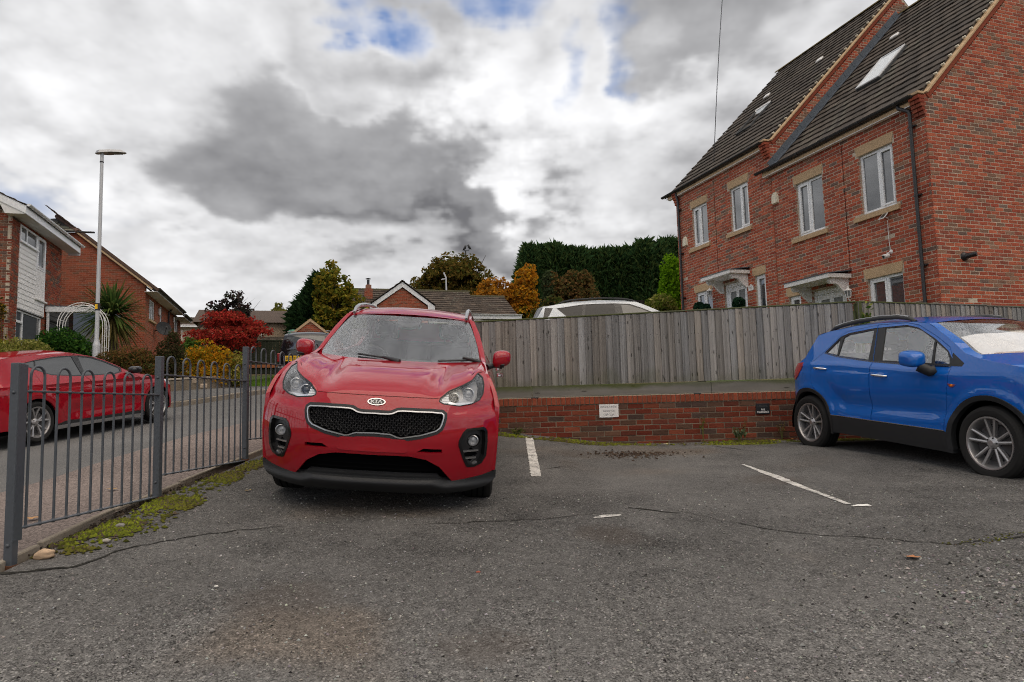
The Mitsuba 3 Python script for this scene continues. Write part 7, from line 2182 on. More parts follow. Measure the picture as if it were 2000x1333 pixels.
def build_blue():
    k = thing('blue_suv', 'bright blue compact sports utility vehicle parked at the right by the fence', 'car')
    K = .975
    p0 = np.array([5.436, 5.790, .452])
    M = pose(.234, .060, -.005, EYE + (p0 - EYE) * K, K)
    HWp = PchipInterpolator([.1, .3, .5, .62, .80, .95, 1.03, 1.10, 1.35, 1.57, 1.62, 1.67], [.84, .868, .884, .872, .884, .878, .855, .830, .728, .63, .585, .52])

    def hw(u, z):
        u, z = np.asarray(u, float), np.asarray(z, float)
        w = HWp(np.clip(z, .1, 1.67))
        w = w - .30 * np.clip((.80 - u) / .6, 0, 1.2) ** 2.2 - .14 * np.clip((u - 3.45) / .55, 0, 1.2) ** 2.4
        # feature lines: a shoulder running down from the tail lamp and a hollow over the sill
        zl = 1.075 - .055 * np.clip(3.0 - u, 0, 3) - .02 * np.clip(2.2 - u, 0, 3) ** 1.6
        w = w + .016 * np.exp(-((z - zl) / .028) ** 2) * np.clip((u - 1.2) / .3, 0, 1) * np.clip((3.9 - u) / .2, 0, 1)
        zh = .60 + .30 * np.clip((u - 2.75) / .45, 0, 1) ** 2
        w = w - .022 * np.exp(-((z - zh) / .085) ** 2) * np.clip((3.25 - u) / .3, 0, 1) * np.clip((u - 1.35) / .25, 0, 1)
        # flared wheel arches
        for c in (.96, 3.52):
            r = np.hypot(u - c, z - .33)
            w = w + .018 * np.exp(-((r - .46) / .05) ** 2) * (z < 1.0)
        return w

    def side(sg):
        return lambda u, z, off=0.0: np.stack([sg * (hw(u, z) + off), u, z], -1)
    sd = Polygon([(.46, .30), (.42, .60), (.46, .86), (.60, 1.035), (.95, 1.10), (1.10, 1.131), (1.25, 1.178), (1.46, 1.312), (1.64, 1.415), (1.81, 1.502), (2.02, 1.532), (2.54, 1.549), (2.91, 1.536), (3.36, 1.494), (3.55, 1.452), (3.60, 1.36), (3.70, 1.17), (3.86, 1.10), (3.935, 1.04), (3.95, .75), (3.93, .50), (3.89, .32)])
    rg = Polygon([(3.064, 1.187), (3.060, 1.405), (2.99, 1.435), (2.585, 1.476), (2.53, 1.132)])
    qg = Polygon([(3.285, 1.226), (3.115, 1.396), (3.085, 1.195)])
    fg = Polygon([(2.33, 1.122), (2.415, 1.485), (2.10, 1.486), (1.95, 1.455), (1.85, 1.415), (1.675, 1.32), (1.63, 1.085)])
    fq = Polygon([(1.652, 1.305), (1.475, 1.200), (1.425, 1.13), (1.404, 1.075), (1.605, 1.080)])
    tri = Polygon([(1.395, 1.185), (1.235, 1.082), (1.25, 1.052), (1.385, 1.056)])
    dlo = Polygon([(3.32, 1.231), (3.115, 1.418), (2.99, 1.456), (2.58, 1.495), (2.10, 1.503), (1.93, 1.466), (1.66, 1.335), (1.46, 1.21), (1.38, 1.125), (1.375, 1.055), (1.85, 1.074), (2.45, 1.112), (3.08, 1.183)])
    fd = Polygon([(1.452, .412), (1.415, .735), (1.372, 1.05), (1.385, 1.14), (1.452, 1.245), (1.66, 1.362), (1.93, 1.492), (2.10, 1.526), (2.535, 1.528), (2.512, 1.40), (2.443, 1.117), (2.452, .986), (2.438, .43)])
    rd = Polygon([(2.445, .43), (2.459, .986), (2.450, 1.117), (2.519, 1.40), (2.542, 1.528), (3.0, 1.480), (3.13, 1.425), (3.34, 1.232), (3.50, 1.11), (3.455, .84), (3.30, .72), (3.16, .60), (3.10, .455)])
    arch = lambda c, r: Polygon(ring(c, .335, r, 48))
    flap = Polygon(ring(3.665, .905, .075, 30))
    body = []
    for sg in (-1, 1):
        f = side(sg)
        body.append(skin(sd, f, .04, [arch(.96, .425), arch(3.52, .425), fd.buffer(.003), rd.buffer(.003), Polygon([(1.2, .1), (3.3, .1), (3.12, .463), (1.42, .412)]), tri.buffer(.002), flap.buffer(.002)], 0, .03))
        put(k, 'fuel_flap', skin(flap, f, .03, [], 0, .01), 'paint_blue', smooth=35, M=M)
        for nm, d in (('front_door', fd), ('rear_door', rd)):
            put(k, nm, skin(d.buffer(-.0015), f, .032, [dlo], 0, .025), 'paint_blue', smooth=35, M=M)
        put(k, 'window_frame', skin(dlo, f, .03, [rg, qg, fg, fq], -.006, .02), 'trim_black', smooth=35, M=M)
        for q in (rg, qg, fg, fq):
            put(k, 'side_window', skin(q.buffer(.004), f, .06, [], -.016), 'car_glass', smooth=35, M=M)
        put(k, 'mirror_sail', skin(tri, f, .03, [], -.001, .02), 'trim_black', smooth=35, M=M)
        put(k, 'chrome_strip', skin(LineString([(3.31, 1.223), (3.08, 1.177), (2.45, 1.107), (1.85, 1.069), (1.38, 1.050)]).buffer(.0045), f, .05, [], .004, .01), 'gloss_black', smooth=35, M=M)
        for c in (.96, 3.52):
            sec = Polygon([(c - .6, .24), (c + .6, .24), (c + .6, 1.2), (c - .6, 1.2)])
            put(k, 'arch_trim', skin(arch(c, .452).intersection(sec), f, .025, [arch(c, .405)], .012, .06), 'trim_black', smooth=35, M=M)
            a = np.linspace(-.2, math.pi + .2, 24)
            w_ = np.stack([np.c_[np.full(24, sg * .84), c + .42 * np.cos(a), .335 + .42 * np.sin(a)], np.c_[np.full(24, sg * .52), c + .42 * np.cos(a), .335 + .42 * np.sin(a)]], 1).reshape(-1, 3)
            put(k, 'wheel_well', (w_, np.array([(2 * i, 2 * i + 1, 2 * i + 3, 2 * i + 2) for i in range(23)])), 'deep_black', M=M)
        put(k, 'sill_cladding', skin([(1.36, .205), (1.40, .405), (1.452, .4165), (2.44, .446), (3.105, .468), (3.08, .26), (2.2, .235)], f, .04, [], .006, .06), 'trim_black', smooth=35, M=M)
        put(k, 'sill_line', skin(LineString([(1.45, .420), (2.44, .449), (3.10, .470)]).buffer(.0035), f, .05, [], .009, .01), 'satin_silver', smooth=35, M=M)
        for u, z in ((3.30, 1.034), (2.285, .956)):
            x = sg * float(hw(u, z))
            v, t = tri2d(Polygon(ring(u, z - .002, .072, 24, .036)), .02)
            rr = ((v[:, 0] - u) / .072) ** 2 + ((v[:, 1] - z + .002) / .036) ** 2
            put(k, 'handle_recess', (np.c_[sg * (hw(v[:, 0], v[:, 1]) + .0015), v[:, 0], v[:, 1]], t), 'paint_blue', smooth=True, M=M)
            put(k, 'door_handle', tube([(x + sg * .006, u + .105, z + .006), (x + sg * .036, u + .085, z + .004), (x + sg * .042, u, z), (x + sg * .036, u - .085, z - .006), (x + sg * .006, u - .105, z - .008)], [.009, .014, .016, .014, .009], 10), 'chrome', smooth=50, M=M)
        put(k, 'side_repeater', skin([(1.39, .885), (1.295, .878), (1.32, .853), (1.36, .850)], f, .02, [], .007, .01), 'chrome', M=M)
        put(k, 'repeater_lens', skin(Polygon(ring(1.343, .870, .016, 14, .010)), f, .02, [], .010, .01), 'amber', M=M)
        tl = Polygon([(3.775, .935), (3.87, .885), (3.945, .88), (3.955, 1.04), (3.885, 1.097), (3.70, 1.112), (3.685, 1.06)]).buffer(-.01).buffer(.01)
        put(k, 'tail_lamp', skin(tl, f, .03, [], .009, .03), 'tail_red', smooth=35, M=M)
        mk_c = np.array([sg * 1.005, 1.70, 1.135])
        ms = trimesh.creation.icosphere(3, 1.0); v = np.array(ms.vertices); w = np.sign(v) * np.abs(v) ** .62
        w[w[:, 1] > .55, 1] = .55
        w2 = w * [.10, .120, .078]
        w2[:, 2] += .018 * (w[:, 1]) - .012 * w[:, 0] * sg
        w2[:, 2] += np.where(w[:, 2] < 0, .020 * (1 - w[:, 1]) * -1 * 0, 0)
        mk = put(k, 'door_mirror', (w2 + mk_c, np.array(ms.faces)), 'paint_blue', smooth=40, M=M)
        put(mk, 'glass', (lambda q: (q[0] + mk_c + [0, .068, 0], q[1]))(box((-.085, 0, -.06), (.085, .002, .06))), 'chrome', M=M)
        put(mk, 'foot', tube([(sg * .86, 1.55, 1.02), (sg * .90, 1.58, 1.005), (sg * .98, 1.64, 1.055)], [.05, .055, .05], 10), 'trim_black', smooth=50, M=M)
    edge = [(.46, .28, .42, 0), (.42, .60, .42, 0), (.45, .84, .40, 0), (.58, 1.02, .34, .02), (.75, 1.065, .26, .045), (.95, 1.098, .16, .06), (1.10, 1.130, .20, .045), (1.17, 1.150, .22, .03),
            (1.25, 1.178, .22, .02), (1.46, 1.312, .19, .02), (1.64, 1.415, .15, .025), (1.81, 1.502, .10, .04), (2.02, 1.532, .03, .055), (2.54, 1.549, 0, .07), (2.91, 1.536, 0, .07), (3.36, 1.494, -.04, .05), (3.55, 1.452, -.14, .03),
            (3.60, 1.36, -.16, .01), (3.70, 1.17, -.22, 0), (3.86, 1.10, -.22, 0), (3.935, 1.04, -.2, 0), (3.95, .75, -.24, 0), (3.93, .50, -.24, 0), (3.89, .32, -.2, 0)]
    strip, s = loft_car(k, M, edge, HWp, 0, 0, 'paint_blue', None, hw, None)

    def band(i, j, h=.05, hole=None, off=0):
        pg = Polygon([(-1, s[i]), (1, s[i]), (1, s[j]), (-1, s[j])])
        return skin(pg, lambda a, b, o: strip(a, b), h, [] if hole is None else [hole], off)
    body.append(band(0, 3)); body.append(band(11, 16)); body.append(band(18, 23))
    put(k, 'bonnet', band(3, 7, .04), 'paint_blue', smooth=True, M=M)
    ws = Polygon([(-.90, s[7] + .02), (-.45, s[7] + .012), (.45, s[7] + .012), (.90, s[7] + .02), (.90, s[11] + .01), (.5, s[11] + .05), (-.5, s[11] + .05), (-.90, s[11] + .01)])
    body.append(skin(Polygon([(-1, s[7]), (1, s[7]), (1, s[11] + .10), (-1, s[11] + .10)]), lambda a, b, o: strip(a, b), .04, [ws]))
    put(k, 'windscreen', skin(ws, lambda a, b, o: strip(a, b) + np.array([0, .004, -.004]), .06), 'car_glass', smooth=True, M=M)
    put(k, 'windscreen_band', skin(ws, lambda a, b, o: strip(a, b) + np.array([0, .012, -.012]), .04, [ws.buffer(-.05)]), 'trim_black', smooth=True, M=M)
    put(k, 'sunshade', skin(Polygon([(-.86, s[7] + .055), (.86, s[7] + .055), (.80, s[9] + .14), (.3, s[9] + .17), (-.3, s[9] + .17), (-.84, s[9] + .10)]), lambda a, b, o: strip(a, b) + np.array([0, .03, -.03]) + np.stack([0 * a, 0 * a, .008 * np.sin(a * 9) + .006 * np.sin(b * 30 + a * 4)], -1), .05), 'white_paint', smooth=True, M=M, label='pale sunshade spread behind the windscreen')
    rw = Polygon([(-.86, s[17] + .02), (.86, s[17] + .02), (.82, s[18] - .02), (-.82, s[18] - .02)])
    body.append(skin(Polygon([(-1, s[16]), (1, s[16]), (1, s[18]), (-1, s[18])]), lambda a, b, o: strip(a, b), .05, [rw]))
    put(k, 'rear_window', skin(rw, lambda a, b, o: strip(a, b), .06), 'car_glass', smooth=True, M=M)
    mb = MB()
    for b in body:
        mb.add(*b)
    mb.put(k, 'body', 'paint_blue', smooth=32, M=M)
    for sg in (-1, 1):
        uu = np.array([2.02, 2.12, 2.28, 2.55, 2.9, 3.15, 3.30, 3.40]); zz = np.array([1.535, 1.578, 1.603, 1.612, 1.596, 1.566, 1.538, 1.49])
        x = np.array([.645, .640, .632, .630, .632, .636, .638, .640]) - .02
        v, f = tube(np.c_[sg * x, uu, zz], [.018, .024, .026, .026, .026, .025, .024, .016], 10)
        put(k, 'roof_rail', (v, f), 'cabin_grey', smooth=50, M=M)
        v, f = tube(np.c_[sg * (x + .004), uu, zz + .018][1:-1], .010, 8)
        put(k, 'rail_trim', (v, f), 'satin_silver', smooth=50, M=M)
    for sg in (-1, 1):
        wheel(k, M, sg * .885, .96, .345, sg, .345, .215, .243, 'double', turn=0.0)
        wheel(k, M, sg * .885, 3.52, .345, sg, .345, .215, .243, 'double')
    put(k, 'underbody', box((-.60, .35, .22), (.60, 3.9, .52)), 'deep_black', M=M)
    put(k, 'floor', box((-.78, 1.3, .50), (.78, 3.6, .54)), 'cabin_dark', M=M)
    put(k, 'engine_bay', box((-.62, .55, .5), (.62, 1.25, .95)), 'deep_black', M=M)
    put(k, 'dashboard', box((-.72, 1.35, .75), (.72, 1.62, 1.055), .05), 'cabin_dark', M=M)
    steering(k, M, -.36, 1.86, 1.03)
    for x in (-.36, .36):
        seat(k, M, x, 2.28, .60, .48, .64)
    seat(k, M, 0, 3.02, .62, 1.15, .60, .22, False)
    for x in (-.40, .40):
        put(k, 'headrest', box((x - .12, 3.36, 1.24), (x + .12, 3.44, 1.38), .03), 'cabin_dark', M=M)


def build_red_hatch():
    k = thing('red_hatchback', 'red hatchback parked on the road behind the metal railing, seen from behind', 'car')
    M = pose(2.951, -.104, -.014, (-7.486, 14.43, 1.323))
    HWp = PchipInterpolator([.1, .3, .5, .75, .88, .95, 1.20, 1.40, 1.44, 1.48], [.86, .885, .895, .893, .875, .84, .715, .61, .56, .49])

    def hw(u, z):
        u, z = np.asarray(u, float), np.asarray(z, float)
        w = HWp(np.clip(z, .1, 1.48)) - .34 * np.clip((.72 - u) / .6, 0, 1.2) ** 2.2 - .14 * np.clip((u - 3.75) / .55, 0, 1.2) ** 2.2
        w = w + .016 * np.exp(-((z - .885 + .02 * np.clip(2.5 - u, 0, 3)) / .022) ** 2) - .016 * np.exp(-((z - .835 + .02 * np.clip(2.5 - u, 0, 3)) / .03) ** 2) * np.clip((3.6 - u) / .3, 0, 1)
        w = w - .028 * np.exp(-((z - .42) / .10) ** 2) * np.clip((3.1 - u) / .3, 0, 1) * np.clip((u - 1.25) / .25, 0, 1)
        for c in (.88, 3.56):
            r = np.hypot(u - c, z - .322)
            w = w + .015 * np.exp(-((r - .42) / .05) ** 2) * (z < .8)
        return w

    def side(sg):
        return lambda u, z, off=0.0: np.stack([sg * (hw(u, z) + off), u, z], -1)
    sd = Polygon([(.48, .22), (.42, .50), (.44, .64), (.56, .755), (.80, .835), (1.10, .885), (1.42, .945), (1.60, 1.02), (1.75, 1.105), (2.0, 1.215), (2.25, 1.29), (2.5, 1.335), (2.76, 1.362), (3.3, 1.352), (3.72, 1.332), (3.95, 1.305), (4.02, 1.25), (4.06, 1.12), (4.12, .96), (4.20, .82), (4.22, .55), (4.15, .25)])
    win_r = Polygon([(3.365, 1.258), (2.99, 1.295), (2.645, 1.302), (2.622, 1.15), (2.60, .99), (2.80, .996), (3.19, 1.036), (3.36, 1.10), (3.42, 1.14)])
    win_q = Polygon([(3.57, 1.232), (3.385, 1.256), (3.435, 1.145), (3.54, 1.185)])
    win_f = Polygon([(2.51, 1.295), (2.24, 1.258), (2.0, 1.18), (1.73, 1.055), (1.73, 1.0), (1.88, .972), (2.53, .985)])
    dlo = Polygon([(3.60, 1.235), (3.37, 1.272), (2.99, 1.312), (2.63, 1.318), (2.50, 1.312), (2.22, 1.272), (1.97, 1.190), (1.68, 1.058), (1.70, .985), (1.88, .955), (2.6, .968), (2.8, .98), (3.2, 1.02), (3.40, 1.10), (3.57, 1.178)]).buffer(0)
    fd = Polygon([(1.36, .262), (1.32, .6), (1.36, .88), (1.62, 1.03), (1.75, 1.088), (2.0, 1.198), (2.24, 1.277), (2.60, 1.332), (2.585, 1.15), (2.545, .96), (2.46, .86), (2.47, .272)])
    rd = Polygon([(2.478, .272), (2.468, .86), (2.553, .96), (2.593, 1.15), (2.608, 1.332), (3.0, 1.328), (3.345, 1.286), (3.36, 1.26), (3.50, 1.13), (3.47, 1.03), (3.42, .845), (3.22, .70), (3.13, .514), (3.05, .354), (2.93, .285)])
    arch = lambda c, r: Polygon(ring(c, .315, r, 48))
    body = []
    for sg in (-1, 1):
        f = side(sg)
        body.append(skin(sd, f, .05, [arch(.88, .368), arch(3.56, .368), fd.buffer(.003), rd.buffer(.003), dlo], 0, .03))
        for nm, d in (('front_door', fd), ('rear_door', rd)):
            put(k, nm, skin(d.buffer(-.0015), f, .045, [dlo], 0, .025), 'paint_red', smooth=35, M=M)
        put(k, 'window_frame', skin(dlo, f, .04, [win_r, win_q, win_f], -.006, .02), 'gloss_black', smooth=35, M=M)
        for q in (win_r, win_q, win_f):
            put(k, 'side_window', skin(q.buffer(.004), f, .08, [], -.014), 'dark_glass', smooth=35, M=M)
        put(k, 'sill_trim', skin([(1.28, .155), (1.32, .20), (2.4, .215), (3.20, .222), (3.22, .165)], f, .06, [], .012, .05), 'satin_silver', smooth=35, M=M)
        put(k, 'sill_skirt', skin([(1.24, .16), (1.28, .255), (2.47, .262), (3.02, .28), (3.24, .24), (3.24, .16)], f, .06, [], .004, .05), 'trim_black', smooth=35, M=M)
        for c in (.88, 3.56):
            a = np.linspace(-.2, math.pi + .2, 24)
            w_ = np.stack([np.c_[np.full(24, sg * .86), c + .366 * np.cos(a), .315 + .366 * np.sin(a)], np.c_[np.full(24, sg * .55), c + .366 * np.cos(a), .315 + .366 * np.sin(a)]], 1).reshape(-1, 3)
            put(k, 'wheel_well', (w_, np.array([(2 * i, 2 * i + 1, 2 * i + 3, 2 * i + 2) for i in range(23)])), 'deep_black', M=M)
        for u, z in ((3.24, .822), (2.28, .80)):
            x = sg * float(hw(u, z))
            put(k, 'door_handle', tube([(x + sg * .004, u + .11, z + .004), (x + sg * .03, u + .08, z + .005), (x + sg * .034, u, z), (x + sg * .03, u - .09, z - .006), (x, u - .115, z - .01)], [.008, .014, .016, .014, .008], 10), 'paint_red', smooth=50, M=M)
            put(k, 'handle_recess', skin(Polygon(ring(u, z - .012, .085, 20, .034)), f, .03, [], .001), 'tail_red', smooth=True, M=M)
        tl = Polygon([(3.80, .875), (4.0, .862), (4.20, .83), (4.21, .75), (4.0, .79), (3.86, .83)])
        put(k, 'tail_lamp', skin(tl, f, .03, [], .008, .02), 'tail_red', smooth=35, M=M)
        put(k, 'headlight', skin([(.70, .79), (.53, .738), (.47, .66), (.56, .675), (.66, .72)], f, .03, [], .005, .02), 'lamp_reflector', smooth=35, M=M)
        ms = trimesh.creation.icosphere(2, 1.0); v = np.array(ms.vertices); w = np.sign(v) * np.abs(v) ** .7
        mk = put(k, 'door_mirror', (w * [.095, .115, .065] + [sg * .99, 1.58, 1.010], np.array(ms.faces)), 'gloss_black', smooth=40, M=M)
        put(mk, 'foot', tube([(sg * .85, 1.64, .955), (sg * .93, 1.60, .965)], [.03, .03], 8), 'gloss_black', smooth=40, M=M)
    edge = [(.48, .2, .40, 0), (.42, .50, .42, 0), (.44, .64, .40, 0), (.56, .755, .34, .02), (.80, .835, .26, .05), (1.10, .885, .16, .06), (1.35, .93, .20, .04), (1.42, .95, .22, .03),
            (1.60, 1.02, .26, .03), (1.75, 1.105, .24, .03), (2.0, 1.215, .18, .035), (2.25, 1.29, .10, .05), (2.5, 1.335, .04, .06), (2.76, 1.362, 0, .065), (3.3, 1.352, 0, .06), (3.72, 1.332, 0, .05), (3.95, 1.305, -.12, .03),
            (4.02, 1.25, -.14, .01), (4.06, 1.12, -.18, 0), (4.12, .96, -.2, 0), (4.20, .82, -.2, 0), (4.22, .55, -.2, 0), (4.15, .22, -.18, 0)]
    strip, s = loft_car(k, M, edge, HWp, 0, 0, 'paint_red', None, hw, None)
    band = lambda i, j, h=.06: skin(Polygon([(-1, s[i]), (1, s[i]), (1, s[j]), (-1, s[j])]), lambda a, b, o: strip(a, b), h)
    body += [band(0, 7), band(12, 16), band(18, 22)]
    ws = Polygon([(-.9, s[7] + .03), (.9, s[7] + .03), (.9, s[12] - .06), (-.9, s[12] - .06)])
    body.append(skin(Polygon([(-1, s[7]), (1, s[7]), (1, s[12]), (-1, s[12])]), lambda a, b, o: strip(a, b), .06, [ws]))
    put(k, 'windscreen', skin(ws, lambda a, b, o: strip(a, b), .08), 'dark_glass', smooth=True, M=M)
    rw = Polygon([(-.84, s[17]), (.84, s[17]), (.86, s[19] - .02), (-.86, s[19] - .02)])
    body.append(skin(Polygon([(-1, s[16]), (1, s[16]), (1, s[18]), (-1, s[18])]), lambda a, b, o: strip(a, b), .06, [rw]))
    put(k, 'rear_window', skin(rw, lambda a, b, o: strip(a, b), .08), 'pane_dark', smooth=True, M=M)
    mb = MB()
    for b in body:
        mb.add(*b)
    mb.put(k, 'body', 'paint_red', smooth=32, M=M)
    for sg in (-1, 1):
        for u in (.88, 3.56):
            wheel(k, M, sg * .885, u, .322, sg, .322, .21, .236, 'vee')
    put(k, 'underbody', box((-.62, .35, .16), (.62, 4.1, .48)), 'deep_black', M=M)
    put(k, 'floor', box((-.78, 1.3, .40), (.78, 3.9, .44)), 'cabin_dark', M=M)
    put(k, 'dashboard', box((-.72, 1.5, .6), (.72, 1.85, .935), .05), 'cabin_dark', M=M)
    for x in (-.36, .36):
        seat(k, M, x, 2.35, .42, .48, .62)
    seat(k, M, 0, 3.15, .45, 1.15, .56, .22, False)


def build_white_suv():
    k = thing('white_suv', 'silvery white estate-like car parked behind the wooden fence, only its roof and windows showing', 'car')
    # side-on, its front to the right; local u runs back from the front, x<0 is the side towards the camera
    M = pose(math.pi / 2, 0, 0, (5.05, 18.66, 2.34))
    HWp = PchipInterpolator([.2, .5, .9, 1.0, 1.1, 1.55, 1.62, 1.68], [.88, .92, .91, .89, .85, .66, .60, .52])
    hw = lambda u, z: HWp(np.clip(z, .2, 1.68)) - .25 * np.clip((.6 - u) / .6, 0, 1.2) ** 2 - .16 * np.clip((u - 4.0) / .5, 0, 1.2) ** 2.2
    X = lambda x: 5.05 - x        # world x -> u
    H = lambda z: z - 2.34
    f = {s: (lambda s: lambda u, z, off=0.0: np.stack([s * (hw(u, z) + off), u, z], -1))(s) for s in (-1, 1)}
    sd = Polygon([(.35, .3), (.3, .7), (.45, .95), (.9, 1.08), (X(4.03), H(3.55)), (X(3.57), H(3.79)), (X(3.26), H(3.935)), (X(2.95), H(3.985)), (X(2.32), H(4.02)), (X(1.6), H(3.99)), (X(1.22), H(3.925)), (X(.83), H(3.86)), (X(.72), H(3.66)), (X(.62), H(3.5)), (4.52, .95), (4.55, .5), (4.45, .3)])
    q = Polygon([(X(1.21), H(3.80)), (X(1.87), H(3.885)), (X(1.80), H(3.55)), (X(1.73), H(3.42)), (X(1.66), H(3.42)), (X(1.48), H(3.55))]).buffer(0)
    r = Polygon([(X(1.94), H(3.885)), (X(2.67), H(3.89)), (X(2.69), H(3.42)), (X(1.86), H(3.42))])
    d = Polygon([(X(2.86), H(3.875)), (X(3.07), H(3.855)), (X(3.36), H(3.745)), (X(3.69), H(3.59)), (X(3.86), H(3.47)), (X(3.86), H(3.42)), (X(2.90), H(3.42))])
    dlo = Polygon([(X(1.17), H(3.81)), (X(1.87), H(3.905)), (X(2.67), H(3.915)), (X(3.09), H(3.88)), (X(3.38), H(3.765)), (X(3.73), H(3.60)), (X(3.95), H(3.45)), (X(3.93), H(3.39)), (X(1.62), H(3.39)), (X(1.45), H(3.55))]).buffer(0)
    arch = lambda c: Polygon(ring(c, .35, .40, 40))
    body = []
    for s in (-1, 1):
        body.append(skin(sd, f[s], .07, [arch(.9), arch(3.58), dlo], 0, .03))
        put(k, 'window_frame', skin(dlo, f[s], .06, [q, r, d], -.005, .02), 'gloss_black', smooth=35, M=M)
        for w in (q, r):
            put(k, 'rear_side_window', skin(w.buffer(.004), f[s], .1, [], -.012), 'privacy_glass', smooth=35, M=M)
        put(k, 'side_window', skin(d.buffer(.004), f[s], .1, [], -.012), 'dark_glass', smooth=35, M=M)
        uu = np.array([X(1.22), X(1.37), X(1.6), X(2.0), X(2.4), X(2.95), X(3.15), X(3.28)]); zz = H(np.array([3.925, 3.995, 4.035, 4.055, 4.06, 4.03, 3.99, 3.93]))
        put(k, 'roof_rail', tube(np.c_[np.full(8, s * .60), uu, zz], .022, 8), 'cabin_grey', smooth=50, M=M)
        put(k, 'door_mirror', (lambda v_: (v_ * [.10, .12, .07] + [s * 1.0, X(3.74), H(3.50)], np.array(trimesh.creation.icosphere(2).faces)))(np.array(trimesh.creation.icosphere(2).vertices)), 'paint_white', smooth=True, M=M)
        put(k, 'tail_window_strip', skin([(X(.88), H(3.83)), (X(1.08), H(3.82)), (X(.97), H(3.60)), (X(.90), H(3.56)), (X(.82), H(3.56))], f[s], .05, [], .004, .02), 'gloss_black', smooth=35, M=M)
        for u in (.9, 3.58):
            wheel(k, M, s * .90, u, .35, s, .35, .22, .23, 'vee')
    edge = [(.35, .3, .35, 0), (.3, .7, .35, 0), (.45, .95, .3, .02), (.9, 1.08, .15, .05), (X(4.03), H(3.55), .2, .02), (X(3.57), H(3.79), .15, .03), (X(3.26), H(3.935), .08, .05), (X(2.95), H(3.985), 0, .06), (X(2.32), H(4.02), 0, .05), (X(1.6), H(3.99), 0, .05), (X(1.22), H(3.925), 0, .05), (X(.83), H(3.86), -.12, .03), (X(.72), H(3.66), -.15, 0), (X(.62), H(3.5), -.15, 0), (4.52, .95, -.15, 0), (4.55, .5, -.15, 0), (4.45, .3, -.1, 0)]
    strip, s = loft_car(k, M, edge, HWp, 0, 0, '', None, hw, None)
    band = lambda i, j: skin(Polygon([(-1, s[i]), (1, s[i]), (1, s[j]), (-1, s[j])]), lambda a, b, o: strip(a, b), .08)
    body += [band(0, 4), band(6, 11), band(13, 16)]
    put(k, 'windscreen', band(4, 6), 'dark_glass', smooth=True, M=M)
    put(k, 'rear_window', band(11, 13), 'pane_dark', smooth=True, M=M)
    mb = MB()
    for b in body:
        mb.add(*b)
    mb.put(k, 'body', 'paint_white', smooth=32, M=M)
    put(k, 'underbody', box((-.65, .4, .2), (.65, 4.3, .7)), 'deep_black', M=M)
    for x in (-.37, .37):
        seat(k, M, x, 2.2, .62)
    seat(k, M, 0, 3.1, .62, 1.2, .62, .2, False)


pane('privacy_glass', (0.008, 0.008, 0.009), 1.5)


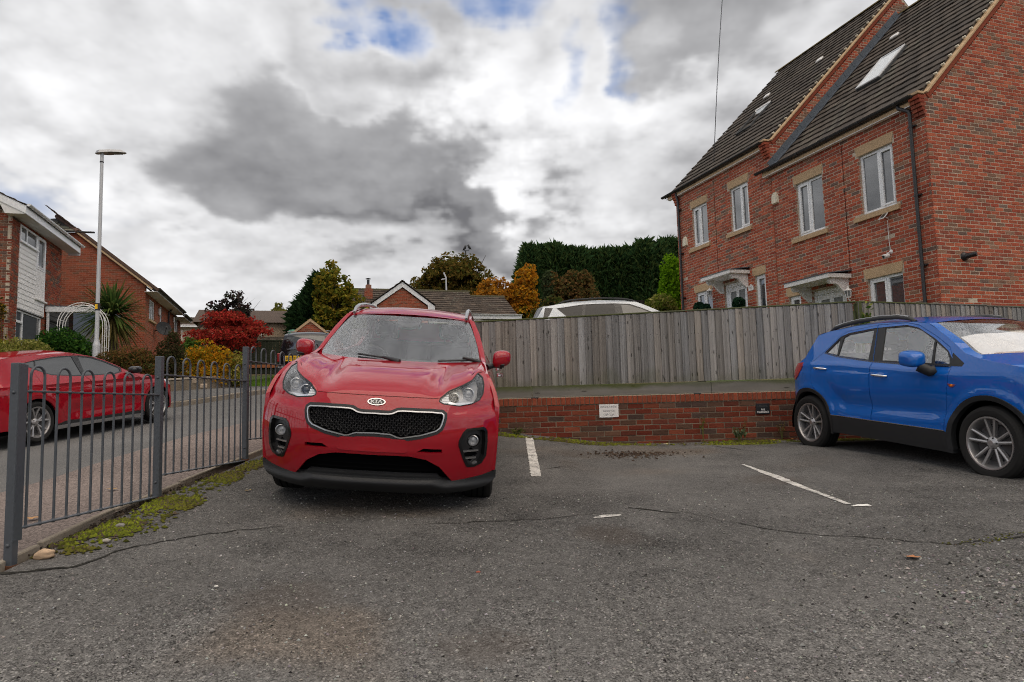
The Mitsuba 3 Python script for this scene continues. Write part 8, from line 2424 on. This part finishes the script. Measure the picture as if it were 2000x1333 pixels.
def build_dark_4x4():
    k = thing('dark_four_wheel_drive', 'black four-wheel drive seen from behind through the railing, with a yellow rear plate', 'car')
    # seen from behind: local u runs back towards the camera
    M = pose(math.pi + .10, -.06, .0, (-6.92, 26.0, 2.36))
    HWp = PchipInterpolator([.3, .6, 1.0, 1.1, 1.2, 1.6, 1.68, 1.74], [.86, .90, .89, .87, .84, .72, .67, .58])
    L = 4.0
    hw = lambda u, z: HWp(np.clip(z, .3, 1.74)) - .12 * np.clip((u - L + .35) / .35, 0, 1.2) ** 2.2 - .2 * np.clip((.5 - u) / .5, 0, 1.2) ** 2
    f = {s: (lambda s: lambda u, z, off=0.0: np.stack([s * (hw(u, z) + off), u, z], -1))(s) for s in (-1, 1)}
    sd = Polygon([(.3, .4), (.3, .8), (.5, 1.0), (1.2, 1.1), (1.75, 1.55), (2.0, 1.66), (3.6, 1.68), (L - .12, 1.60), (L, 1.10), (L + .02, .6), (L - .05, .4)])
    dlo = Polygon([(1.4, 1.14), (1.85, 1.52), (2.1, 1.58), (3.5, 1.58), (3.72, 1.14)]).buffer(0)
    arch = lambda c: Polygon(ring(c, .36, .43, 36))
    body = []
    for s in (-1, 1):
        body.append(skin(sd, f[s], .08, [arch(.8), arch(3.2), dlo], 0, .03))
        put(k, 'side_window', skin(dlo, f[s], .1, [], -.01), 'pane_dark', smooth=35, M=M)
        uu = np.linspace(1.9, 3.75, 8)
        put(k, 'roof_rail', tube(np.c_[np.full(8, s * .60), uu, 1.745 + .03 * np.sin(np.linspace(0, math.pi, 8))], .02, 8), 'satin_silver', smooth=50, M=M)
        put(k, 'tail_lamp', box((s * .70, L - .09, .78), (s * .885, L + .0, 1.06), .02), 'tail_red', M=M)
        for u in (.8, 3.2):
            wheel(k, M, s * .88, u, .36, s, .36, .22, .22, 'vee')
    edge = [(.3, .4, .2, 0), (.3, .8, .2, 0), (.5, 1.0, .2, .02), (1.2, 1.1, .1, .05), (1.75, 1.55, .1, .03), (2.0, 1.66, .05, .06), (3.6, 1.68, 0, .06), (L - .12, 1.60, -.10, .04), (L, 1.10, -.10, 0), (L + .02, .6, -.10, 0), (L - .05, .4, -.1, 0)]
    strip, s = loft_car(k, M, edge, HWp, 0, 0, '', None, hw, None)
    rw = Polygon([(-.86, s[7] + .06), (.86, s[7] + .06), (.90, s[8] - .03), (-.90, s[8] - .03)])
    body.append(skin(Polygon([(-1, s[0]), (1, s[0]), (1, s[-1]), (-1, s[-1])]), lambda a, b, o: strip(a, b), .07, [rw]))
    put(k, 'rear_window', skin(rw, lambda a, b, o: strip(a, b) + np.array([0, -.004, 0]), .08), 'dark_glass', smooth=True, M=M)
    mb = MB()
    for b in body:
        mb.add(*b)
    mb.put(k, 'body', 'paint_dark', smooth=32, M=M)
    zr = L + .115
    put(k, 'bumper', box((-.88, L - .10, .40), (.88, L + .20, .66), .05), 'trim_black', M=M)
    put(k, 'bumper_strip', box((-.80, L + .19, .60), (.80, L + .212, .625), .004), 'satin_silver', M=M)
    put(k, 'plate_recess', box((-.44, zr - .02, .74), (.44, zr - .0, 1.0), .01), 'gloss_black', M=M)
    # number plate with a blue band at its left and black characters
    p = put(k, 'number_plate', box((.10, zr + .002, .80), (.66, zr + .014, .965), .003), 'plate_yellow', M=M)
    put(p, 'blue_band', box((.60, zr + .0142, .805), (.655, zr + .0155, .96)), 'paint_blue', M=M)
    tm = meshkit.text_mesh('BG53 LJ', .085, .002, True)
    tv = np.array(tm.vertices); tv[:, 0] = (tv[:, 0] - tv[:, 0].min()) * (.44 / np.ptp(tv[:, 0]))
    put(p, 'characters', (np.c_[.57 - tv[:, 0], zr + .0145 + tv[:, 2], .84 + tv[:, 1]], np.array(tm.faces)), 'black_plastic', M=M)
    put(k, 'badge', (lambda q: (q[0][:, [0, 2, 1]] + [-.30, zr - .0, 1.045], q[1]))(lathe([(0, .012), (.05, .01), (.055, 0)], 20)), 'chrome', smooth=40, M=M)
    put(k, 'rear_wiper', tube([(.1, L + .13, 1.11), (.30, L + .11, 1.16), (.55, L + .08, 1.15)], .013, 6), 'black_plastic', M=M)
    put(k, 'underbody', box((-.7, .4, .25), (.7, 3.9, .8)), 'deep_black', M=M)
    for x in (-.36, .36):
        seat(k, M, x, 2.1, .7)
    seat(k, M, 0, 3.0, .7, 1.2, .55, .15, False)


build_kia()
build_blue()
build_red_hatch()
build_white_suv()
build_dark_4x4()
